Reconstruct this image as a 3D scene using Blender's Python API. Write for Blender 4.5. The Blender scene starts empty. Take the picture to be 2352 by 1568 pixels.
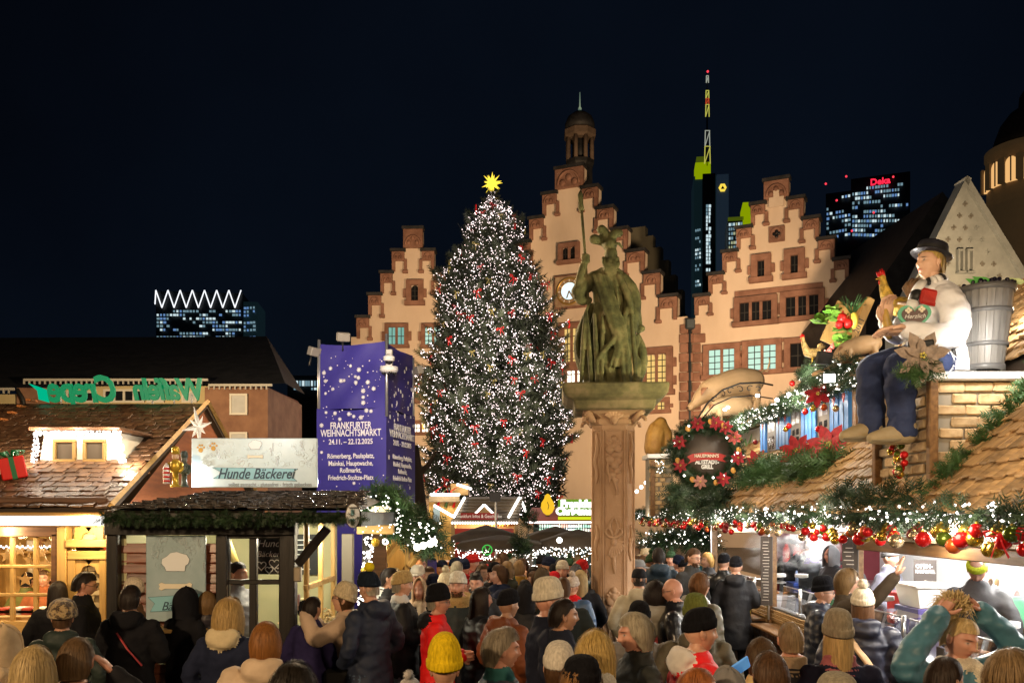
import bpy,bmesh,math,random
import numpy as np
from mathutils import Matrix,Vector,Euler
from mathutils import noise as mnoise
from mathutils.kdtree import KDTree
SC=bpy.context.scene
COL=SC.collection
R=math.radians
rnd=random.Random(7)
CAMZ,FPX,HX,HY=2.4,2026.0,1176.0,1180.0
cam=bpy.data.cameras.new("camera")
cam.sensor_width=36.0
cam.lens=31.0
cam.shift_y=0.1684
cam.clip_start=0.1
cam.clip_end=6000
cam_o=bpy.data.objects.new("camera",cam)
cam_o.location=(0,0,CAMZ)
cam_o.rotation_euler=(R(90),0,0)
COL.objects.link(cam_o)
SC.camera=cam_o
world=bpy.data.worlds.new("World")
SC.world=world
world.use_nodes=True
_n=world.node_tree.nodes
_l=world.node_tree.links
_bg=_n["Background"]
_sky=_n.new("ShaderNodeTexSky")
_sky.sky_type='NISHITA'
_sky.sun_disc=False
_sky.sun_elevation=R(-6.0)
_sky.sun_rotation=R(20)
_sky.altitude=100
_mul=_n.new("ShaderNodeMix")
_mul.data_type='RGBA'
_mul.blend_type='MULTIPLY'
_mul.inputs[0].default_value=1.0
_mul.inputs[7].default_value=(0.30,0.42,0.62,1)
_add=_n.new("ShaderNodeMix")
_add.data_type='RGBA'
_add.blend_type='ADD'
_add.inputs[0].default_value=1.0
_add.inputs[7].default_value=(0.0088,0.0160,0.0330,1)
_l.new(_sky.outputs[0],_mul.inputs[6])
_l.new(_mul.outputs[2],_add.inputs[6])
_nz=_n.new("ShaderNodeTexNoise")
_nz.inputs["Scale"].default_value=1.4
_nz.inputs["Detail"].default_value=5
_tc=_n.new("ShaderNodeTexCoord")
_l.new(_tc.outputs["Generated"],_nz.inputs["Vector"])
_mr=_n.new("ShaderNodeMapRange")
_mr.inputs[1].default_value=.3
_mr.inputs[2].default_value=.75
_mr.inputs[3].default_value=.4
_mr.inputs[4].default_value=2.0
_l.new(_nz.outputs[0],_mr.inputs[0])
_cl=_n.new("ShaderNodeVectorMath")
_cl.operation='SCALE'
_l.new(_add.outputs[2],_cl.inputs[0])
_l.new(_mr.outputs[0],_cl.inputs["Scale"])
_l.new(_cl.outputs[0],_bg.inputs[0])
_bg.inputs[1].default_value=0.105
sun=bpy.data.lights.new("moonlight",'SUN')
sun.energy=0.012
sun.angle=R(12)
sun.color=(0.75,0.85,1.0)
sun_o=bpy.data.objects.new("moonlight",sun)
sun_o.rotation_euler=(R(50),0,R(20))
COL.objects.link(sun_o)
SC.render.engine='CYCLES'
SC.view_settings.view_transform='Standard'
SC.view_settings.look='None'
SC.view_settings.exposure=0.22
SC.view_settings.gamma=1.0
SC.cycles.use_denoising=True
try:
 SC.cycles.denoiser='OPENIMAGEDENOISE'
 SC.cycles.denoising_input_passes='RGB_ALBEDO_NORMAL'
except Exception:
 pass
SC.cycles.max_bounces=5
SC.cycles.diffuse_bounces=2
SC.cycles.glossy_bounces=3
SC.cycles.transmission_bounces=4
SC.cycles.transparent_max_bounces=12
SC.cycles.volume_bounces=0
SC.cycles.sample_clamp_indirect=4.0
SC.cycles.use_light_tree=True
SC.cycles.caustics_reflective=False
SC.cycles.caustics_refractive=False
def lamp(name,loc,energy,color,radius=0.15,kind='POINT',target=None,spot=90,blend=0.6,size=1.0,sizey=None):
 l=bpy.data.lights.new(name,kind)
 l.energy=energy
 l.color=color
 if kind=='AREA':
  l.shape='RECTANGLE'
  l.size=size
  l.size_y=sizey or size
 else:
  l.shadow_soft_size=radius
 if kind=='SPOT':
  l.spot_size=R(spot)
  l.spot_blend=blend
 o=bpy.data.objects.new(name,l)
 o.location=loc
 if target is not None:
  d=Vector(target)-Vector(loc)
  o.rotation_euler=d.to_track_quat('-Z','Y').to_euler()
 COL.objects.link(o)
 return o
WARM=(1.0,0.60,0.28)
SODIUM=(1.0,0.65,0.35)
NEUTRAL=(1.0,0.86,0.68)
lamp("facade_floodlight",(-8.5,44,7),19000,SODIUM,0.4,'SPOT',(-10,74,15),84,0.8)
lamp("facade_floodlight",(12.5,40,6.5),22500,SODIUM,0.4,'SPOT',(6.5,68,17),78,0.8)
lamp("facade_floodlight",(19,30,6.5),27000,SODIUM,0.4,'SPOT',(19,62,15),75,0.8)
lamp("square_light",(-6.5,-2.0,5.4),2600,(1.0,0.68,0.38),0.25)
lamp("square_light",(4.2,-4.0,5.8),1400,(1.0,0.68,0.38),0.25)
lamp("square_light",(-1.6,13.5,6.2),1000,(1.0,0.72,0.44),0.25)  # added lamp without a fixture, gives the crowd back and top light
lamp("square_light",(-13,29,6.5),4200,(1.0,0.72,0.42),0.25)  # added lamp without a fixture, brightens the brick building
TMP=bpy.data.scenes.new("tmp")
def tmp_dg():
 with bpy.context.temp_override(scene=TMP,view_layer=TMP.view_layers[0]):
  return bpy.context.evaluated_depsgraph_get()
def P(xd,yd,d):
 return Vector(((xd-HX)*d/FPX,d,CAMZ-(yd-HY)*d/FPX))
def px(n,d):
 return n*d/FPX
def tag(o,label=None,cat=None,group=None,kind=None):
 if label:
  o["label"]=label
 if cat:
  o["category"]=cat
 if group:
  o["group"]=group
 if kind:
  o["kind"]=kind
 return o
def thing(name,label,cat,loc=(0,0,0),rotz=0.0,group=None):
 o=bpy.data.objects.new(name,None)
 o.empty_display_size=0.1
 o.location=loc
 o.rotation_euler=(0,0,rotz)
 COL.objects.link(o)
 return tag(o,label,cat,group)
def wmat(p):
 l=Matrix.LocRotScale(p.location,p.rotation_euler.to_quaternion(),p.scale)
 return(wmat(p.parent)@p.matrix_parent_inverse@l)if p.parent else l
def pinv(parent):
 return wmat(parent).inverted()
def attach(o,parent,local=False):
 if parent is not None:
  o.parent=parent
  if not local:
   o.matrix_parent_inverse=pinv(parent)
 return o
def mesh_np(name,V,F,mats,parent=None,smooth=False,mi=None,local=False):
 V=np.asarray(V,dtype=np.float32)
 F=np.asarray(F,dtype=np.int32)
 me=bpy.data.meshes.new(name)
 k=F.shape[1]
 me.vertices.add(len(V))
 me.vertices.foreach_set("co",V.ravel())
 me.loops.add(F.size)
 me.loops.foreach_set("vertex_index",F.ravel())
 me.polygons.add(len(F))
 me.polygons.foreach_set("loop_start",np.arange(0,F.size,k,dtype=np.int32))
 me.polygons.foreach_set("loop_total",np.full(len(F),k,dtype=np.int32))
 if smooth:
  me.polygons.foreach_set("use_smooth",np.ones(len(F),dtype=bool))
 if mi is not None:
  me.polygons.foreach_set("material_index",np.asarray(mi,dtype=np.int32))
 me.update(calc_edges=True)
 if not isinstance(mats,(list,tuple)):
  mats=[mats]
 for m in mats:
  me.materials.append(m)
 o=bpy.data.objects.new(name,me)
 COL.objects.link(o)
 attach(o,parent,local)
 return o
def frame(d):
 d=Vector(d).normalized()
 up=Vector((0,0,1))if abs(d.z)<0.95 else Vector((0,1,0))
 a=d.cross(up).normalized()
 b=a.cross(d).normalized()
 return a,b
class MB:
 def __init__(self):
  self.V=[]
  self.F=[]
  self.MI=[]
  self.S=[]
 def add(self,vs,fs,M=None,mi=0,sm=False):
  o=len(self.V)
  if M is not None:
   vs=[M@Vector(v)for v in vs]
  self.V.extend([tuple(v)for v in vs])
  for f in fs:
   self.F.append([i+o for i in f])
   self.MI.append(mi)
   self.S.append(sm)
  return self
 def box(self,c,s,M=None,mi=0,ch=0.0):
  x,y,z=c
  a,b,d=s[0]/2,s[1]/2,s[2]/2
  if ch<=0:
   vs=[(x+i*a,y+j*b,z+k*d)for k in(-1,1)for j in(-1,1)for i in(-1,1)]
   fs=[(0,2,3,1),(4,5,7,6),(0,1,5,4),(2,6,7,3),(0,4,6,2),(1,3,7,5)]
   return self.add(vs,fs,M,mi)
  vs=[]
  idx={}
  for k in(-1,1):
   for j in(-1,1):
    for i in(-1,1):
     for ax in range(3):
      q=[i*a,j*b,k*d]
      for t in range(3):
       if t!=ax:
        q[t]-=(i,j,k)[t]*ch
      idx[(i,j,k,ax)]=len(vs)
      vs.append((x+q[0],y+q[1],z+q[2]))
  fs=[]
  for ax in range(3):
   for sg in(-1,1):
    u,v=[(1,2),(2,0),(0,1)][ax]
    ring=[]
    for(p,q)in((-1,-1),(1,-1),(1,1),(-1,1)):
     t=[0,0,0]
     t[ax]=sg
     t[u]=p
     t[v]=q
     ring.append(idx[(t[0],t[1],t[2],ax)])
    fs.append(ring if sg>0 else ring[::-1])
  for ax in range(3):
   u,v=[(1,2),(2,0),(0,1)][ax]
   for p in(-1,1):
    for q in(-1,1):
     def g(e,w):
      t=[0,0,0]
      t[ax]=e
      t[u]=p
      t[v]=q
      return idx[(t[0],t[1],t[2],w)]
     f=[g(-1,u),g(1,u),g(1,v),g(-1,v)]
     fs.append(f if p*q>0 else f[::-1])
  for k in(-1,1):
   for j in(-1,1):
    for i in(-1,1):
     f=[idx[(i,j,k,0)],idx[(i,j,k,1)],idx[(i,j,k,2)]]
     fs.append(f if i*j*k>0 else f[::-1])
  return self.add(vs,fs,M,mi)
 def loft(self,rings,M=None,mi=0,caps=True,sm=True,closed=True):
  n=len(rings[0])
  vs=[v for r in rings for v in r]
  fs=[]
  for i in range(len(rings)-1):
   for j in range(n if closed else n-1):
    k=(j+1)%n
    fs.append((i*n+j,i*n+k,(i+1)*n+k,(i+1)*n+j))
  if caps:
   fs.append(tuple(range(n))[::-1])
   fs.append(tuple(range((len(rings)-1)*n,len(rings)*n)))
  return self.add(vs,fs,M,mi,sm)
 def tube(self,pts,radii,n=8,M=None,mi=0,caps=True,sm=True,flat=1.0):
  pts=[Vector(p)for p in pts]
  if not isinstance(radii,(list,tuple)):
   radii=[radii]*len(pts)
  rings=[]
  pa=None
  for i,p in enumerate(pts):
   d=(pts[min(i+1,len(pts)-1)]-pts[max(i-1,0)])
   if d.length<1e-9:
    d=Vector((0,0,1))
   d.normalize()
   if pa is None:
    a,b=frame(d)
   else:
    a=(pa-d*pa.dot(d))
    if a.length<1e-6:
     a,b=frame(d)
    a.normalize()
    b=d.cross(a).normalized()*-1
   b=a.cross(d).normalized()
   pa=a
   r=radii[i]
   rings.append([p+a*(math.cos(2*math.pi*j/n)*r)+b*(math.sin(2*math.pi*j/n)*r*flat)for j in range(n)])
  return self.loft(rings,M,mi,caps,sm)
 def lathe(self,prof,n=16,M=None,mi=0,sm=True,caps=True):
  rings=[[(r*math.cos(2*math.pi*j/n),r*math.sin(2*math.pi*j/n),z)for j in range(n)]for r,z in prof]
  return self.loft(rings,M,mi,caps,sm)
 def sphere(self,c,r,nu=12,nv=8,M=None,mi=0):
  if not isinstance(r,(tuple,list)):
   r=(r,r,r)
  rings=[]
  for i in range(1,nv):
   t=math.pi*i/nv
   rings.append([(c[0]+r[0]*math.sin(t)*math.cos(2*math.pi*j/nu),c[1]+r[1]*math.sin(t)*math.sin(2*math.pi*j/nu),c[2]-r[2]*math.cos(t))for j in range(nu)])
  vs=[v for q in rings for v in q]+[(c[0],c[1],c[2]-r[2]),(c[0],c[1],c[2]+r[2])]
  fs=[]
  for i in range(len(rings)-1):
   for j in range(nu):
    k=(j+1)%nu
    fs.append((i*nu+j,i*nu+k,(i+1)*nu+k,(i+1)*nu+j))
  b,t=len(vs)-2,len(vs)-1
  for j in range(nu):
   k=(j+1)%nu
   fs.append((b,k,j))
   fs.append((t,(nv-2)*nu+j,(nv-2)*nu+k))
  return self.add(vs,fs,M,mi,True)
 def prism(self,pts,y0,y1,M=None,mi=0,sm=False):
  n=len(pts)
  vs=[(p[0],y0,p[1])for p in pts]+[(p[0],y1,p[1])for p in pts]
  fs=[tuple(range(n)),tuple(range(n,2*n))[::-1]]
  for i in range(n):
   j=(i+1)%n
   fs.append((i,i+n,j+n,j))
  return self.add(vs,fs,M,mi,sm)
 def build(self,name,mats,parent=None,local=False,fix=False):
  me=bpy.data.meshes.new(name)
  me.from_pydata(self.V,[],self.F)
  if not isinstance(mats,(list,tuple)):
   mats=[mats]
  for m in mats:
   me.materials.append(m)
  me.polygons.foreach_set("material_index",self.MI)
  me.polygons.foreach_set("use_smooth",self.S)
  if fix:
   bm=bmesh.new()
   bm.from_mesh(me)
   bmesh.ops.recalc_face_normals(bm,faces=bm.faces)
   bm.to_mesh(me)
   bm.free()
  me.update()
  o=bpy.data.objects.new(name,me)
  COL.objects.link(o)
  attach(o,parent,local)
  return o
def obj_from(name,me,M,parent=None,mat=None,sub=False):
 o=bpy.data.objects.new(name,me)
 COL.objects.link(o)
 o.matrix_local=M
 if parent is not None:
  o.parent=parent
  o.matrix_parent_inverse=pinv(parent)
 if mat is not None:
  o.material_slots[0].link='OBJECT'
  o.material_slots[0].material=mat
 return o
def copy_tree(o,parent=None):
 c=o.copy()
 COL.objects.link(c)
 if parent is not None:
  c.parent=parent
 for ch in list(o.children):
  copy_tree(ch,c)
 return c
_mats={}
def mat(name,c=(0.5,0.5,0.5),c2=None,rough=0.6,scale=8.0,bump=0.0,bscale=None,metal=0.0,em=0.0,emc=None,rnd_amt=0.0,stretch=(1,1,1),spec=0.5,detail=4.0,contrast=(0.35,0.65),trans=0.0,coat=0.0,wave=None,c3=None,alpha=1.0,ior=1.45,sheen=0.0,noem=False,rough2=None,sss=0.0):
 if name in _mats:
  return _mats[name]
 m=bpy.data.materials.new(name)
 m.use_nodes=True
 nt=m.node_tree
 N,L=nt.nodes,nt.links
 b=N["Principled BSDF"]
 b.inputs["Roughness"].default_value=rough
 b.inputs["Metallic"].default_value=metal
 b.inputs["Specular IOR Level"].default_value=spec
 b.inputs["IOR"].default_value=ior
 b.inputs["Transmission Weight"].default_value=trans
 b.inputs["Coat Weight"].default_value=coat
 b.inputs["Sheen Weight"].default_value=sheen
 b.inputs["Alpha"].default_value=alpha
 b.inputs["Base Color"].default_value=(*c,1)
 if em>0:
  b.inputs["Emission Color"].default_value=(*(emc or c),1)
  b.inputs["Emission Strength"].default_value=em
  if noem:
   m.cycles.emission_sampling='NONE'
 need=c2 is not None or bump>0 or wave
 col=None
 if need:
  tc=N.new("ShaderNodeTexCoord")
  mp=N.new("ShaderNodeMapping")
  mp.inputs["Scale"].default_value=stretch
  L.new(tc.outputs["Object"],mp.inputs[0])
  nz=N.new("ShaderNodeTexNoise")
  nz.inputs["Scale"].default_value=scale
  nz.inputs["Detail"].default_value=detail
  nz.inputs["Roughness"].default_value=0.6
  L.new(mp.outputs[0],nz.inputs["Vector"])
  if c2 is not None:
   cr=N.new("ShaderNodeValToRGB")
   cr.color_ramp.elements[0].position=contrast[0]
   cr.color_ramp.elements[1].position=contrast[1]
   cr.color_ramp.elements[0].color=(*c,1)
   cr.color_ramp.elements[1].color=(*c2,1)
   if c3 is not None:
    e=cr.color_ramp.elements.new(0.5*(contrast[0]+contrast[1]))
    e.color=(*c3,1)
   L.new(nz.outputs[0],cr.inputs[0])
   col=cr.outputs[0]
   L.new(col,b.inputs["Base Color"])
  if rough2 is not None:
   mr=N.new("ShaderNodeMapRange")
   mr.inputs[1].default_value=0.3
   mr.inputs[2].default_value=0.7
   mr.inputs[3].default_value=rough
   mr.inputs[4].default_value=rough2
   L.new(nz.outputs[0],mr.inputs[0])
   L.new(mr.outputs[0],b.inputs["Roughness"])
  if bump>0:
   bp=N.new("ShaderNodeBump")
   bp.inputs["Strength"].default_value=min(1.0,bump)
   bp.inputs["Distance"].default_value=0.02*max(1.0,bump)
   src=nz.outputs[0]
   if bscale:
    n2=N.new("ShaderNodeTexNoise")
    n2 .inputs["Scale"].default_value=bscale
    n2 .inputs["Detail"].default_value=3.0
    L.new(mp.outputs[0],n2 .inputs["Vector"])
    src=n2 .outputs[0]
   if wave:
    wv=N.new("ShaderNodeTexWave")
    wv.wave_type='BANDS'
    wv.bands_direction=wave[0]
    wv.inputs["Scale"].default_value=wave[1]
    wv.inputs["Distortion"].default_value=wave[2]
    wv.inputs["Detail"].default_value=2
    wv.inputs["Detail Scale"].default_value=1.0
    L.new(mp.outputs[0],wv.inputs["Vector"])
    mx=N.new("ShaderNodeMath")
    mx.operation='MULTIPLY_ADD'
    mx.inputs[1].default_value=wave[3]
    L.new(wv.outputs["Fac"],mx.inputs[0])
    L.new(src,mx.inputs[2])
    src=mx.outputs[0]
   L.new(src,bp.inputs["Height"])
   L.new(bp.outputs[0],b.inputs["Normal"])
 if rnd_amt>0:
  oi=N.new("ShaderNodeObjectInfo")
  hs=N.new("ShaderNodeHueSaturation")
  mr=N.new("ShaderNodeMapRange")
  mr.inputs[3].default_value=1-rnd_amt
  mr.inputs[4].default_value=1+rnd_amt
  L.new(oi.outputs["Random"],mr.inputs[0])
  L.new(mr.outputs[0],hs.inputs["Value"])
  if col is not None:
   L.new(col,hs.inputs["Color"])
  else:
   hs.inputs["Color"].default_value=(*c,1)
  L.new(hs.outputs[0],b.inputs["Base Color"])
 _mats[name]=m
 return m
def emat(name,c,s,sample=False):
 if name in _mats:
  return _mats[name]
 m=bpy.data.materials.new(name)
 m.use_nodes=True
 nt=m.node_tree
 nt.nodes.remove(nt.nodes["Principled BSDF"])
 e=nt.nodes.new("ShaderNodeEmission")
 e.inputs[0].default_value=(*c,1)
 e.inputs[1].default_value=s
 nt.links.new(e.outputs[0],nt.nodes["Material Output"].inputs[0])
 if not sample:
  m.cycles.emission_sampling='NONE'
 _mats[name]=m
 return m
def glass(name,tint=(1,1,1),rough=0.02,a=0.12):
 if name in _mats:
  return _mats[name]
 m=bpy.data.materials.new(name)
 m.use_nodes=True
 nt=m.node_tree
 N,L=nt.nodes,nt.links
 N.remove(N["Principled BSDF"])
 t=N.new("ShaderNodeBsdfTransparent")
 t.inputs[0].default_value=(*tint,1)
 g=N.new("ShaderNodeBsdfGlossy")
 g.inputs["Roughness"].default_value=rough
 mx=N.new("ShaderNodeMixShader")
 fr=N.new("ShaderNodeFresnel")
 fr.inputs[0].default_value=1.45
 ad=N.new("ShaderNodeMath")
 ad.operation='MULTIPLY'
 ad.inputs[1].default_value=0.55
 L.new(fr.outputs[0],ad.inputs[0])
 L.new(ad.outputs[0],mx.inputs[0])
 L.new(t.outputs[0],mx.inputs[1])
 L.new(g.outputs[0],mx.inputs[2])
 L.new(mx.outputs[0],N["Material Output"].inputs[0])
 _mats[name]=m
 return m
_dg=None
def text(body,size,M,m,parent,name="lettering",ext=0.004,align='CENTER',xs=1.0,shear=0.0,bold=0.0,space=1.0):
 cu=bpy.data.curves.new("tmp_text",'FONT')
 cu.body=body
 cu.size=size
 cu.align_x=align
 cu.align_y='CENTER'
 cu.extrude=ext
 cu.shear=shear
 cu.offset=bold
 cu.space_character=space
 cu.resolution_u=3
 o=bpy.data.objects.new("tmp_text",cu)
 TMP.collection.objects.link(o)
 dg=tmp_dg()
 me=bpy.data.meshes.new_from_object(o.evaluated_get(dg))
 bpy.data.objects.remove(o)
 bpy.data.curves.remove(cu)
 me.transform(M@Matrix.Diagonal((xs,1,1,1)))
 me.materials.clear()
 me.materials.append(m)
 me.name=name
 r=bpy.data.objects.new(name,me)
 COL.objects.link(r)
 attach(r,parent)
 return r
def TM(loc,facing=0.0):
 return Matrix.Translation(loc)@Matrix.Rotation(facing,4,'Z')@Matrix.Rotation(R(90),4,'X')
def face_axes(n):
 return Vector(n).to_track_quat('Z','Y').to_matrix().to_4x4()
def pieces(parent,name,mesh_list,placements,m,limit=300,stuff_name=None,order=None):
 cp=Vector((0,0,CAMZ))
 pl=sorted(placements,key=lambda p:(p[0].translation-cp).length)if order is None else sorted(placements,key=order)
 for M,k in pl[:limit]:
  obj_from(name,mesh_list[k],M,parent)
 rest=pl[limit:]
 if rest:
  mb=MB()
  for M,k in rest:
   me=mesh_list[k]
   mb.add([v.co for v in me.vertices],[list(p.vertices)for p in me.polygons],M)
  o=mb.build(stuff_name or(name+"_field"),m,parent)
  o["kind"]="stuff"
def box_mesh(name,s,m,ch=0.0,jitter=0.0,seed=0):
 mb=MB().box((0,0,0),s,ch=ch)
 r=random.Random(seed)
 if jitter:
  mb.V=[tuple(c+r.uniform(-jitter,jitter)for c in v)for v in mb.V]
 me=bpy.data.meshes.new(name)
 me.from_pydata(mb.V,[],mb.F)
 me.materials.append(m)
 me.update()
 return me
def rand_rot(n,rg):
 q=rg.normal(size=(n,4))
 q/=np.linalg.norm(q,axis=1)[:,None]
 w,x,y,z=q.T
 return np.stack([np.stack([1-2*(y*y+z*z),2*(x*y-z*w),2*(x*z+y*w)],-1),np.stack([2*(x*y+z*w),1-2*(x*x+z*z),2*(y*z-x*w)],-1),np.stack([2*(x*z-y*w),2*(y*z+x*w),1-2*(x*x+y*y)],-1)],1)
def dir_rot(D,rg):
 D=D/np.linalg.norm(D,axis=1)[:,None]
 T=rg.normal(size=D.shape)
 B=np.cross(D,T)
 B/=np.linalg.norm(B,axis=1)[:,None]+1e-9
 C=np.cross(D,B)
 return np.stack([D,B,C],-1)
def sprig_template(n=7,length=1.0,w=0.10,spread=0.42):
 V=[]
 F=[]
 def blade(a,b,ww):
  a=np.array(a)
  b=np.array(b)
  d=b-a
  s=np.cross(d,[0.1,0.2,1.0])
  s=s/(np.linalg.norm(s)+1e-9)*ww
  k=len(V)
  V.extend([a-s,a+s,b])
  F.append((k,k+1,k+2))
 blade((0,0,0),(length,0,0),w*0.5)
 for i in range(n):
  t=(i+0.5)/n*length*0.85
  L=length*spread*(1-0.55*i/n)
  for s in(-1,1):
   z=0.25*L*(1 if(i+s)%2 else-0.6)
   blade((t,0,0),(t+L*0.75,s*L*0.8,z),w*(0.9-0.3*i/n))
 return np.array(V),np.array(F)
def scatter(tv,tf,pos,rot,scale):
 n=len(pos)
 V=np.einsum('nij,kj->nki',rot,tv)*np.asarray(scale)[:,None,None]+pos[:,None,:]
 F=tf[None]+(np.arange(n)*len(tv))[:,None,None]
 return V.reshape(-1,3),F.reshape(-1,tf.shape[1])
OCT_V=np.array([(1,0,0),(-1,0,0),(0,1,0),(0,-1,0),(0,0,1),(0,0,-1)],dtype=float)
OCT_F=np.array([(0,2,4),(2,1,4),(1,3,4),(3,0,4),(2,0,5),(1,2,5),(3,1,5),(0,3,5)])
def bulbs(name,pos,rad,m,parent):
 rg=np.random.default_rng(3)
 V,F=scatter(OCT_V,OCT_F,pos,rand_rot(len(pos),rg),rad)
 o=mesh_np(name,V,F,m,parent)
 o["kind"]="stuff"
 return o
def ico_mesh(name,r,m,sub=2):
 bm=bmesh.new()
 bmesh.ops.create_icosphere(bm,subdivisions=sub,radius=r)
 for f in bm.faces:
  f.smooth=True
 me=bpy.data.meshes.new(name)
 bm.to_mesh(me)
 bm.free()
 me.materials.append(m)
 return me
 # ground
M_cobble=mat("cobble_ground",(0.05,0.045,0.042),(0.11,0.10,0.09),rough=0.35,rough2=0.7,scale=9,bump=0.5,bscale=14)
g=MB()
g.add([(-400,-60,0),(400,-60,0),(400,900,0),(-400,900,0)],[(0,1,2,3)])
ground=g.build("ground",M_cobble)
ground["kind"]="structure"
M_sett=mat("sett_stone",(0.07,0.062,0.058),(0.15,0.13,0.12),rough=0.4,scale=14,bump=0.3,rnd_amt=0.35)
sett=[box_mesh("sett",(0.185,0.125,0.03),M_sett,0.012,0.004,i)for i in range(3)]
pl=[]
for j in range(26):
 for i in range(11):
  y=5.2+j*0.14
  x=-2.75+i*0.2+(0.1 if j%2 else 0)
  pl.append((Matrix.Translation((x,y,0.012+rnd.uniform(-.004,.004)))@Matrix.Rotation(rnd.uniform(-.04,.04),4,'Z'),rnd.randrange(3)))
pieces(ground,"sett",sett,pl,M_sett,290)
# town hall
M_plaster=mat("pink_plaster",(0.53,0.43,0.34),(0.66,0.55,0.45),rough=0.9,scale=0.55,bump=0.25,bscale=5,detail=9,stretch=(1,1,.4),contrast=(.2,.75))
M_sand=mat("red_sandstone",(0.17,0.085,0.060),(0.27,0.145,0.105),rough=0.85,scale=1.3,bump=0.4,bscale=5,rnd_amt=0.12)
M_slate=mat("slate_roof",(0.012,0.013,0.015),(0.03,0.03,0.033),rough=0.6,scale=2)
M_darkpane=mat("dark_pane",(0.012,0.013,0.016),rough=0.12)
M_lead=mat("window_lead",(0.02,0.02,0.02),rough=0.5)
M_teal=mat("pane_teal_lit",(0.05,0.1,0.1),em=0.55,emc=(0.18,0.55,0.50),c2=(0.1,0.2,0.2),scale=3,noem=True)
M_tealb=mat("pane_pale_lit",(0.1,0.15,0.15),em=0.75,emc=(0.50,0.85,0.72),noem=True)
M_yel=mat("pane_yellow_lit",(0.2,0.15,0.05),em=0.62,emc=(0.95,0.66,0.22),noem=True)
M_whitelit=mat("pane_bright_lit",(0.6,0.6,0.6),em=1.5,emc=(1.0,0.93,0.78),noem=True)
class Plane:
 def __init__(self,xd,d,rot):
  self.o=Vector(((xd-HX)*d/FPX,d,0))
  self.s=Vector((math.cos(rot),-math.sin(rot),0))
  self.n=Vector((-math.sin(rot),-math.cos(rot),0))
  self.M=Matrix(((self.s.x,-self.n.x,0,self.o.x),(self.s.y,-self.n.y,0,self.o.y),(0,0,1,0),(0,0,0,1)))
 def __call__(self,xd,yd):
  d=Vector(((xd-HX)/FPX,1,-(yd-HY)/FPX))
  c=Vector((0,0,CAMZ))
  t=(self.o-c).dot(self.n)/d.dot(self.n)
  p=c+d*t-self.o
  return p.dot(self.s),p.z
def window(h,F,x0,y0,x1,y1,cols,pane,rows=3,quoin=True,arch=False,depth=0.25,bw=0.32,stone=None):
 s0,z1=F(x0,y0)
 s1,zb=F(x1,y1)
 s0b,z0=F(x0,y1)
 s1=F(x1,y0)[0]
 w,hh=s1-s0,z1-z0
 f=MB()
 M=F.M
 f.box((s0-bw/2,-0.10,z0+hh/2),(bw,0.34,hh),M)
 f.box((s1+bw/2,-0.10,z0+hh/2),(bw,0.34,hh),M)
 f.box(((s0+s1)/2,-0.05,z1+bw/2),(w+2*bw,0.38,bw),M)
 f.box(((s0+s1)/2,-0.13,z0-bw*0.4),(w+2.6*bw,0.46,bw*0.8),M)
 if quoin:
  k=max(1,int(hh/0.9))
  for i in range(k):
   zc=z0+(i+0.5)*hh/k
   for sg,e in((-1,s0),(1,s1)):
    f.box((e+sg*(bw+0.12),-0.045,zc),(0.26,0.2,hh/k*0.5),M)
 lw=w/cols
 for i in range(1,cols):
  f.box((s0+i*lw,-0.02,z0+hh/2),(0.2,0.18,hh),M)
 wo=f.build("window",stone or M_sand,h)
 for i in range(cols):
  a,b=s0+i*lw+(0.1 if i else 0),s0+(i+1)*lw-(0.1 if i<cols-1 else 0)
  p=MB()
  pts=[(a,z0),(b,z0),(b,z1),(a,z1)]
  if arch:
   m_=(a+b)/2
   pts=[(a,z0),(b,z0),(b,z1-lw*0.45),((m_+b)/2+lw*.12,z1-lw*.15),(m_,z1),((m_+a)/2-lw*.12,z1-lw*.15),(a,z1-lw*0.45)]
  p.prism(pts,0.01,0.03,M)
  po=p.build("pane",pane,wo)
  q=MB()
  for r_ in range(1,rows):
   q.box(((a+b)/2,-0.005,z0+hh*r_/rows),(b-a,0.03,0.06),M)
  q.box(((a+b)/2,-0.006,z0+hh/2),(0.06,0.03,hh),M)
  if rows>1:
   q.build("glazing_bar",M_lead,wo)
 return wo
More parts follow.
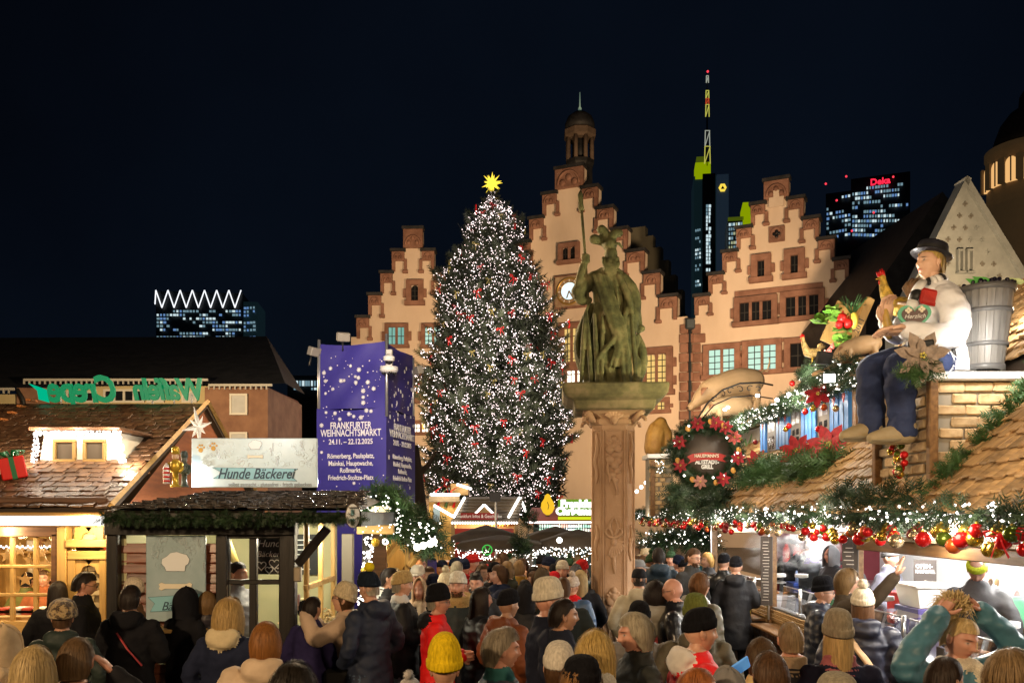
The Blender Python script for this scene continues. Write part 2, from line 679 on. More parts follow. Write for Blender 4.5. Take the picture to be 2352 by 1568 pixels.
def gable_house(label,F,steps,zlow,depth,wleft,wright,roof_dz=0.5):
 h=thing("gabled_house",label,"town hall",F.o,0,"gabled fronts of the town hall")
 S=[]
 for xl,yl,xr,yr in steps:
  sl,za=F(xl,yl)if xl else(None,None)
  sr,zb=F(xr,yr)if xr else(None,None)
  z=np.mean([q for q in(za,zb)if q is not None])
  S.append([sl,sr,z])
 c=0.5*(S[0][0]+S[0][1])
 for q in S:
  if q[0]is None:
   q[0]=2*c-q[1]
  if q[1]is None:
   q[1]=2*c-q[0]
 left,right=[],[]
 for i,(sl,sr,z)in enumerate(S):
  right+=[(sr,z)]
  left+=[(sl,z)]
  if i+1<len(S):
   right+=[(sr,S[i+1][2])]
   left+=[(sl,S[i+1][2])]
 right+=[(S[-1][1],S[-1][2]-1.5),(wright,S[-1][2]-1.5),(wright,zlow)]
 left+=[(S[-1][0],S[-1][2]-1.5),(wleft,S[-1][2]-1.5),(wleft,zlow)]
 pts=right+left[::-1]
 w=MB()
 w.prism(pts,0.05,0.9,F.M)
 w.build("wall",M_plaster,h)
 for i,(sl,sr,z)in enumerate(S):
  zn=S[i+1][2]if i+1<len(S)else z-(S[i-1][2]-z)
  hs=z-zn
  if i==0:
   m=MB()
   m.box(((sl+sr)/2,0.0,z-hs*0.42),(sr-sl+0.1,0.5,hs*0.84),F.M,ch=0.03)
   o=m.build("cap_stone",M_sand,h)
   r=MB()
   cx,rr=(sl+sr)/2,(sr-sl)*0.40
   r.tube([(cx+rr*math.cos(a),-0.28,z-hs*0.72+rr*math.sin(a)*1.2)for a in np.linspace(0,math.pi,10)],0.09,6,F.M)
   for k in(-1,0,1):
    r.sphere((cx+k*rr*0.55,-0.27,z-hs*(0.62 if k else 0.42)),(rr*0.28,0.12,rr*0.3),8,6,F.M)
   r.build("relief",M_sand,o)
   m=MB()
   m.box(((sl+sr)/2,0.06,z+0.12),(sr-sl+0.3,0.7,0.24),F.M)
   m.build("coping",M_slate,h)
   continue
  pl_,pr_=S[i-1][0],S[i-1][1]
  for sg,e,inn in((-1,sl,pl_),(1,sr,pr_)):
   m=MB()
   wd=abs(e-inn)
   cx=(e+inn)/2
   bh=hs*0.42
   m.box((cx,0.0,z-bh/2),(wd+0.06,0.46,bh),F.M,ch=0.03)
   m.box((e-sg*0.12,0.005,z-hs*0.62),(0.26,0.4,hs*0.55),F.M)
   m.box((inn-sg*0.12,0.01,z-hs*0.62),(0.24,0.36,hs*0.52),F.M)
   m.box((inn-sg*0.10,0.005,z-hs*0.92),(0.46,0.48,hs*0.14),F.M,ch=0.04)
   o=m.build("cap_stone",M_sand,h)
   r=MB()
   rr=wd*0.36
   r.tube([(cx+rr*math.cos(a),-0.25,z-bh*0.92+bh*0.72*math.sin(a))for a in np.linspace(0,math.pi,8)],0.06,5,F.M)
   r.sphere((cx-rr*.4,-0.24,z-bh*.7),(rr*.3,0.08,bh*.22),7,5,F.M)
   r.sphere((cx+rr*.4,-0.24,z-bh*.7),(rr*.3,0.08,bh*.22),7,5,F.M)
   r.build("relief",M_sand,o)
   m=MB()
   m.box((cx,0.3,z+0.12),(wd+0.3,1.2,0.22),F.M)
   m.build("coping",M_slate,h)
 top=S[0][2]-2.2
 low=S[-1][2]-1.5
 m=MB()
 m.prism([(S[-1][0]-0.2,low),(S[-1][1]+0.2,low),(c,top)],1.0,depth,F.M)
 m.build("roof",M_slate,h)
 return h,S
FL=Plane(948,72,R(2))
FM=Plane(1335,68,R(24))
FR=Plane(1790,62,R(26))
hl,SL=gable_house("narrow stepped-gable sandstone-trimmed house left of the Christmas tree",FL,[(928,527,970,527),(901,578,997,578),(875,628,1023,628),(847,679,None,None),(820,731,None,None)],-0.2,16,FL(806,1100)[0],FL(1120,1100)[0])
hm,SM=gable_house("tallest stepped-gable house with clock, behind the statue",FM,[(1278,391,1339,383),(1248,448,1373,432),(1218,506,1408,478),(None,None,1441,527),(None,None,1480,577),(None,None,1516,627),(None,None,1555,681)],-0.2,18,FM(1080,900)[0],FM(1578,900)[0])
hr,SR=gable_house("stepped-gable house with quatrefoil panel above the roof pigs",FR,[(1757,418,1811,413),(1726,474,1846,456),(1693,526,1881,504),(1661,581,1917,551),(1629,633,1950,598),(1597,684,1992,640)],-0.2,18,FR(1585,900)[0],FR(2012,900)[0])
m=MB()
a,z=FR(1768,470)
b,_=FR(1802,470)
zt=FR(1785,440)[1]
w_=b-a
m.prism([(a,z-.3),(b,z-.3),(b,z+(zt-z)*.45),(b-w_*.3,z+(zt-z)*.45),(b-w_*.3,zt),(a+w_*.3,zt),(a+w_*.3,z+(zt-z)*.45),(a,z+(zt-z)*.45)],-0.32,-0.2,FR.M)
m.build("gable_panel",M_plaster,hr)
window(hl,FL,945,655,961,692,1,M_darkpane,3,True,True,bw=.42)
window(hl,FL,893,752,929,792,2,M_teal,2)
window(hl,FL,977,752,1013,792,2,M_tealb,4)
window(hl,FL,948,862,985,915,2,M_darkpane,3,bw=.5)
window(hl,FL,950,974,984,992,2,M_whitelit,2)
window(hl,FL,1040,862,1076,915,2,M_yel,3,bw=.5)
window(hm,FM,1293,570,1323,600,2,M_darkpane,2,False,True,bw=.34)
window(hm,FM,1297,756,1330,842,2,M_yel,5,bw=.45)
window(hm,FM,1303,842,1345,897,2,M_whitelit,3,bw=.35)
window(hm,FM,1486,815,1531,897,2,M_yel,6,True,True,bw=.5)
window(hm,FM,1488,925,1528,942,2,M_yel,2,bw=.35)
window(hm,FM,1225,890,1262,915,2,M_yel,2,bw=.3)
window(hm,FM,1400,756,1432,842,2,M_yel,5,bw=.45)
window(hr,FR,1741,600,1757,638,1,M_darkpane,2,True,bw=.45)
window(hr,FR,1817,588,1834,630,1,M_darkpane,2,True,bw=.45)
window(hr,FR,1700,697,1773,741,3,M_darkpane,2,True,bw=.4)
window(hr,FR,1806,684,1881,730,3,M_darkpane,2,True,bw=.4)
window(hr,FR,1629,805,1688,862,2,M_tealb,4,True,bw=.4)
window(hr,FR,1719,796,1783,852,2,M_tealb,4,True,bw=.4)
window(hr,FR,1816,790,1850,845,1,M_darkpane,2,True,bw=.4)
window(hr,FR,1890,780,1935,835,2,M_darkpane,2,True,bw=.4)
m=MB()
for(xa,xb,ya,yb)in((1614,1980,792,800),(1688,1890,670,682)):
 s0,z1=FR(xa,ya)
 s1,_=FR(xb,ya-20)
 z0=FR(xa,yb)[1]
 m.box(((s0+s1)/2,0.0,(z0+z1)/2),(s1-s0,0.16,abs(z1-z0)),FR.M)
m.build("stone_band",M_sand,hr)
s0,z1=FR(1766,519)
s1,z0=FR(1803,556)
cx,cz,hw=(s0+s1)/2,(z0+z1)/2,(s1-s0)/2
m=MB()
m.box((cx,0,cz),(2*hw,0.2,2*hw),FR.M,ch=.03)
q=m.build("quatrefoil_panel",M_sand,hr)
m=MB()
m.tube([(cx+hw*.72*math.cos(t),-0.12,cz+hw*.72*math.sin(t))for t in np.linspace(0,2*math.pi,20)],0.07,6,FR.M,caps=False)
m.build("ring",M_sand,q)
m=MB()
for ax,az in((0.28,0),(-0.28,0),(0,.28),(0,-.28)):
 m.lathe([(hw*.24,-.01),(hw*.24,.01)],12,FR.M@Matrix.Translation((cx+ax*hw,-0.118,cz+az*hw))@Matrix.Rotation(R(90),4,'X'))
m.build("quatrefoil",M_darkpane,q)
s0,z1=FM(1278,640)
s1,z0=FM(1343,700)
cx,cz,hw=(s0+s1)/2,(z0+z1)/2,(s1-s0)/2
M_gold=mat("gilding",(0.55,0.36,0.12),rough=0.35,metal=0.6)
M_white=mat("white_paint",(0.75,0.75,0.73),rough=0.5)
m=MB()
m.box((cx,-0.05,cz),(2*hw+.3,0.3,2*hw+.3),FM.M,ch=.05)
ck=m.build("clock",M_sand,hm)
m=MB()
m.box((cx,-0.22,cz),(2*hw,0.06,2*hw),FM.M)
m.build("clock_panel",mat("clock_panel",(0.30,0.20,0.13),(0.4,0.3,0.2),scale=3),ck)
m=MB()
m.tube([(cx+hw*.86*math.cos(t),-0.27,cz+hw*.86*math.sin(t))for t in np.linspace(0,2*math.pi,28)],0.09,6,FM.M,caps=False)
m.tube([(cx+hw*.60*math.cos(t),-0.27,cz+hw*.60*math.sin(t))for t in np.linspace(0,2*math.pi,28)],0.05,6,FM.M,caps=False)
m.build("clock_ring",M_gold,ck)
m=MB()
for k in range(12):
 t=k*math.pi/6
 m.box((0,0,0),(0.08,0.03,hw*.2),FM.M@Matrix.Translation((cx+hw*.73*math.sin(t),-0.27,cz+hw*.73*math.cos(t)))@Matrix.Rotation(t,4,'Y'))
m.build("hour_marks",M_white,ck)
m=MB()
m.lathe([(hw*.58,0),(hw*.58,.03)],28,FM.M@Matrix.Translation((cx,-0.25,cz))@Matrix.Rotation(R(90),4,'X'))
m.build("lit_dial",emat("clock_light",(0.75,0.95,1.0),1.1),ck)
m=MB()
for t,L in((R(200),.5),(R(150),.7)):
 m.box((0,0,L*hw/2),(0.1,0.03,L*hw),FM.M@Matrix.Translation((cx,-0.31,cz))@Matrix.Rotation(t,4,'Y'))
m.build("clock_hand",M_gold,ck)
m=MB()
p0=FR.M@Vector((FR(1590,900)[0]-.1,-0.25,FR(1590,745)[1]))
p1=Vector((p0 .x,p0 .y,0.1))
m.tube([p0,p1],0.12,8)
m.box(p0,(.7,.5,.8),ch=.1)
tag(m.build("rain_pipe",mat("zinc",(0.08,0.10,0.12),rough=0.4,metal=.6)),"grey zinc rain pipe with hopper between two gabled houses","pipe")
for F,xd,H in((FM,1572,hm),(FR,1600,hr)):
 for i,yy in enumerate(range(745,1010,22)):
  m=MB()
  s,z1=F(xd,yy)
  z0=F(xd,yy+21)[1]
  m.box((s+(0.15 if i%2 else 0),-0.02,(z0+z1)/2),(1.0 if i%2 else.6,.2,z1-z0-.03),F.M,ch=.02)
  m.build("quoin",M_sand,H)
FB=Plane(1500,86,R(24))
steps=[(1446,522,1482,519),(None,None,1500,540),(None,None,1518,566),(None,None,1536,596),(None,None,1552,630),(None,None,1568,664)]
S=[]
for xl,yl,xr,yr in steps:
 S.append((FB(xr,yr)[0],FB(xr,yr)[1]))
pts=[(FB(1440,522)[0],0),(FB(1440,522)[0],S[0][1])]
for i,(s,z)in enumerate(S):
 pts+=[(s,z)]+([(s,S[i+1][1])]if i+1<len(S)else[(s,0)])
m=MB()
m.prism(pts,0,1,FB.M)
tag(m.build("rear_gable",mat("shaded_plaster",(0.16,0.15,0.11),(0.2,0.19,0.14),scale=.5,rough=.9)),"dim stepped rear gable half hidden behind the clock house","gable")  # the gable's shadow is put into this darker plaster colour
tx=P(1332,400,84)
tur=thing("lantern_turret","octagonal lantern turret with dark dome and pale finial above the clock house","turret",(tx.x,tx.y,0))
M_tur=mat("turret_stone",(0.12,0.085,0.06),(0.17,0.12,0.09),scale=2,rough=.8)
def tz(y):
 return P(1332,y,84).z
def tr(n):
 return px(n,84)
m=MB()
TT=Matrix.Translation((tx.x,tx.y,0))@Matrix.Rotation(R(22.5),4,'Z')
m.lathe([(tr(30),tz(600)),(tr(30),tz(385)),(tr(34),tz(380)),(tr(34),tz(372))],8,TT,sm=False)
m.build("drum",M_slate,tur)
for k in range(8):
 a=k*math.pi/4
 m=MB()
 m.tube([(tr(29)*math.cos(a),tr(29)*math.sin(a),tz(372)),(tr(29)*math.cos(a),tr(29)*math.sin(a),tz(318))],tr(5),6,TT)
 m.build("pillar",M_tur,tur)
m=MB()
m.lathe([(tr(31),tz(322)),(tr(38),tz(316)),(tr(38),tz(303)),(tr(33),tz(298))],8,TT,sm=False)
m.build("cornice",M_tur,tur)
m=MB()
m.lathe([(tr(15),tz(372)),(tr(15),tz(318))],8,TT)
m.build("core",M_slate,tur)
m=MB()
m.lathe([(tr(34),tz(299)),(tr(34),tz(285)),(tr(28),tz(270)),(tr(15),tz(260)),(tr(3),tz(254))],16,TT)
m.build("dome",M_slate,tur)
m=MB()
m.lathe([(tr(3),tz(256)),(tr(4.5),tz(250)),(tr(2),tz(245)),(tr(0.9),tz(212))],8,TT)
m.build("finial",mat("verdigris",(0.35,0.55,0.45),rough=.5,em=.12,emc=(.5,.8,.65)),tur)
# far towers
def skyscraper_windows(parent,F,rows,m,name="window"):
 r=random.Random(5)
 for(x0,y0,x1,y1,n,prob,hgt)in rows:
  on=r.random()<prob
  for i in range(n):
   if r.random()<.38:
    on=r.random()<prob
   if not on:
    continue
   xa=x0+(x1-x0)*i/n
   xb=x0+(x1-x0)*(i+r.choice((.55,.7,.85)))/n
   ya=y0+(y1-y0)*i/n
   s0,z1=F(xa,ya)
   s1,z0=F(xb,ya+hgt)
   mb=MB()
   mb.box(((s0+s1)/2,-0.15,(z0+z1)/2),(s1-s0,.3,z1-z0),F.M)
   mb.build(name,m[r.randrange(len(m))],parent)
M_tglass=mat("tower_glass",(0.010,0.022,0.030),(0.014,0.028,0.036),rough=.25,scale=.02,em=0.011,emc=(0.25,0.65,0.8),noem=True)
M_tdark=mat("tower_dark",(0.006,0.010,0.014),rough=.4)
M_tblue=mat("tower_blue_pier",(0.03,0.05,0.075),rough=.5,em=.028,emc=(0.25,0.45,0.75),noem=True)
M_wcool=emat("office_light_cool",(0.75,0.95,1.0),0.7)
M_wcool2=emat("office_light_dim",(0.45,0.75,0.9),0.30)
M_wblue=emat("office_light_blue",(0.25,0.50,1.0),0.42)
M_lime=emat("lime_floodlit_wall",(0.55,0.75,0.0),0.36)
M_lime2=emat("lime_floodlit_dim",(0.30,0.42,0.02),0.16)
FT=Plane(1632,610,R(8))
tw=thing("bank_tower","very tall dark office tower with lime-lit crown and red-white mast","skyscraper",(FT.o.x,FT.o.y,0))
def slab(F,x0,y0,x1,y1,dep,mt,parent,name="tower_block",off=0):
 s0,z1=F(x0,y0)
 s1=F(x1,y0)[0]
 z0=F(x0,y1)[1]
 mb=MB()
 mb.box(((s0+s1)/2,off+dep/2,(z0+z1)/2),(s1-s0,dep,z1-z0),F.M)
 return mb.build(name,mt,parent)
slab(FT,1594,405,1670,1150,30,M_tglass,tw)
slab(FT,1613,404,1642,1150,4,M_tdark,tw,"dark_shaft",-4)
slab(FT,1645,407,1672,1150,4,M_tblue,tw,"corner_pier",-5)
slab(FT,1597,376,1632,412,14,M_lime,tw,"lit_crown",-2)
slab(FT,1600,360,1622,378,8,M_lime2,tw,"crown_top",0)
skyscraper_windows(tw,Plane(1632,605.5,R(8)),[(1622,470+i*8.6,1634,470+i*8.6,2,.95,6.6)for i in range(20)],[M_wcool,M_wcool,M_wcool2])
skyscraper_windows(tw,Plane(1632,609,R(8)),[(1597,500+i*9,1611,497+i*9,3,.42,5)for i in range(18)],[M_wcool2,M_wcool,M_wcool2])
mz=lambda y:P(1625,y,608).z
mx_=P(1625,300,608).x
M_mast=emat("mast_yellow_lit",(0.75,0.72,0.12),0.55)
M_mastw=emat("mast_white_lit",(0.8,0.85,0.7),0.35)
M_mastr=emat("mast_red_lit",(0.8,0.10,0.03),0.5)
for y0,y1,wd,mm in((376,336,13,M_mast),(336,300,11,M_mastw),(268,240,8,M_mast),(240,226,7,M_mastr),(226,208,7,M_mast),(190,174,5,M_mastw)):
 mb=MB()
 w2=px(wd,608)/2
 za,zb=mz(y0),mz(y1)
 for sg in(-1,1):
  mb.tube([(mx_+sg*w2,608,za),(mx_+sg*w2*.85,608,zb)],0.35,5)
 mb.tube([(mx_-w2,608,za),(mx_+w2,608,zb)],0.3,5)
 mb.tube([(mx_-w2,608,zb),(mx_+w2,608,zb)],0.3,5)
 mb.build("mast_section",mm,tw)
mb=MB()
mb.tube([(mx_,609,mz(380)),(mx_,609,mz(166))],[0.8,.3],6)
mb.build("mast",M_tdark,tw)
mb=MB()
mb.sphere((mx_,607,mz(166)),.8,8,6)
mb.build("beacon",emat("beacon_red",(1,.05,.08),1.2),tw)
lc=FT(1658,438)
lr=px(10,604)
pts=[(math.sin(a)*lr*.9,math.cos(a)*lr)for a in(R(30),R(90),R(150),R(210),R(270),R(330))]
mb=MB()
mb.prism([(lc[0]+x,lc[1]+z)for x,z in pts],-6.2,-5.6,FT.M)
mb.build("logo_ribbon",emat("logo_yellow",(1.0,0.72,0.08),0.9),tw)
mb=MB()
mb.prism([(lc[0]-lr*.42,lc[1]-lr*.35),(lc[0]+lr*.42,lc[1]-lr*.35),(lc[0],lc[1]+lr*.42)],-6.6,-6.3,FT.M)
mb.build("logo_centre",M_tdark,tw)
FY=Plane(1700,560,R(10))
ty=thing("office_tower","pale-lit office block with lime-lit stairwell beside the tall bank tower","skyscraper",(FY.o.x,FY.o.y,0))
slab(FY,1672,500,1735,1150,30,M_tdark,ty)
slab(FY,1706,466,1730,530,20,M_lime,ty,"lit_stairwell",-1)
slab(FY,1672,500,1708,508,2,M_lime2,ty,"lit_parapet",-1)
skyscraper_windows(ty,Plane(1700,557,R(10)),[(1674,513+i*10.5,1706,510+i*10.5,6,.9,6)for i in range(6)],[M_wcool2,emat("office_light_olive",(.8,.85,.5),.4),M_wcool])
FD=Plane(1990,640,R(22))
td=thing("sign_tower","dark office tower with red roof sign and scattered lit floors","skyscraper",(FD.o.x,FD.o.y,0))
slab(FD,1897,445,1960,1150,40,M_tdark,td)
slab(FD,1955,418,2090,1150,45,M_tdark,td,"main_block",-6)
FD2=Plane(1990,632,R(22))
skyscraper_windows(td,FD2,[(1958,433+i*10.3,2088,418+i*12.2,20,.62,5.5)for i in range(11)],[M_wcool,M_wcool2,M_wcool2,M_wblue])
skyscraper_windows(td,Plane(1990,637,R(22)),[(1899,456+i*11,1955,446+i*11,8,.5,5)for i in range(10)],[M_wcool2,M_wblue,M_wcool])
s,z=FD2(2022,420)
text("Deka",px(20,630),FD2 .M@Matrix.Translation((s,-3,z))@Matrix.Rotation(R(90),4,'X'),emat("sign_red",(1,0.02,0.06),1.3),td,bold=.15,ext=.4)
for bx,by in((1897,422),(1944,405),(2052,406),(1922,460),(1957,530),(2007,488)):
 mb=MB()
 mb.sphere(P(bx,by,625),.8,6,5)
 mb.build("beacon",_mats["beacon_red"],td)
FZ=Plane(470,800,R(-6))
tz_=thing("zigzag_tower","office block crowned by a white zigzag of light above the market roofs","skyscraper",(FZ.o.x,FZ.o.y,0))
slab(FZ,358,668,557,1150,50,M_tdark,tz_)
slab(FZ,557,690,590,1150,40,M_tglass,tz_,"side_wing",4)
mb=MB()
zz=[(358,700)]
n=14
for i in range(n+1):
 zz.append((360+i*195/n,668 if i%2==0 else 708))
pts=[FZ.M@Vector((FZ(x,y)[0],-3,FZ(x,y)[1]))for x,y in zz]
for a,b in zip(pts,pts[1:]):
 mb.tube([a,b],.55,5)
mb.build("zigzag_light",emat("zigzag_white",(0.92,0.95,1.0),1.1),tz_)
skyscraper_windows(tz_,Plane(470,797,R(-6)),[(360,712+i*8.5,556,712+i*8.5,26,.6,5)for i in range(8)],[M_wcool2,M_wcool2,M_wcool,M_wblue])
skyscraper_windows(tz_,Plane(470,801,R(-6)),[(560,705+i*8.5,588,703+i*8.5,4,.7,5)for i in range(9)],[M_wblue,M_wcool2])
FW=Plane(700,300,0)
tq=thing("low_office_block","low dark office block with one row of lit windows left of the purple tower","office block",(FW.o.x,FW.o.y,0))
slab(FW,660,862,760,1150,20,M_tdark,tq)
skyscraper_windows(tq,Plane(700,299,0),[(667,874,735,874,10,.95,12),(675,890,735,890,9,.6,5)],[M_wcool2,M_wcool2,M_wcool])
# grey gable and round dome at the right
FG=Plane(2215,46,R(-4))
gh=thing("stone_gable","grey stone church gable with star-shaped reliefs and two slit windows","church gable",(FG.o.x,FG.o.y,0))
M_grey=mat("grey_stone",(0.20,0.225,0.225),(0.27,0.30,0.30),rough=.9,scale=1.2,bump=.3,bscale=8)
M_grey2=mat("grey_stone_dark",(0.15,0.15,0.135),rough=.9)
ap=FG(2217,418)
bl=FG(2055,740)
br=FG(2390,700)
m=MB()
m.prism([(bl[0],0),(br[0],0),br,ap,bl],0,1,FG.M)
m.build("wall",M_grey,gh)
for a_,b_ in((ap,bl),(ap,br)):
 m=MB()
 dx,dz=b_[0]-a_[0],b_[1]-a_[1]
 L=math.hypot(dx,dz)
 m.box((0,0,0),(L+.4,.9,.28),FG.M@Matrix.Translation(((a_[0]+b_[0])/2,.2,(a_[1]+b_[1])/2))@Matrix.Rotation(-math.atan2(dz,dx),4,'Y'))
 m.build("coping",M_grey,gh)
r=random.Random(3)
for row in range(9):
 for k in range(-8,9):
  s=(ap[0]+k*.62+(.31 if row%2 else 0))
  z=ap[1]-1.15-row*.62
  if abs(s-ap[0])>(ap[1]-z)*.46-.35:
   continue
  if abs(s-FG(2212,600)[0])<.75 and abs(z-FG(2212,602)[1])<.9:
   continue
  m=MB()
  for ang in(0,90):
   m.box((0,0,0),(.26,.05,.09),FG.M@Matrix.Translation((s,-.02,z))@Matrix.Rotation(R(ang+10*r.uniform(-1,1)),4,'Y'))
  m.build("star_relief",M_grey2 if r.random()<.7 else M_grey,gh)
for xa,xb in((2199,2206),(2220,2228)):
 window(gh,FG,xa,578,xb,626,1,M_darkpane,1,False,bw=.09,stone=M_grey)
FK=Plane(2100,52,R(-4))
m=MB()
m.prism([(FK(1985,1000)[0],0),(FK(2190,1000)[0],0),(FK(2190,470)[0],FK(2190,470)[1]),(FK(2165,440)[0],FK(2165,440)[1]),(FK(1990,690)[0],FK(1990,690)[1])],0,12,FK.M)
tag(m.build("dark_roof",M_slate),"unlit black slate roof left of the grey stone gable","roof")
dc=P(2362,400,120)
dm=thing("domed_tower","round domed stone tower with glowing arched windows at the photo's edge","tower",(dc.x,dc.y,0))
q=lambda n:px(n,120)
zz=lambda y:P(2362,y,120).z
M_dome=mat("dome_stone",(0.17,0.11,0.06),(0.24,0.16,0.09),scale=.8,rough=.85,em=.02,emc=(1,.6,.25))
T2=Matrix.Translation((dc.x,dc.y,0))
m=MB()
m.lathe([(q(92),0),(q(92),zz(478)),(q(86),zz(474)),(q(84),zz(365)),(q(90),zz(358)),(q(90),zz(345)),(q(80),zz(342))],32,T2)
m.build("drum",M_dome,dm)
m=MB()
m.lathe([(q(74),zz(344)),(q(70),zz(318)),(q(58),zz(285)),(q(38),zz(258)),(q(20),zz(246)),(q(18),zz(222)),(q(8),zz(205)),(q(1),zz(190))],24,T2)
m.build("dome",M_slate,dm)
for k in range(-4,5):
 a=R(-90+k*24-4)
 cxp=Vector((math.cos(a),math.sin(a),0))
 M=Matrix.Translation((dc.x+cxp.x*q(84.5),dc.y+cxp.y*q(84.5),0))@Matrix.Rotation(a+R(90),4,'Z')
 w2=q(12)
 m=MB()
 pts=[(-w2,zz(436)),(w2,zz(436)),(w2,zz(395))]+[(w2*math.cos(t),zz(395)+w2*1.2*math.sin(t))for t in np.linspace(.3,math.pi-.3,7)]+[(-w2,zz(395))]
 m.prism(pts,-.35,.2,M)
 wo=m.build("arched_window",emat("dome_window_light",(1.0,0.55,0.2),0.75),dm)
 m=MB()
 for sg in(-1,1):
  m.box((sg*(w2+.25),-.3,(zz(436)+zz(380))/2),(.5,.7,zz(380)-zz(436)),M)
 m.build("pilaster",M_dome,wo)
 m=MB()
 m.box((0,-.4,(zz(436)+zz(380))/2),(.15,.1,zz(380)-zz(436)),M)
 m.build("glazing_bar",M_lead,wo)
 # brick building at the left
bb=thing("brick_building","long brick and cream building behind the market huts","building",(-14,40,0))
M_brickw=mat("brown_brick",(0.20,0.10,0.06),(0.29,0.155,0.09),rough=.9,scale=1.6,bump=.2,bscale=20,em=0.0)
M_cream=mat("cream_render",(0.50,0.40,0.20),(0.56,0.46,0.25),rough=.9,scale=.6)
M_redb=mat("dark_red_render",(0.20,0.075,0.045),(0.24,0.10,0.06),rough=.9,scale=.6)
def pbox(x0,y0,x1,y1,d0,d1,mt,parent,name):
 a=P(x0,y0,d0)
 b=P(x1,y1,d0)
 m=MB()
 m.box(((a.x+b.x)/2,(d0+d1)/2,(a.z+b.z)/2),(b.x-a.x,d1-d0,a.z-b.z))
 return m.build(name,mt,parent)
pbox(120,886,480,1178,40.2,46,M_cream,bb,"cream_wall")
pbox(470,889,615,1178,39.6,46,M_brickw,bb,"brick_wall")
pbox(-60,905,40,1178,39.8,46,M_cream,bb,"yellow_wall")
pbox(38,890,122,1178,39.6,46,M_brickw,bb,"brick_wall")
m=MB()
a=P(615,889,39.7)
b=P(683,920,46)
c_=P(683,1178,46)
d_=P(615,1178,39.7)
m.add([a,b,Vector((b.x,b.y,0)),Vector((a.x,a.y,0)),Vector((a.x,a.y+6,a.z)),Vector((a.x,a.y+6,0))],[(0,3,2,1),(0,1,4),(3,5,2)])
m.build("side_wall",M_redb,bb)
m=MB()
pts=[P(-100,892,39),P(655,880,39),P(700,905,46),P(612,772,50),P(-100,776,50)]
m.add(pts,[(0,1,3,4),(1,2,3)])
m.build("roof",M_slate,bb)
for x0,x1,y in((55,478,872),(480,625,884),(-40,32,893)):
 m=MB()
 a=P(x0,y,38.8)
 b=P(x1,y,38.8)
 m.box(((a.x+b.x)/2,38.8,a.z),(b.x-a.x,.12,.1))
 for i in range(int((x1-x0)/12)):
  p=P(x0+i*12,y+4,38.8)
  m.box((p.x,38.8,p.z),(.05,.08,.22))
 m.build("gutter_rail",mat("gutter",(.4,.38,.32),rough=.5),bb)
def plain_window(parent,x0,y0,x1,y1,d,pane,cols=1):
 a=P(x0,y0,d)
 b=P(x1,y1,d)
 m=MB()
 w=b.x-a.x
 h=a.z-b.z
 t=.09
 cx,cz=(a.x+b.x)/2,(a.z+b.z)/2
 m.box((cx,d,a.z),(w+t,.12,t))
 m.box((cx,d,b.z),(w+t,.12,t))
 for i in range(cols+1):
  m.box((a.x+w*i/cols,d,cz),(t,.11,h))
 wo=m.build("window",mat("window_white",(.62,.58,.48),rough=.5),parent)
 for i in range(cols):
  m=MB()
  m.box((a.x+w*(i+.5)/cols,d+.02,cz),(w/cols-t,.02,h-t))
  m.build("pane",pane,wo)
 return wo
M_blind=mat("window_blind",(.45,.45,.42),(.5,.5,.47),rough=.7,scale=3)
plain_window(bb,530,906,566,950,39.5,M_blind)
plain_window(bb,530,994,566,1010,39.5,M_blind)
plain_window(bb,240,896,330,922,40.1,M_darkpane,4)
plain_window(bb,340,900,375,922,40.1,M_blind,2)
plain_window(bb,155,900,215,922,40.1,M_darkpane,3)
plain_window(bb,420,900,450,922,40.1,M_blind,1)
m=MB()
m.tube([P(38,893,39.4),P(52,915,39.4),P(55,930,39.4),P(55,1170,39.4)],.09,6)
m.build("downpipe",M_lead,bb)
# the great Christmas tree
M_fir=mat("fir_needles",(0.020,0.027,0.013),(0.050,0.060,0.030),rough=.6,scale=1.2)
M_bark=mat("bark",(0.03,0.022,0.016),(0.07,0.05,0.035),rough=.9,scale=3,bump=.5,stretch=(1,1,.2))
M_bulb=emat("led_white",(1.0,0.80,0.77),4.6)
M_ribbon=mat("red_ribbon",(0.55,0.012,0.012),(0.36,0.006,0.008),rough=.4,scale=4,em=.32,emc=(.75,.01,.012),noem=True)  # emission stands in for the fairy lights falling on the ribbon
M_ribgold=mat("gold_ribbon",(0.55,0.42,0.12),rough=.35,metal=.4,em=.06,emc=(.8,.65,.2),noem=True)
TD=50.0
tb=P(1142,1180,TD)
tree=thing("christmas_tree","huge Christmas tree covered in tiny white lights, star on top","christmas tree",(tb.x,TD,0))
rg=np.random.default_rng(11)
prof=[(436,2),(450,6),(480,20),(520,42),(560,66),(620,94),(700,124),(800,150),(900,166),(1000,168),(1090,160),(1150,135)]
pz=np.array([P(0,y,TD).z for y,r in prof])[::-1]
pr=np.array([px(r,TD)for y,r in prof])[::-1]
ZT=P(0,436,TD).z
pos,dirs,scl,bp,bn=[],[],[],[],[]
nl=46
tips=[]
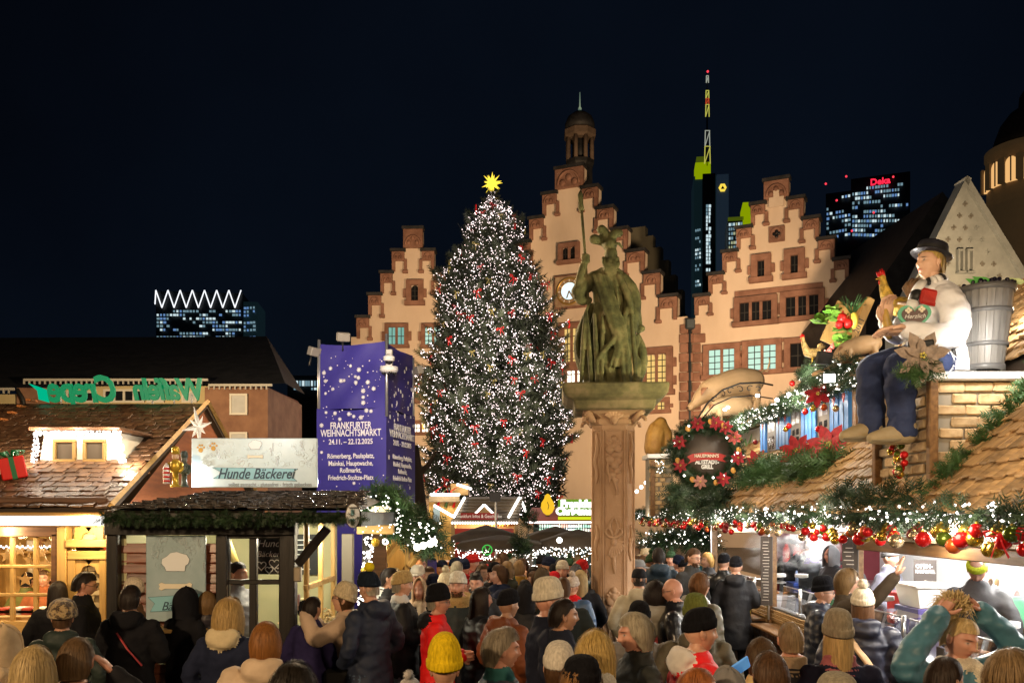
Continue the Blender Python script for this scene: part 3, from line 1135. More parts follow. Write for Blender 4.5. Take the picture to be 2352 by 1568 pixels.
for li in range(nl):
 t=li/(nl-1)
 z0=2.9+(ZT-0.3-2.9)*t
 rr=np.interp(z0,pz,pr)
 nb=int(max(5,9+rr*3.0))
 for b in range(nb):
  az=2*math.pi*(b+rg.uniform(-.35,.35))/nb+li*2.4
  L=rr*rg.choice([.72,.88,.97,1.04,1.12],p=[.12,.22,.36,.22,.08])*(1+.10*math.sin(az*3+z0*1.1))
  up=0.50 if t>.8 else(0.10-0.28*(1-t))
  d=np.array([math.cos(az),math.sin(az),0])
  zz0=z0+rg.uniform(-.25,.25)
  def pt(u,d=d,L=L,up=up,zz0=zz0):
   return np.array([d[0]*L*u,d[1]*L*u,zz0+L*(up*u-0.20*u*(1-u)+0.16*u**4)])
  ns=int(4+L*6.5)
  side=np.array([-d[1],d[0],0])
  for k in range(ns):
   u=0.25+0.75*((k+rg.random())/ns)
   p=pt(min(u,1))
   tg=pt(min(u+.05,1.05))-p
   tg/=np.linalg.norm(tg)
   off=rg.uniform(-1,1)
   dd=tg*(1.0 if u>.85 else.6)+side*off*.9+np.array([0,0,rg.uniform(-.25,.22)])
   pos.append(p+side*off*.22*L*(1-u)*.5)
   dirs.append(dd)
   scl.append(rg.uniform(.42,.80)*(1 if L>1.5 else.6))
  if rg.random()<.9:
   tips.append((pt(1.0),d))
  nlg=int(5+L*7.2)
  for k in range(nlg):
   u=1-rg.random()**1.6*.62
   p=pt(u)+side*rg.uniform(-.38,.38)*min(1,L*.5)+np.array([0,0,rg.uniform(-.10,.14)])
   bp.append(p)
pos,dirs,scl,bp=map(np.array,(pos,dirs,scl,bp))
off=np.array([tb.x,TD,0])
lean=lambda q:q+np.stack([-(q[:,2]-3)*.016,0*q[:,0],0*q[:,0]],1)
tv,tf=sprig_template(6,1.0,.055,.45)
V,F=scatter(tv,tf,lean(pos)+off,dir_rot(dirs,rg),scl)
o=mesh_np("crown",V,F,M_fir,tree)
o["kind"]="stuff"
o=bulbs("string_lights",lean(bp)+off,rg.uniform(.018,.036,len(bp)),M_bulb,tree)
m=MB()
m.tube([(tb.x,TD,0),(tb.x-.1,TD,8),(tb.x-.28,TD,ZT-.3)],[.38,.25,.04],10)
m.build("trunk",M_bark,tree)
ip=rg.normal(size=(3200,3))
ip/=np.linalg.norm(ip,axis=1)[:,None]
u=rg.random(3200)**.5
zz=3.0+(ZT-3.6)*(1-np.sqrt(rg.random(3200)))
ir=np.interp(zz,pz,pr)*u*.72
a=rg.random(3200)*6.283
ipos=np.stack([np.cos(a)*ir,np.sin(a)*ir,zz],1)
idir=np.stack([np.cos(a),np.sin(a),rg.uniform(-.5,.2,3200)],1)
V,F=scatter(tv*np.array([1,1,1]),tf,lean(ipos)+off,dir_rot(idir,rg),np.minimum(rg.uniform(1.0,1.7,3200),.25+ir*.8))
o=mesh_np("inner_boughs",V,F,M_fir,tree)
o["kind"]="stuff"
def bow_mesh(name,m,s=1.0,tails=2):
 b=MB()
 for sg in(-1,1):
  b.tube([(0,0,0),(sg*.35*s,-.05*s,.22*s),(sg*.62*s,0,.16*s),(sg*.55*s,.05*s,-.04*s),(0,0,-.02*s)],[.06*s,.10*s,.11*s,.10*s,.05*s],6,flat=.45)
  b.tube([(0,-.02,0),(sg*.16*s,-.03,-.45*s),(sg*(.34)*s,.02,-.95*s)],[.05*s,.09*s,.10*s],6,flat=.3)
 b.sphere((0,-.04*s,0),.11*s,8,6)
 me=bpy.data.meshes.new(name)
 me.from_pydata(b.V,[],b.F)
 me.materials.append(m)
 me.polygons.foreach_set("use_smooth",b.S)
 me.update()
 return me
bow=bow_mesh("ribbon_bow",M_ribbon,.36)
gbow=bow_mesh("gold_bow",M_ribgold,.30)
order=rg.permutation(len(tips))
cnt=0
used=[]
for k in order:
 p,d=tips[k]
 q=np.array([p[0]-(p[2]-3)*.016,p[1],p[2]])+off
 if d[1]>.35:
  continue
 if any(np.linalg.norm(q-w)<.95 for w in used):
  continue
 used.append(q)
 gold=cnt%3==2
 M=Matrix.Translation(q+np.array([0,-.12,-.02]))@Matrix.Rotation(math.atan2(d[0],-d[1])*.8+rnd.uniform(-.5,.5),4,'Z')@Matrix.Rotation(rnd.uniform(-.5,.5),4,'Y')@Matrix.Scale(rnd.uniform(.8,1.15),4)
 if gold:
  tag(obj_from("gold_bow",gbow,M),"thin gold ribbon bow tied to a bough of the lit Christmas tree","bow","gold bows on the tree")
 else:
  tag(obj_from("red_bow",bow,M),"red ribbon bow tied to a bough of the lit Christmas tree","bow","red bows on the tree")
 cnt+=1
 if cnt>118:
  break
sc_=P(1130,421,TD)
b=MB()
dirsS=[]
for i in range(26):
 zf=1-2*(i+.5)/26
 a=i*2.39996
 dirsS.append(Vector((math.sqrt(1-zf*zf)*math.cos(a),math.sqrt(1-zf*zf)*math.sin(a),zf)))
for i,dv in enumerate(dirsS):
 L=.62 if i%3 else.5
 b.tube([sc_+dv*.05,sc_+dv*.16,sc_+dv*L],[.05,.085,.004],4,sm=False)
b.sphere(sc_,.15,8,6)
tag(b.build("tree_star",emat("star_yellow",(1.0,0.72,0.06),1.35)),"glowing yellow many-pointed star at the top of the big tree","star")
for(x,z,r_,e)in((-1.2,8.5,3.4,70),(1.6,8.0,3.2,70),(0.2,12.5,2.6,60),(-.2,5.2,3.8,80),(0,16.5,1.8,35)):
 lamp("tree_glow",(tb.x+x,TD-r_-3.2,z),e*7,(1.0,.88,.8),.5)
 # left: cookie hut
M_pine=mat("pine_wood",(0.42,0.25,0.08),(0.60,0.38,0.13),rough=.5,scale=2.2,bump=.15,stretch=(6,6,.6))
M_pinex=mat("pine_wood_rail",(0.42,0.25,0.08),(0.60,0.38,0.13),rough=.5,scale=2.2,bump=.15,stretch=(.6,6,6))
M_brown=mat("brown_board",(0.09,0.042,0.02),(0.16,0.075,0.035),rough=.5,scale=3,bump=.2,stretch=(.5,4,6))
M_black=mat("black_timber",(0.010,0.009,0.008),(0.022,0.018,0.015),rough=.35,scale=4,bump=.2,stretch=(4,4,.5))
M_shing=mat("wet_wood_shingle",(0.075,0.036,0.019),(0.18,0.095,0.048),rough=.38,scale=5,bump=.4,bscale=16,stretch=(3,.8,3),rnd_amt=.4)
M_shingd=mat("dark_wet_shingle",(0.020,0.016,0.013),(0.055,0.044,0.036),rough=.25,scale=5,bump=.6,bscale=14,stretch=(3,.8,3),rnd_amt=.4)
M_wall_w=mat("white_render",(0.74,0.70,0.60),(0.80,0.77,0.68),rough=.8,scale=2)
M_led=emat("led_warmwhite",(1.0,0.88,0.70),5.0)
M_ledw=emat("led_coolwhite",(1.0,0.93,0.90),4.0)
M_brickp=mat("pale_brick",(0.42,0.32,0.17),(0.60,0.48,0.28),rough=.8,scale=7,bump=.35,bscale=18,rnd_amt=.16)
M_mortar=mat("mortar",(0.20,0.15,0.08),rough=.95)
M_garl=mat("garland_green",(0.012,0.030,0.012),(0.030,0.065,0.025),rough=.55,scale=5)
M_garl2=mat("garland_bright",(0.028,0.075,0.022),(0.055,0.12,0.035),rough=.5,scale=5)
def roof_field(parent,name,origin,along,upslope,nu,nrow,w,expose,m,meshes,limit=300,skip=None,seed=1,jit=.012,lift=14):
 r=random.Random(seed)
 along=Vector(along).normalized()
 upslope=Vector(upslope).normalized()
 nrm=along.cross(upslope).normalized()
 if nrm.z<0:
  nrm=-nrm
 base=Matrix((along,upslope,nrm)).transposed().to_4x4()
 pl=[]
 for j in range(nrow):
  u=-w*(j%2)*.5+r.uniform(-.02,.02)
  while u<nu:
   ww=r.randrange(len(meshes))
   c=Vector(origin)+along*(u+w*.5)+upslope*(j*expose+expose*.5+r.uniform(-jit,jit))+nrm*(.012+r.uniform(0,.006))
   u+=w*r.uniform(.92,1.06)
   if skip and skip(c):
    continue
   M=Matrix.Translation(c)@base@Matrix.Rotation(R(-lift*.35+r.uniform(-2,2)),4,'X')@Matrix.Rotation(r.uniform(-.03,.03),4,'Z')
   pl.append((M,ww))
 pieces(parent,"shingle",meshes,pl,m,limit)
def shingle_meshes(name,w,l,t,m,n=4):
 out=[]
 for i in range(n):
  out.append(box_mesh(name,(w*(.90+.03*i),l,t),m,min(.006,t*.3),.005,31+i))
 return out
def fir_mass(name,parent,pts,n,ln,m,seed=0,spread=.1,w=.06,droop=.3,template=None,outward=None):
 rg=np.random.default_rng(seed)
 pts=np.array([tuple(p)for p in pts],dtype=float)
 seg=np.linalg.norm(np.diff(pts,axis=0),axis=1)
 cum=np.concatenate([[0],np.cumsum(seg)])
 t=rg.random(n)*cum[-1]
 q=np.stack([np.interp(t,cum,pts[:,i])for i in range(3)],1)
 o3=rg.normal(size=(n,3))
 o3/=np.linalg.norm(o3,axis=1)[:,None]
 rad=rg.random(n)**.6*spread
 q=q+o3*rad[:,None]
 d=o3*1.0+np.array([0,0,-droop])+rg.normal(size=(n,3))*.4
 tv,tf=template or sprig_template(5,1.0,w,.5)
 V,F=scatter(tv,tf,q,dir_rot(d,rg),rg.uniform(.6,1.2,n)*ln)
 o=mesh_np(name,V,F,m,parent)
 o["kind"]="stuff"
 return q,o3
def along_pts(pts,n,spread,seed=0,jig=(1,1,1)):
 rg=np.random.default_rng(seed)
 pts=np.array([tuple(p)for p in pts],dtype=float)
 seg=np.linalg.norm(np.diff(pts,axis=0),axis=1)
 cum=np.concatenate([[0],np.cumsum(seg)])
 t=rg.random(n)*cum[-1]
 q=np.stack([np.interp(t,cum,pts[:,i])for i in range(3)],1)
 o3=rg.normal(size=(n,3))
 o3/=np.linalg.norm(o3,axis=1)[:,None]
 return q+o3*spread*np.array(jig)*rg.uniform(.7,1.1,(n,1))
DA=9.5
ha=thing("cookie_hut","golden pine market hut with brown shingle roof and lit dormer","market hut",(-5.2,DA,0))
XR=-4.2
XL=-7.6
m=MB()
m.box(((XL+XR)/2,13.2,1.2),(XR-XL,.1,2.4))
m.box((XL,11.4,1.2),(.1,3.6,2.4))
m.box((XR-.05,11.4,1.2),(.1,3.7,2.4))
m.box(((XL+XR)/2,11.4,.05),(XR-XL-.1,3.6,.1))
m.build("wall",M_pine,ha)
def fb(parent,name,mt,x0,y0,x1,y1,d,dep=.08,ch=.008):
 a,b=P(x0,y0,d),P(x1,y1,d)
 mb=MB()
 mb.box(((a.x+b.x)/2,d,(a.z+b.z)/2),(abs(b.x-a.x),dep,abs(a.z-b.z)),ch=ch)
 return mb.build(name,mt,parent)
fb(ha,"counter_front",M_pinex,-180,1425,150,1455,DA)
fb(ha,"counter_ledge",M_wall_w,-180,1455,140,1462,DA-.1,.25)
fb(ha,"plinth",M_brown,-180,1463,250,1790,DA+.02)
fb(ha,"dark_post",M_brown,123,1225,137,1425,DA-.02,.12)
fb(ha,"post",M_pine,137,1210,158,1470,DA-.03,.14)
fb(ha,"head_rail",M_brown,-180,1208,137,1232,DA-.02,.12)
fb(ha,"door_post",M_pine,160,1262,178,1470,DA-.02,.12)
fb(ha,"door_post",M_pine,233,1262,249,1640,DA-.02,.12)
fb(ha,"door_rail",M_pinex,158,1238,252,1256,DA-.05,.16)
fb(ha,"door_rail",M_pinex,160,1264,250,1284,DA-.03,.13)
fb(ha,"door_rail",M_pinex,160,1425,250,1450,DA-.02,.12)
fb(ha,"door_rail",M_pinex,150,1440,245,1452,DA-.1,.25)
for(xa,sg)in((173,1),(238,-1)):
 for y0 in(1210,1286):
  a=P(xa,y0,DA-.04)
  mb=MB()
  s=.10
  mb.prism([(a.x,a.z),(a.x+sg*s*1.9,a.z),(a.x+sg*s*1.5,a.z-s*.5),(a.x+sg*s*.9,a.z-s*.7),(a.x+sg*s*.6,a.z-s*1.4),(a.x,a.z-s*1.6)],DA-.06,DA-.02)
  mb.build("bracket",M_pine,ha,fix=True)
fb(ha,"infill_backing",M_mortar,176,1208,236,1640,DA+.03,.05)
bm_=[box_mesh("brick",(.152,.03,.058),M_brickp,.006,.002,i)for i in range(2)]+[box_mesh("brick",(.072,.03,.058),M_brickp,.006,.002,9)]
pl=[]
z0=P(0,1445,DA).z
for j in range(18):
 for i in range(3):
  x=P(180,0,DA).x+(i*.162+(.08 if j%2 else 0))+.02
  if x>P(232,0,DA).x:
   continue
  z=z0+j*.066
  if P(0,1262,DA).z>z>P(0,1284,DA).z:
   continue
  pl.append((Matrix.Translation((x,DA,z)),j%2))
for i in range(2):
 for j in range(3):
  pl.append((Matrix.Translation((P(185,0,DA).x+.09+i*.16,DA,P(0,1232,DA).z+j*.062)),0))
pieces(ha,"brick",bm_,pl,M_brickp)
gp=P(-180,1232,DA+.02)
gq=P(123,1425,DA+.02)
mb=MB()
mb.box(((gp.x+gq.x)/2,DA+.03,(gp.z+gq.z)/2),(gq.x-gp.x,.012,gp.z-gq.z))
mb.build("glass_pane",glass("clear_glass"),ha)
for xx in(-140,-85,-30,29,83):
 fb(ha,"glazing_bar",M_pine,xx-5,1232,xx+5,1425,DA,.05)
for yy in(1300,1365):
 fb(ha,"glazing_bar",M_pinex,-180,yy-4,124,yy+4,DA-.004,.05)
fb(ha,"fascia_board",M_brown,-250,1142,247,1183,9.2,.05)
fb(ha,"lit_valance",emat("valance_light",(1.0,0.95,0.88),1.5,True),-250,1184,243,1206,9.17,.03)
fb(ha,"valance_trim",M_pinex,-250,1176,246,1183,9.16,.04)
ez,rz=2.47,3.90
m=MB()
m.add([(-8,9.15,ez),(XR+.05,9.15,ez),(XR+.05,12.0,rz),(-8,12.0,rz),(XR+.05,14.8,ez),(-8,14.8,ez),(-8,9.15,ez-.06),(XR+.05,9.15,ez-.06),(XR+.05,12.0,rz-.06),(-8,12,rz-.06),(XR+.05,14.8,ez-.06),(-8,14.8,ez-.06)],[(0,1,2,3),(3,2,4,5),(6,9,8,7),(9,11,10,8),(0,6,7,1),(1,7,8,2),(2,8,10,4)])
m.build("roof",mat("roof_deck",(0.03,0.018,0.010),rough=.7),ha)
us=Vector((0,2.85,rz-ez)).normalized()
dorm_x0,dorm_x1=P(85,0,10.18).x,P(290,0,10.18).x
shm=shingle_meshes("shingle",.135,.19,.016,M_shing)
roof_field(ha,"shingle",(-6.9,9.12,ez+.005),(1,0,0),us,2.72,25,.138,.122,M_shing,shm,300,skip=lambda c:(dorm_x0<c.x<dorm_x1 and 10.16<c.y<10.95)or c.x>XR+.02)
for xx in(XR+.06,):
 m=MB()
 m.tube([(xx,9.1,ez+.02),(xx,12.0,rz+.03)],.035,4,sm=False)
 m.build("verge_board",M_pine,ha)
 m=MB()
 m.tube([(xx,12.0,rz+.03),(xx,14.8,ez+.02)],.035,4,sm=False)
 m.build("verge_board",M_pine,ha)
m=MB()
m.add([(XR,9.6,ez),(XR,14.4,ez),(XR,12.0,rz-.08)],[(0,1,2)])
m.build("gable_boarding",mat("gable_red_brown",(0.16,0.05,0.02),(0.24,0.08,0.03),rough=.6,scale=3,stretch=(1,1,8)),ha)
m=MB()
for i in range(14):
 t=i/13
 m.box((-6.52,9.12+2.85*t,ez+(rz-ez)*t+.04),(.07,.20,.03),ch=.01)
m.build("verge_tiles",mat("orange_tile",(0.40,0.13,0.03),rough=.5,em=.04,emc=(1,.35,.08)),ha)
dz0,dz1=2.90,3.34
dor=MB()
dor.prism([(dorm_x0+.02,dz0),(dorm_x1-.02,dz0),(dorm_x1-.09,dz1),(dorm_x0+.09,dz1)],10.17,10.9)
do=dor.build("dormer",M_wall_w,ha)
mb=MB()
mb.box(((dorm_x0+dorm_x1)/2,10.5,dz1+.03),(dorm_x1-dorm_x0+.02,1.0,.04),ch=.01)
mb.build("dormer_roof",M_brown,do)
for(x0,x1)in((122,174),(191,243)):
 a,b=P(x0,1009,10.14),P(x1,1061,10.14)
 mb=MB()
 w,h=b.x-a.x,a.z-b.z
 for(cx_,cz_,sx,sz)in((0,h/2-.017,w,.035),(0,-h/2+.017,w,.035),(-w/2+.017,0,.035,h-.07),(w/2-.017,0,.035,h-.07)):
  mb.box(((a.x+b.x)/2+cx_,10.14,(a.z+b.z)/2+cz_),(sx,.05,sz),ch=.006)
 wo=mb.build("dormer_window",mat("ochre_frame",(0.28,0.17,0.05),rough=.5),do)
 mb=MB()
 mb.box(((a.x+b.x)/2,10.155,(a.z+b.z)/2),(w-.07,.01,h-.07))
 mb.build("pane",mat("dormer_pane",(0.10,0.08,0.06),rough=.1),wo)
pts=along_pts([(dorm_x0-.02,10.12,dz0-.02),(dorm_x0+.06,10.08,dz1),(dorm_x1-.06,10.08,dz1),(dorm_x1+.0,10.12,dz0-.04)],420,.038,4)
lt=thing("led_garland","dense white LED garland outlining the dormer of the cookie hut","light garland",(dorm_x0,10.1,dz0))
bulbs("string_lights",pts,np.full(len(pts),.012),emat("led_dense",(1,.93,.84),5.0),lt)
for t in(.1,.5,.9):
 lamp("dormer_glow",(dorm_x0+(dorm_x1-dorm_x0)*t,9.86,dz1+.04),10,(1,.86,.66),.05)
lamp("dormer_glow",(dorm_x0-.12,9.9,3.05),18,(1,.84,.62),.05)
lamp("dormer_glow",(dorm_x1+.12,9.9,3.02),16,(1,.84,.62),.05)
lamp("hut_light",(-5.4,9.35,2.22),26,(1,.72,.38),.1)
lamp("hut_light",(-4.45,9.15,2.25),26,(1,.72,.36),.05)
lamp("hut_light",(-5.3,10.6,2.15),110,(1,.74,.42),.15)
lamp("hut_light",(-6.6,10.6,2.15),80,(1,.74,.42),.15)
sh=thing("stock_shelf","pine back shelf inside the cookie hut packed with sweets","shelf",(-5.3,12.9,0))
for zz in(1.15,1.5,1.85):
 mb=MB()
 mb.box((-5.7,12.9,zz),(3.0,.3,.03))
 mb.build("board",M_pinex,sh)
r=random.Random(21)
colors=[(.55,.08,.05),(.65,.45,.2),(.75,.65,.45),(.25,.12,.06),(.6,.55,.1),(.35,.5,.3),(.8,.75,.7)]
cm=[mat("stock_%d"%i,c,rough=.5)for i,c in enumerate(colors)]
for i,c in enumerate(colors):
 _mats["stock_%d"%i].name="goods_paint"
for zz in(1.165,1.515,1.865):
 x=-7.0
 while x<-4.4:
  h=r.uniform(.12,.28)
  mb=MB()
  if r.random()<.5:
   mb.lathe([(.05,0),(.055,h*.8),(.03,h*.85),(.03,h)],10,Matrix.Translation((x,12.85,zz)))
   nm,lb="sweet_jar","small jar of sweets on the cookie hut's back shelf"
  else:
   mb.box((x,12.85,zz+h/2),(.1,.12,h),ch=.01)
   nm,lb="sweet_packet","coloured packet of sweets on the cookie hut's back shelf"
  tag(mb.build(nm,r.choice(cm)),lb,"packet" if "packet" in nm else "jar","stock on the cookie hut shelf")
  x+=r.uniform(.13,.2)
stm=mat("star_wood",(.55,.36,.14),rough=.5)
sv=MB()
pts=[]
for k in range(10):
 rr_=.085 if k%2==0 else.036
 pts.append((rr_*math.sin(k*math.pi/5),rr_*math.cos(k*math.pi/5)))
sv.prism(pts,-.006,.006)
stme=bpy.data.meshes.new("wooden_star")
stme.from_pydata(sv.V,[],sv.F)
stme.materials.append(stm)
for x,y in((46,1262),(66,1285),(105,1295),(112,1248),(16,1275),(58,1330),(118,1320),(95,1268)):
 p=P(x,y,DA+.35)
 tag(obj_from("wooden_star",stme,Matrix.Translation(p)@Matrix.Rotation(r.uniform(-.4,.4),4,'Z')),"small wooden star hanging in the cookie hut window","star","wooden stars in the window")
mb=MB()
for i in range(30):
 mb.sphere(P(-60+i*6.2,1254+(3 if i%2 else 0),DA+.3),.012,6,4)
tag(mb.build("fairy_lights",M_ledw),"row of small white fairy lights inside the cookie hut window","fairy lights")
for i in range(9):
 p=P(8+i*13,1392+(i%3)*8,DA+.45)
 mb=MB()
 mb.box((p.x,p.y,1.28+.03),(.16,.22,.05+.03*(i%2)),ch=.01)
 tag(mb.build("gingerbread_box",[cm[6],cm[0],cm[2],cm[6]][i%4]),"boxed gingerbread lying on the cookie hut counter","box","gingerbread boxes on the counter")
mb=MB()
mb.box((-5.7,9.95,1.25),(2.9,.7,.06))
tag(mb.build("counter_board",M_pinex),"pine counter board inside the cookie hut window","counter")
gx=P(30,1075,9.75)
gb=thing("gift_box","big shiny red gift box with green ribbon on the cookie hut roof","gift box",gx)
MG=Matrix.Translation(gx)@Matrix.Rotation(R(28),4,'Z')@Matrix.Rotation(R(-12),4,'Y')
M_redgl=mat("red_gloss",(0.55,0.010,0.008),rough=.28,em=.03,emc=(1,.03,.02))
M_greengl=mat("green_gloss",(0.005,0.13,0.045),rough=.3)
m=MB()
m.box((0,0,0),(.25,.25,.24),MG,ch=.01)
m.build("box",M_redgl,gb)
m=MB()
m.box((0,0,0),(.256,.05,.246),MG)
m.box((0,0,0),(.05,.256,.247),MG)
m.build("ribbon",M_greengl,gb)
m=MB()
for a in range(6):
 t=a*math.pi/3
 m.tube([(0,0,.12),(.07*math.cos(t),.07*math.sin(t),.19),(.15*math.cos(t),.15*math.sin(t),.17),(.10*math.cos(t),.10*math.sin(t),.13),(0,0,.12)],[.01,.02,.025,.02,.01],6,MG,flat=.4)
m.build("bow",M_greengl,gb)
lg=thing("green_sign","green script letters on the cookie hut ridge, seen from behind","sign",P(270,922,12.0))
M_signg=mat("sign_green",(0.0,0.16,0.085),rough=.35,em=.22,emc=(0,.6,.22),noem=True)
p=P(389,896,12.0)
text("Waffeln",.40,TM(p,R(180)),M_signg,lg,ext=.02,shear=.25,bold=.012,xs=.82,space=.92)
p=P(192,896,12.0)
text("Crepe",.50,TM(p,R(180)),M_signg,lg,ext=.02,shear=.25,bold=.014,xs=.78,space=.92)
m=MB()
for(x,y)in((95,897),):
 c0=P(x,y,12.0)
 m.prism([(c0 .x+.10,c0 .z-.16),(c0 .x+.06,c0 .z+.02),(c0 .x-.17,c0 .z+.1),(c0 .x-.05,c0 .z),(c0 .x-.03,c0 .z-.12)],11.98,12.02)
m.build("leaf",emat("sign_green_lit",(0.0,.8,.42),.5),lg,fix=True)
for xx in(140,175,215,350,400,440):
 m=MB()
 a_=P(xx,926,12)
 b_=P(xx,905,12)
 m.tube([a_,b_],.012,5)
 m.build("sign_post",M_white,lg)
sp=P(456,980,10.6)
m=MB()
for k in range(8):
 t=k*math.pi/4+.2
 L=.24 if k%2==0 else.15
 dv=Vector((math.cos(t)*.75,-.25,math.sin(t)))
 m.tube([sp,sp+dv*L*.3,sp+dv*L],[.012,.03,.003],4,sm=False)
tag(m.build("paper_star",M_white),"white pointed paper star on the cookie hut gable","star")
def small_figure(name,label,xd,ytop,ybot,d,mats_,kind):
 a,b=P(xd,ytop,d),P(xd,ybot,d)
 h=a.z-b.z
 t=thing(name,label,"figurine",(b.x,d,b.z))
 T=Matrix.Translation((b.x,d,b.z))
 w=h*.16
 if kind=="candy":
  m=MB()
  m.lathe([(w,0),(w*.95,h*.75),(w*.6,h*.9),(.01,h)],12,T)
  m.build("body",M_white,t)
  for k in range(4):
   m=MB()
   m.lathe([(w*1.02,h*(.08+k*.2)),(w*1.02,h*(.17+k*.2))],12,T)
   m.build("stripe",mats_[0],t)
 else:
  m=MB()
  m.lathe([(w*.8,0),(w*.8,h*.04),(w*.5,h*.06),(w*.45,h*.35),(w*.9,h*.38),(w*.8,h*.6),(w*.4,h*.68)],12,T)
  m.build("body",mats_[0],t)
  m=MB()
  m.sphere((0,0,h*.75),(w*.55,w*.55,h*.09),10,8,T)
  m.build("head",mats_[1],t)
  m=MB()
  m.lathe([(w*.6,h*.81),(w*.6,h*.95),(w*.4,h)],12,T)
  m.build("hat",mats_[2],t)
  for sg in(-1,1):
   m=MB()
   m.tube([(sg*w*.9,0,h*.6),(sg*w*1.2,-.02,h*.45),(sg*w*.9,-.06,h*.36)],w*.25,6,T)
   m.build("arm",mats_[0],t)
M_goldp=mat("gold_paint",(0.50,0.32,0.03),rough=.3,metal=.5,em=.03,emc=(1,.7,.1))
small_figure("candy_figure","red and white striped candy column beside the nutcracker",382,1063,1110,9.4,[M_redgl],"candy")
small_figure("nutcracker","gold nutcracker figure standing between the two left huts",403,1025,1118,9.5,[M_goldp,mat("face_paint",(.6,.4,.25)),M_goldp],"nut")
small_figure("grey_nutcracker","grey-green nutcracker figure next to the dog bakery sign",423,1035,1118,9.7,[mat("grey_green",(.10,.12,.09),rough=.5),mat("grey_face",(.2,.2,.16)),mat("grey_hat",(.08,.1,.08))],"nut")
# dog bakery hut
DB=8.6
hb=thing("bakery_hut","black timber bakery hut with wet dark shingle roof","market hut",(-2.9,DB,0))
BX0,BX1=-3.80,-2.19
m=MB()
m.box(((BX0+BX1)/2,11.0,1.2),(BX1-BX0,.08,2.35))
m.box((BX0,9.8,1.2),(.08,2.4,2.35))
m.build("wall",mat("olive_interior",(.42,.40,.22),(.46,.44,.26),rough=.8,scale=1),hb)
m=MB()
m.box(((BX0+BX1)/2,9.8,.06),(BX1-BX0,2.4,.12))
m.build("floor",M_brown,hb)
for(x0,x1)in((250,276),(500,525),(645,680)):
 fb(hb,"post",M_black,x0,1205,x1,1790,DB-.03,.13)
fb(hb,"beam",M_black,246,1192,682,1228,DB-.05,.16)
fb(hb,"beam",M_black,500,1226,680,1236,DB-.02,.1)
M_plank=mat("dark_red_plank",(0.11,0.030,0.014),(0.21,0.065,0.030),rough=.33,scale=3,bump=.3,stretch=(.7,4,5),rnd_amt=.35)
pk=[box_mesh("plank",(1.02,.03,.095),M_plank,.008,.002,i)for i in range(3)]
cxp=(P(274,0,DB).x+P(502,0,DB).x)/2
pl=[(Matrix.Translation((cxp,DB+.01+.008*(j%2),P(0,1790,DB).z+.1+j*.098))@Matrix.Rotation(R(-7),4,'X'),j%3)for j in range(23)if P(0,1790,DB).z+.1+j*.098<P(0,1228,DB).z]
pieces(hb,"plank",pk,pl,M_plank)
for(x0,x1)in((520,528),(574,591),(642,650)):
 fb(hb,"glazing_bar",M_black,x0,1228,x1,1475,DB-.01,.07)
for(y0,y1)in((1330,1341),(1463,1478)):
 fb(hb,"glazing_bar",M_black,520,y0,650,y1,DB-.015,.07)
a,b=P(522,1232,DB),P(648,1470,DB)
mb=MB()
mb.box(((a.x+b.x)/2,DB+.01,(a.z+b.z)/2),(b.x-a.x,.008,a.z-b.z))
mb.build("glass_pane",glass("clear_glass"),hb)
fb(hb,"sill_wall",M_black,522,1475,648,1790,DB,.06)
m=MB()
m.box((BX1,9.85,.5),(.06,2.4,1.0))
m.build("low_wall",M_black,hb)
for y in(9.4,10.1,10.8):
 m=MB()
 m.box((BX1,y,1.65),(.05,.06,1.3),ch=.006)
 m.build("pine_mullion",M_pine,hb)
m=MB()
m.box((BX1,10.1,1.62),(.05,1.5,.06),ch=.006)
m.build("pine_mullion",M_pinex,hb)
m=MB()
m.box((BX1+.02,9.85,1.04),(.36,2.4,.05),ch=.01)
m.build("side_counter",M_white,hb)
m=MB()
e0,e1=P(243,1172,8.25),P(812,1172,8.25)
ezb=e0 .z
rzb=ezb+.20
m.add([(e0 .x,8.25,ezb),(-1.42,8.25,ezb),(-1.62,11.2,rzb-.05),(-3.85,11.2,rzb-.05),(-3.45,10.0,rzb),(-1.8,10.0,rzb)],[(0,1,5,4),(4,5,2,3),(0,4,3),(1,2,5)])
m.build("roof",M_black,hb)
fb(hb,"eave_beam",M_black,243,1176,812,1200,8.27,.08)
m=MB()
m.box((-1.45,9.7,ezb-.08),(.08,2.9,.14))
m.build("eave_beam",M_black,hb)
usb=Vector((0,1.75,.20)).normalized()
shd=shingle_meshes("shingle",.105,.165,.014,M_shingd)
roof_field(hb,"shingle",(e0 .x-.02,8.2,ezb+.004),(1,0,0),usb,2.42,17,.107,.108,M_shingd,shd,300,skip=lambda c:c.x<e0 .x+(c.y-8.2)*.22 or c.x>-1.42-(c.y-8.2)*.12,seed=5,jit=.02,lift=26)
q,_=fir_mass("fir_fringe",hb,[(e0 .x,8.2,ezb-.07),(-1.42,8.2,ezb-.07)],1300,.075,M_garl,5,.045,.05,.5)
m=MB()
m.tube([P(684,1295,8.5),P(752,1212,8.5)],.045,4,sm=False)
m.build("strut",M_black,hb)
m=MB()
m.box(P(684,1318,8.45),(.07,.07,.14),ch=.01)
m.build("post_clamp",mat("worn_metal",(.3,.25,.18),rough=.5,metal=.4),hb)
m=MB()
a=P(365,1442,8.5)
m.box((a.x+.2,8.4,a.z),(.62,.3,.035),ch=.006)
m.build("ledge",M_pinex,hb)
fb(hb,"side_post",mat("side_post_grey",(.14,.12,.09),rough=.6),786,1225,812,1400,10.6,.1)
lamp("bakery_light",(-2.75,9.6,2.2),55,(1,.92,.68),.12)
lamp("bakery_light",(-2.15,9.9,2.2),36,(1,.90,.66),.12)
mb=MB()
lp=P(547,1292,9.5)
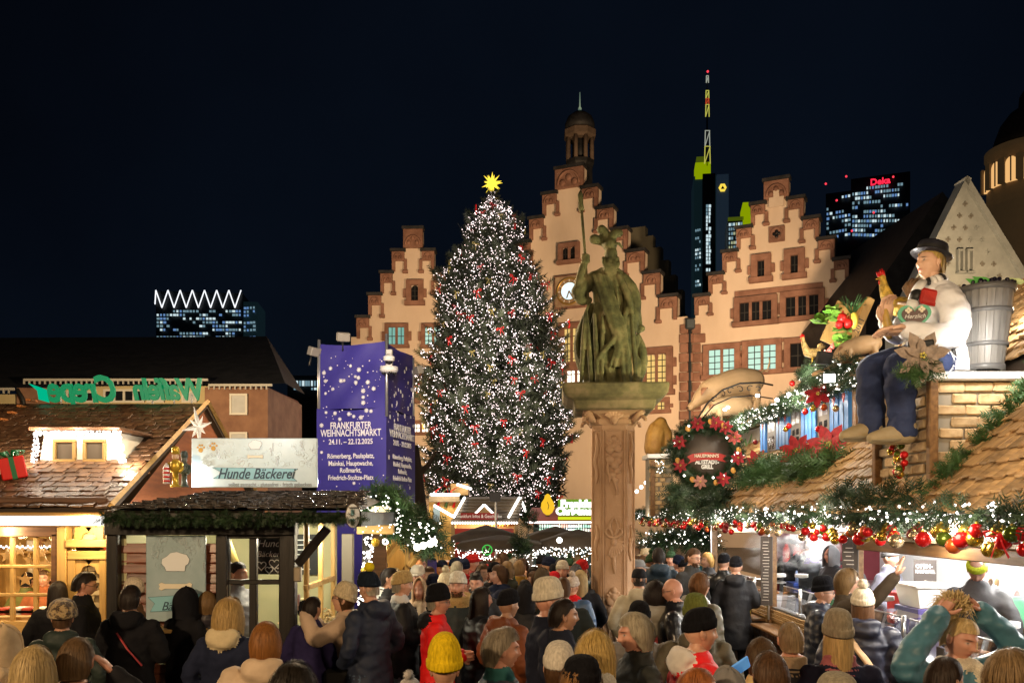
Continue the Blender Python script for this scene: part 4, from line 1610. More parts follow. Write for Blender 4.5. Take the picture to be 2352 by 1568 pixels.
mb.lathe([(.005,.32),(.02,.30),(.13,0),(.12,0)],16,Matrix.Translation((lp.x-.12,9.5,lp.z)))
tag(mb.build("pendant_lamp",mat("brass_shade",(.45,.33,.1),rough=.4,em=.1,emc=(1,.7,.2))),"conical brass pendant lamp inside the bakery window","lamp")
cb=thing("chalkboard","chalkboard with handwritten shop name and hearts behind the bakery window","chalkboard",P(617,1330,9.2))
fb(cb,"board",mat("slate_board",(.012,.014,.014),rough=.6),590,1225,655,1318,9.2,.02)
M_chalk=mat("chalk",(.75,.78,.78),rough=.9)
p=P(622,1248,9.185)
text("Hunde",.105,TM(p),M_chalk,cb,shear=.3,ext=.002)
p=P(622,1272,9.185)
text("Bäckerei",.085,TM(p),M_chalk,cb,shear=.3,ext=.002)
def heart_pts(s,n=24):
 return[(s*.0625*16*math.sin(t)**3,s*.0625*(13*math.cos(t)-5*math.cos(2*t)-2*math.cos(3*t)-math.cos(4*t)))for t in np.linspace(0,2*math.pi,n,endpoint=False)]
for(x,y,s)in((600,1298,.05),(630,1294,.055),(618,1308,.04),(638,1308,.03)):
 c0=P(x,y,9.182)
 hp=heart_pts(s)
 mb=MB()
 mb.tube([(c0 .x+a_,9.182,c0 .z+b_)for a_,b_ in hp+hp[:1]],.005,4)
 mb.build("chalk_heart",M_chalk,cb)
cb2=thing("price_board","dark price board hung in the bakery's side opening","chalkboard",(-2.5,10.9,1.9))
mb=MB()
mb.box((-2.62,10.93,1.9),(.42,.02,.5))
mb.build("board",_mats["slate_board"],cb2)
mb=MB()
for i in range(7):
 mb.box((-2.62+rnd.uniform(-.04,.04),10.915,1.72+i*.06),(rnd.uniform(.12,.28),.004,.012))
mb.build("chalk_lines",M_chalk,cb2)
r=random.Random(8)
M_bisc=mat("biscuit",(.42,.26,.10),(.62,.46,.24),rough=.7,scale=20,rnd_amt=.3)
bk=[box_mesh("biscuit",(.07,.028,.018),M_bisc,.008,.003,i)for i in range(3)]
for(bx,by,bz)in((-2.62,9.25,1.06),(-2.42,9.25,1.10),(-2.25,9.7,1.07),(-2.2,10.2,1.07),(-2.2,10.7,1.07),(-2.75,9.35,1.02)):
 hp=thing("biscuit_tray","tray heaped with bone biscuits at the bakery window, %s"%{-2.62:"middle of the front panes",-2.42:"beside the corner post",-2.25:"first on the side counter",-2.2:"on the side counter",-2.75:"under the vendor"}[bx],"biscuit tray",(bx,by,bz))
 if bx==-2.2:
  hp["group"]="trays on the side counter"
 mb=MB()
 mb.box((bx,by,bz),(.22,.3,.03),ch=.005)
 mb.build("tray",mat("tray_green",(.15,.4,.06),rough=.4),hp)
 for i in range(34):
  u=r.random()**.6
  M=Matrix.Translation((bx+r.uniform(-.1,.1),by+r.uniform(-.13,.13),bz+.03+(1-u)*.22*r.random()))@Euler((r.uniform(-.6,.6),r.uniform(-.6,.6),r.uniform(0,6))).to_matrix().to_4x4()
  obj_from("biscuit",bk[i%3],M,hp)
mb=MB()
p=P(700,1400,10.2)
for dz in(0,.06,.12):
 mb.tube([(p.x-.08+dz*.2,p.y,1.3+dz),(p.x+.08-dz*.2,p.y,1.3+dz)],.014,6)
mb.tube([(p.x,p.y,1.06),(p.x,p.y,1.48)],.014,6)
tag(mb.build("bone_rack",mat("pale_wood",(.7,.6,.35),rough=.5)),"pale wooden rack with crossbars on the bakery side counter","rack")
SBd=9.9
sgn=thing("bakery_sign","pale blue shop sign with script lettering on the bakery hut roof","sign",P(585,1120,SBd))
fb(sgn,"board",mat("pale_blue_print",(.52,.68,.74),(.62,.77,.82),rough=.35,scale=5),441,1006,729,1119,SBd,.04)
M_whp=mat("print_white",(.80,.84,.86),rough=.4)
M_navy=mat("print_navy",(.02,.06,.10),rough=.5)
M_blu=mat("print_blue",(.25,.55,.65),rough=.4)
M_tan=mat("print_tan",(.62,.36,.08),rough=.5)
M_creamp=mat("print_cream",(.80,.74,.58),rough=.5)
def flat(parent,name,mt,pts_px,d,th=.004):
 pts=[P(x,y,d)for x,y in pts_px]
 mb=MB()
 mb.prism([(p.x,p.z)for p in pts],d-th,d)
 return mb.build(name,mt,parent,fix=True)
def outline(parent,name,mt,pts_px,d,w=.006,close=True):
 pts=[P(x,y,d)for x,y in pts_px]
 if close:
  pts=pts+pts[:1]
 mb=MB()
 mb.tube(pts,w,4,flat=.3)
 return mb.build(name,mt,parent)
def doodles(parent,x0,y0,x1,y1,d,n,seed,mt):
 r=random.Random(seed)
 mb=MB()
 for i in range(n):
  x,y=r.uniform(x0,x1),r.uniform(y0,y1)
  c0=P(x,y,d)
  s=r.uniform(.025,.04)
  if i%3==0:
   pp=heart_pts(s,14)
  elif i%3==1:
   pp=[(s*.8*math.cos(t),s*.8*math.sin(t))for t in np.linspace(0,6.283,10,endpoint=False)]
  else:
   pp=[(-s*1.3,s*.2),(-s*.9,s*.2),(s*.9,s*.2),(s*1.3,s*.5),(s*1.5,0),(s*1.3,-s*.5),(s*.9,-s*.2),(-s*.9,-s*.2),(-s*1.3,-s*.5),(-s*1.5,0)]
  ca,sa=math.cos(i*1.7),math.sin(i*1.7)
  pp=[(a*ca-b*sa,a*sa+b*ca)for a,b in pp]
  mb.tube([(c0 .x+a,d,c0 .z+b)for a,b in pp+pp[:1]],.0035,4,flat=.3)
 o=mb.build("background_print",mt,parent)
 o["kind"]="stuff"
 return o
def chef_emblem(parent,cx,cy,s,d):
 hat=[(-.8,.55),(-.95,.2),(-1.2,-.1),(-1.15,-.5),(-.75,-.7),(-.45,-1.0),(.1,-1.1),(.55,-.95),(.95,-.85),(1.2,-.45),(1.1,-.1),(.85,.1),(.8,.55)]
 flat(parent,"chef_hat_print",M_whp,[(cx+a*s,cy+b*s)for a,b in hat],d)
 outline(parent,"chef_hat_outline",M_navy,[(cx+a*s,cy+b*s)for a,b in hat],d-.003,.004)
 bone=[(-1.2,1.5),(-.9,1.62),(.9,1.62),(1.2,1.5),(1.45,1.65),(1.35,1.85),(1.45,2.05),(1.2,2.2),(.9,2.05),(-.9,2.05),(-1.2,2.2),(-1.45,2.05),(-1.35,1.85),(-1.45,1.65)]
 flat(parent,"bone_print",M_creamp,[(cx+a*s,cy+b*s)for a,b in bone],d)
 outline(parent,"bone_outline",M_navy,[(cx+a*s,cy+b*s)for a,b in bone],d-.003,.003)
SF=SBd-.022
doodles(sgn,470,1012,725,1070,SF-.001,70,4,M_whp)
for(x,y)in((461,1030),(490,1026)):
 for dx,dy,rr_ in((0,3,5.5),(-7,-3,2.4),(-2.5,-8,2.4),(3,-8,2.4),(7.5,-3,2.4)):
  flat(sgn,"paw_print",M_tan,[(x+dx+rr_*math.cos(t),y+dy+rr_*math.sin(t))for t in np.linspace(0,6.283,10,endpoint=False)],SF-.002)
chef_emblem(sgn,586,1024,13,SF-.003)
bann=[(488,1073),(684,1076),(664,1089),(682,1104),(490,1098),(510,1085)]
flat(sgn,"banner_print",M_blu,bann,SF-.001)
outline(sgn,"banner_outline",M_navy,bann,SF-.004,.006)
text("Hunde Bäckerei",.165,TM(P(587,1088,SF-.006)),M_navy,sgn,shear=.35,xs=.80,bold=.002)
text("selbst gemacht - glutenfrei - frisch gebacken",.062,TM(P(620,1112,SF-.003)),mat("print_grey",(.3,.36,.4),rough=.5),sgn,xs=.85)
lamp("roof_lamp",P(428,1104,9.82),10,(1,.95,.9),.03)
lamp("roof_lamp",P(745,1108,10.1),10,(1,.95,.9),.03)
lamp("sign_lamp",(-2.75,9.0,3.35),16,(1,.95,.9),.06)
po=thing("bakery_poster","pale blue poster with chef hat and bone on the bakery wall","poster",P(404,1425,DB-.06))
fb(po,"board",mat("poster_blue",(.30,.42,.46),(.38,.50,.55),rough=.35,scale=5),336,1229,473,1426,DB-.06,.03)
PF=DB-.077
doodles(po,342,1234,468,1300,PF-.001,50,9,mat("poster_pattern",(.55,.64,.68),rough=.4))
chef_emblem(po,403,1296,27,PF-.003)
bann=[(340,1371),(472,1362),(472,1398),(345,1404),(355,1385)]
flat(po,"banner_print",M_blu,bann,PF-.001)
outline(po,"banner_outline",M_navy,bann,PF-.003,.006)
text("Hunde",.07,TM(P(440,1378,PF-.005)),M_navy,po,shear=.35)
text("Bäckerei",.12,TM(P(415,1392,PF-.005)),M_navy,po,shear=.35,xs=.9)
ov=thing("oval_sign","oval white hanging sign at the corner of the bakery roof","sign",P(810,1205,8.3))
c0=P(810,1184,8.2)
m=MB()
m.lathe([(.005,-.012),(.062,-.012),(.066,0),(.062,.012),(.005,.012)],24,Matrix.Translation(c0)@Matrix.Rotation(R(20),4,'Z')@Matrix.Scale(1.7,4,(0,0,1))@Matrix.Rotation(R(90),4,'X'))
m.build("board",M_whp,ov)
m=MB()
m.tube([(c0 .x+.062*math.cos(t)*math.cos(R(20)),8.2+.062*math.cos(t)*math.sin(R(20)),c0 .z+.105*math.sin(t))for t in np.linspace(0,6.283,24)],.008,5)
m.build("rim",mat("oval_rim",(.15,.1,.06)),ov)
m=MB()
m.box((c0 .x,8.185,c0 .z+.03),(.03,.01,.05),ch=.004)
m.box((c0 .x-.005,8.183,c0 .z-.04),(.05,.01,.03),ch=.004)
m.build("emblem_print",M_blu,ov)
# purple tower
E=Vector(((885-HX)*20/FPX,20,0))
ra=R(12.8)
dl=Vector((-math.cos(ra),math.sin(ra),0))
dr=Vector((math.sin(ra),math.cos(ra),0))
pt_=thing("banner_tower","purple fabric-clad tower printed with snowflakes and market dates","banner tower",E)
M_purp=mat("purple_fabric",(0.032,0.026,0.23),(0.046,0.038,0.29),rough=.55,scale=.9,bump=.5,bscale=1.3)
M_snow=mat("print_snow",(.82,.82,.86),rough=.6)
def tower_tier(z0,z1,w1,w2,bulge,name):
 c=[E+dl*w1,E,E+dr*w2,E+dl*w1+dr*w2]
 n=12
 mb=MB()
 for(a,b)in((c[0],c[1]),(c[1],c[2]),(c[2],c[3]),(c[3],c[0])):
  nrm=(b-a).cross(Vector((0,0,1))).normalized()
  vs,fs=[],[]
  for j in range(n+1):
   for i in range(n+1):
    u,v=i/n,j/n
    p=a.lerp(b,u)
    sag=.06*math.sin(math.pi*u)if j==n else 0
    bl=math.sin(math.pi*u)*.035*bulge*(math.sin(v*5+u*4)+.6*math.sin(v*11-u*13))
    vs.append((p.x+nrm.x*bl,p.y+nrm.y*bl,z0+(z1-z0)*v-sag))
  for j in range(n):
   for i in range(n):
    k=j*(n+1)+i
    fs.append((k,k+1,k+n+2,k+n+1))
  mb.add(vs,fs,sm=True)
 mb.add([(p.x,p.y,z1-.15)for p in c],[(0,1,2,3)])
 return mb.build(name,M_purp,pt_)
ztop,zmid=P(885,783,20).z,P(885,936,20).z
tower_tier(zmid,ztop,1.60,1.88,1,"upper_banner")
E0=E.copy()
E=E+(-dl-dr).normalized()*.05
tower_tier(0.0,zmid+.02,1.70,1.98,.4,"lower_banner")
for(q,h)in((E0-(dl+dr)*.05,ztop+.15),(E0+dl*1.62,ztop+.1),(E0+dr*1.9,ztop-.05)):
 m=MB()
 m.tube([(q.x,q.y,zmid-.2),(q.x,q.y,h)],.035,6)
 m.build("corner_pole",mat("galvanised",(.45,.46,.48),rough=.35,metal=.7),pt_)
nL=Vector((-math.sin(ra),-math.cos(ra),0))
nR=Vector((math.cos(ra),-math.sin(ra),0))
def face_M(o,along,nrm):
 a=Vector(along)
 return Matrix(((a.x,0,nrm.x,o.x),(a.y,0,nrm.y,o.y),(0,1,nrm.z,o.z),(0,0,0,1)))
def yz(y):
 return P(885,y,20).z
lines=[("FRANKFURTER",976,.225),("WEIHNACHTSMARKT",993,.225),("24.11. – 22.12.2025",1013,.17),("Römerberg, Paulsplatz,",1046,.155),("Mainkai, Hauptwache,",1063,.155),("Roßmarkt,",1079,.155),("Friedrich-Stoltze-Platz",1096,.155)]
for tx_,y,s in lines:
 o=E+dl*.85+nL*.03
 o.z=yz(y)
 text(tx_,s,face_M(o,-dl,nL),M_snow,pt_,xs=.67 if s>.2 else.80,bold=.002)
 o=E+dr*1.0+nR*.03
 o.z=yz(y)
 text(tx_,s,face_M(o,dr,nR),M_snow,pt_,xs=.78 if s>.2 else.92,bold=.002)
r=random.Random(17)
fl=MB()
for k in range(4):
 fl.box((0,0,0),(1.0,.16,.06),Matrix.Rotation(k*math.pi/4,4,'Z'))
flm=bpy.data.meshes.new("snowflake")
flm.from_pydata(fl.V,[],fl.F)
flm.materials.append(M_snow)
dotm=bpy.data.meshes.new("snow_dot")
dd=MB().lathe([(.3,-.03),(.3,.03)],8)
dotm.from_pydata(dd.V,[],dd.F)
dotm.materials.append(M_snow)
for face in range(2):
 al,nn,W=(dl,nL,1.62)if face==0 else(dr,nR,1.9)
 for i in range(150):
  z=r.uniform(yz(1118),ztop-.3)
  u=r.uniform(.05,W-.05)
  mid=yz(1108)<z<yz(962)
  if mid and.12<u<W-.12:
   continue
  big=r.random()<.3
  s=r.uniform(.07,.11)if big else r.uniform(.025,.055)
  o=(E if z<zmid else E0)+al*u+nn*.035
  o.z=z
  obj_from("snowflake" if big else "snow_dot",flm if big else dotm,face_M(o,al,nn)@Matrix.Scale(s,4),pt_)
def cctv(label,p,dome=True):
 t=thing("security_camera",label,"camera",p)
 T=Matrix.Translation(p)
 m=MB()
 if dome:
  m.lathe([(.05,.16),(.09,.12),(.13,.1),(.13,.02),(.10,0)],16,T)
  m.build("housing",M_white,t)
  m=MB()
  m.sphere((0,0,0),(.085,.085,.08),12,8,T)
  m.build("dome",mat("smoked_dome",(.02,.02,.025),rough=.1),t)
 else:
  m.lathe([(.08,.1),(.20,.08),(.21,0),(.17,-.05)],18,T)
  m.build("housing",M_white,t)
  for k in range(4):
   a=k*math.pi/2+.4
   m=MB()
   m.sphere((.13*math.cos(a),.13*math.sin(a),-.06),.045,8,6,T)
   m.build("lens",_mats["smoked_dome"],t)
 m=MB()
 m.box((0,.06,.2 if dome else.17),(.14,.12,.14),T,ch=.01)
 m.build("bracket",mat("camera_grey",(.5,.5,.47),rough=.5),t)
q=E0-(dl+dr)*.14
cctv("small white dome camera on the purple tower's front corner pole",Vector((q.x,q.y,yz(832))))
cctv("wide round multi-lens camera lower on the purple tower's corner pole",Vector((q.x,q.y,yz(853))),False)
def floodlight(label,p,ang):
 t=thing("floodlight_fixture",label,"floodlight",p)
 T=Matrix.Translation(p)@Matrix.Rotation(ang,4,'Z')
 m=MB()
 m.box((0,0,0),(.30,.16,.20),T@Matrix.Rotation(R(18),4,'X'),ch=.02)
 m.build("housing",mat("lamp_housing",(.28,.26,.22),rough=.5),t)
 m=MB()
 m.tube([(0,.1,-.1),(0,.14,-.3)],.02,5,T)
 m.build("bracket",M_lead,t)
p=E0+dl*1.0
floodlight("boxy floodlight on the purple tower's top edge",Vector((p.x,p.y-.1,ztop+.12)),.3)
p=E0+dl*1.72
floodlight("boxy floodlight at the purple tower's outer corner",Vector((p.x,p.y-.1,yz(802))),1.0)
p=E0+dr*1.95
floodlight("boxy floodlight facing the Christmas tree on the purple tower",Vector((p.x+.12,p.y-.1,yz(820))),-1.0)
lamp("banner_floodlight",(-3.4,12.2,5.6),1500,(1.0,.88,.84),.15,'SPOT',(-3.6,20,5.0),62,.9)
# organic bodies
def densify(pts,radii,step=.028):
 P_,R_=[],[]
 pts=[Vector(p)for p in pts]
 for i in range(len(pts)-1):
  n=max(1,int(math.ceil((pts[i+1]-pts[i]).length/step)))
  for k in range(n):
   t=k/n
   P_.append(pts[i].lerp(pts[i+1],t))
   a,b=radii[i],radii[i+1]
   R_.append(a+(b-a)*t if not isinstance(a,tuple)else tuple(a[j]+(b[j]-a[j])*t for j in range(2)))
 P_.append(pts[-1])
 R_.append(radii[-1])
 return P_,R_
def smooth_path(pts,radii,it=2):
 for _ in range(it):
  np_,nr=[pts[0]],[radii[0]]
  for i in range(len(pts)-1):
   a,b=Vector(pts[i]),Vector(pts[i+1])
   ra,rb=radii[i],radii[i+1]
   mixr=(lambda t:ra+(rb-ra)*t)if not isinstance(ra,tuple)else(lambda t:tuple(ra[j]+(rb[j]-ra[j])*t for j in range(2)))
   np_+=[a.lerp(b,.25),a.lerp(b,.75)]
   nr+=[mixr(.25),mixr(.75)]
  np_.append(pts[-1])
  nr.append(radii[-1])
  pts,radii=np_,nr
 return pts,radii
class Body:
 def __init__(self):
  self.mb=MB()
  self.tags=[]
 def _mark(self,t):
  self.tags+=[t]*(len(self.mb.V)-len(self.tags))
 def limb(self,pts,radii,t=0,n=12,smooth=1,flat=1.0):
  if not isinstance(radii,(list,tuple)):
   radii=[radii]*len(pts)
  pts,radii=smooth_path(list(pts),list(radii),smooth)
  pts,radii=densify(pts,radii)
  a,b=Vector(pts[0]),Vector(pts[-1])
  da=(a-Vector(pts[1])).normalized()
  db=(b-Vector(pts[-2])).normalized()
  ra,rb=radii[0],radii[-1]
  pts=[a+da*ra*.85,a+da*ra*.5]+pts+[b+db*rb*.5,b+db*rb*.85]
  radii=[ra*.45,ra*.84]+radii+[rb*.84,rb*.45]
  self.mb.tube(pts,radii,n,flat=flat)
  self._mark(t)
  return self
 def trunk(self,rings,t=0,n=28,fold=None):
  out=[]
  rs=[rings[0]]
  for a,b in zip(rings,rings[1:]):
   k=max(1,int(abs(b[2]-a[2])/.025))
   for i in range(1,k+1):
    rs.append(tuple(a[j]+(b[j]-a[j])*i/k for j in range(5)))
  for(cx,cy,z,rx,ry)in rs:
   ring=[]
   for i in range(n):
    a=2*math.pi*i/n
    f=1+(fold(a,z)if fold else 0)
    ring.append((cx+rx*f*math.cos(a),cy+ry*f*math.sin(a),z))
   out.append(ring)
  self.mb.loft(out)
  self._mark(t)
  return self
 def ball(self,c,r,t=0,nu=16,nv=10):
  self.mb.sphere(c,r,nu,nv)
  self._mark(t)
  return self
 def fuse(self,voxel=.018,smooth=3):
  me=bpy.data.meshes.new("tmp")
  me.from_pydata(self.mb.V,[],self.mb.F)
  o=bpy.data.objects.new("tmp",me)
  TMP.collection.objects.link(o)
  md=o.modifiers.new("r",'REMESH')
  md.mode='VOXEL'
  md.voxel_size=voxel
  md.adaptivity=0.0
  if smooth:
   sm=o.modifiers.new("s",'SMOOTH')
   sm.factor=.5
   sm.iterations=smooth
  dg=tmp_dg()
  ev=o.evaluated_get(dg)
  m2=ev.to_mesh()
  V=np.empty(len(m2 .vertices)*3,dtype=np.float32)
  m2 .vertices.foreach_get("co",V)
  V=V.reshape(-1,3).copy()
  nf=len(m2 .polygons)
  F=np.empty(nf*4,dtype=np.int32)
  m2 .loops.foreach_get("vertex_index",F)
  F=F.reshape(-1,4).copy()
  ev.to_mesh_clear()
  bpy.data.objects.remove(o)
  kd=KDTree(len(self.mb.V))
  for i,v in enumerate(self.mb.V):
   kd.insert(v,i)
  kd.balance()
  if len(set(self.tags))>1:
   C=V[F].mean(axis=1)
   T=np.array([self.tags[kd.find(c)[1]]for c in C],dtype=np.int32)
  else:
   T=np.full(nf,self.tags[0],dtype=np.int32)
  bpy.data.meshes.remove(me)
  return V,F,T
def wrinkle(V,amp,f=(8,8,15)):
 for i in range(len(V)):
  x,y,z=V[i]
  q=mnoise.noise_vector((x*f[0],y*f[1],z*f[2]))+mnoise.noise_vector((x*2.3*f[0],y*2.3*f[1],z*1.7*f[2]))*.4
  V[i,0]+=q.x*amp
  V[i,1]+=q.y*amp
  V[i,2]+=q.z*amp*.4
def hand_geo(wrist,direction,palm_n,s=1.0,curl=.35,thumb_side=1,spread=.12):
 d=Vector(direction).normalized()
 n=Vector(palm_n)
 n=(n-d*n.dot(d)).normalized()
 sd=d.cross(n).normalized()*thumb_side
 w=Vector(wrist)
 mb=MB()
 L=.095*s
 mb.tube([w-d*.01,w+d*L*.35,w+d*L*.8,w+d*L],[.026*s,.038*s,.041*s,.034*s],10,flat=.45)
 for k,(off,ln)in enumerate(((.030,.072),(.010,.082),(-.011,.076),(-.030,.060))):
  base=w+d*L*.92+sd*off*s
  dd=(d+sd*(off*spread*30/.9*.1)).normalized()
  p1=base+dd*ln*s*.45+n*curl*ln*s*.18
  p2=p1+(dd*(1-curl*.6)+n*curl).normalized()*ln*s*.32
  p3=p2+(dd*(1-curl*1.2)+n*curl*1.6).normalized()*ln*s*.25
  mb.tube([base-dd*.02*s,base,p1,p2,p3],[.0098*s,.0098*s,.0092*s,.0085*s,.006*s],7)
  mb.tube([w+d*L*.2+sd*off*s*.8,base],[.015*s,.013*s],7)
 tb_=w+d*L*.22+sd*.028*s
 t1=tb_+(sd*.9+d*.7+n*.25).normalized()*.038*s
 t2=t1+(sd*.35+d*.9+n*.3).normalized()*.030*s
 t3=t2+(d+n*.3).normalized()*.022*s
 mb.tube([tb_-sd*.02*s,tb_,t1,t2,t3],[.014*s,.014*s,.012*s,.010*s,.007*s],7)
 return mb
def head_geo(nu=56,nv=44,jaw=1.0):
 V=np.zeros((nv+1,nu,3))
 paint=np.zeros((nv+1,nu,3))
 ui=np.linspace(-1,1,nu,endpoint=False)
 lon=math.pi*(0.45*ui+0.55*ui**3)
 for i in range(nv+1):
  th=math.pi*i/nv
  z=-math.cos(th)
  rr=math.sin(th)
  for j in range(nu):
   sx,sy=math.sin(lon[j]),-math.cos(lon[j])
   x=.074*rr*sx
   y=.094*rr*sy
   zz=.118*z
   front=max(0.0,-sy)
   if zz<-.01:
    k=min(1,(-zz-.01)/.10)
    x*=1-.26*k*jaw
    if sy>0:
     y*=1-.35*k
     zz*=1-.22*k*sy
    else:
     y=y*(1-.10*k)-.010*k*front
   if zz>.03 and sy>0:
    y*=1.03
   if sy<0:
    y=max(y,-.088-.006*front)
   fx=abs(x)
   f=front**.5
   g=lambda cx,cz,wx,wz:math.exp(-((fx-cx)/wx)**2-((zz-cz)/wz)**2)*(1 if front>.15 else 0)
   dy=0
   dy-=.010*g(0,.030,.05,.012)
   dy+=.013*g(.031,.008,.017,.012)
   dy-=.006*g(.031,.006,.011,.007)
   dy-=.014*g(0,.000,.010,.022)+.022*g(0,-.026,.013,.014)
   dy-=.006*g(.013,-.031,.008,.007)
   dy-=.007*g(.045,-.022,.02,.018)
   dy-=.007*g(0,-.060,.022,.011)
   dy+=.004*g(0,-.0605,.024,.0025)
   dy+=.005*g(0,-.076,.02,.006)
   dy-=.010*g(0,-.096,.022,.014)
   y+=dy*(1 if front>0 else 0)
   V[i,j]=(x,y,zz)
   if front>.2:
    paint[i,j,0]=min(1,1.3*g(0,-.060,.021,.007))
    paint[i,j,1]=min(1,1.2*g(.031,.0255,.017,.0035)+1.2*g(.031,.0065,.0055,.006)+.5*g(.031,.0125,.015,.002)+.6*g(.010,-.035,.005,.003))
    paint[i,j,2]=min(1,.9*g(.031,.0065,.012,.0045))
 Vf=V.reshape(-1,3)
 F=[]
 for i in range(nv):
  for j in range(nu):
   k=(j+1)%nu
   F.append((i*nu+j,i*nu+k,(i+1)*nu+k,(i+1)*nu+j))
 F=np.array(F)
 pa=paint.reshape(-1,3)
 e=MB()
 for sg in(-1,1):
  e.sphere((sg*.077,.006,-.002),(.010,.019,.031),10,8)
  e.sphere((sg*.083,.012,.004),(.006,.016,.024),8,6)
 ev=np.array(e.V)
 ef=[tuple(i+len(Vf)for i in(f if len(f)==4 else list(f)+[f[-1]]))for f in e.F]
 V2=np.vstack([Vf,ev])
 F2=np.vstack([F,np.array([f if len(set(f))==4 else f for f in ef])])
 pa2=np.vstack([pa,np.zeros((len(ev),3))])
 return V2,F2,pa2
HEAD=head_geo()
HEAD_LO=head_geo(32,26)
def head_r(theta_lon,z):
 t=max(-1,min(1,z/.118))
 rr=math.sqrt(max(0,1-t*t))
 return.074*rr,.095*rr
def quad_tri_mesh(name,V,F,T,mats,parent,paint=None,M=None):
 me=bpy.data.meshes.new(name)
 faces=F.tolist()
 tri=F[:,2]==F[:,3]
 if M is not None:
  V=V@np.array(M.to_3x3()).T+np.array(M.translation)
 if not tri.any():
  o=mesh_np(name,V,F,mats,parent,True,T,True)
  me=o.data
 else:
  Fl=[f[:3]if t else f for f,t in zip(faces,tri)]
  me.from_pydata(V.tolist(),[],Fl)
  me.polygons.foreach_set("use_smooth",np.ones(len(Fl),dtype=bool))
  me.polygons.foreach_set("material_index",np.asarray(T,dtype=np.int32))
  for m in mats:
   me.materials.append(m)
  o=bpy.data.objects.new(name,me)
  COL.objects.link(o)
  attach(o,parent,True)
 if paint is not None:
  at=me.attributes.new("facepaint",'FLOAT_COLOR','POINT')
  c=np.concatenate([paint,np.ones((len(paint),1))],1).astype(np.float32)
  at.data.foreach_set("color",c.ravel())
 return o
def skin_mat(name,c):
 if name in _mats:
  return _mats[name]
 m=bpy.data.materials.new(name)
 m.use_nodes=True
 N,L=m.node_tree.nodes,m.node_tree.links
 b=N["Principled BSDF"]
 b.inputs["Roughness"].default_value=.48
 b.inputs["Subsurface Weight"].default_value=0.0
 at=N.new("ShaderNodeAttribute")
 at.attribute_name="facepaint"
 sp=N.new("ShaderNodeSeparateColor")
 L.new(at.outputs["Color"],sp.inputs[0])
 nz=N.new("ShaderNodeTexNoise")
 nz.inputs["Scale"].default_value=22
 tc=N.new("ShaderNodeTexCoord")
 L.new(tc.outputs["Object"],nz.inputs["Vector"])
 def mix(a,fac,col):
  mx=N.new("ShaderNodeMix")
  mx.data_type='RGBA'
  L.new(fac,mx.inputs[0])
  if isinstance(a,tuple):
   mx.inputs[6].default_value=(*a,1)
  else:
   L.new(a,mx.inputs[6])
  mx.inputs[7].default_value=(*col,1)
  return mx.outputs[2]
 base=mix(c,nz.outputs[0],(c[0]*.82,c[1]*.68,c[2]*.62))
 x=mix(base,sp.outputs[0],(c[0]*.62,c[1]*.30,c[2]*.30))
 x=mix(x,sp.outputs[2],(.72,.70,.66))
 x=mix(x,sp.outputs[1],(.035,.022,.016))
 L.new(x,b.inputs["Base Color"])
 _mats[name]=m
 return m
SKINS=[skin_mat("skin_fair",(.60,.36,.25)),skin_mat("skin_pink",(.58,.31,.22)),skin_mat("skin_tan",(.46,.27,.17)),skin_mat("skin_brown",(.26,.14,.085))]
def coat_mat(c,kind="wool"):
 nm="coat_%s_%.3f_%.3f_%.3f"%(kind,*c)
 c2=tuple(min(1,v*1.3+.002)for v in c)
 if kind=="puffer":
  m=mat(nm,c,c2,rough=.45,scale=9,bump=.7,bscale=6,wave=('Z',3.4,1.4,.45))
 elif kind=="leather":
  m=mat(nm,c,c2,rough=.30,scale=7,bump=.6,bscale=9)
 elif kind=="fleece":
  m=mat(nm,c,c2,rough=.95,scale=90,bump=.9,bscale=110,spec=.1)
 elif kind=="rain":
  m=mat(nm,c,c2,rough=.6,scale=5,bump=.9,bscale=6,spec=.3)
 else:
  m=mat(nm,c,c2,rough=.9,scale=5,bump=.9,bscale=7,spec=.15)
 m.name=kind+"_fabric"
 return m
def hair_mat(c):
 nm="hair_%.3f_%.3f_%.3f"%c
 if nm in _mats:
  return _mats[nm]
 m=mat(nm,tuple(v*.72 for v in c),tuple(min(1,v*1.12)for v in c),rough=.5,spec=.3,scale=40,stretch=(2.2,2.2,.15),bump=.25,bscale=60,contrast=(.38,.62),c3=c)
 m.name="hair"
 return m
def knit_mat(c,c2=None):
 nm="knit_%.3f_%.3f_%.3f"%c
 if nm in _mats:
  return _mats[nm]
 m=mat(nm,tuple(v*.72 for v in c),c2 or tuple(min(1,v*1.12)for v in c),rough=.95,scale=70,bump=.35,bscale=90,spec=.1,stretch=(1,1,.3))
 m.name="knit_fabric"
 return m
def leopard_mat():
 m=mat("leopard_fur",(.055,.030,.012),(.42,.30,.14),rough=.9,scale=26,bump=.8,bscale=90,contrast=(.46,.54),sheen=.4)
 return m
_hairc={}
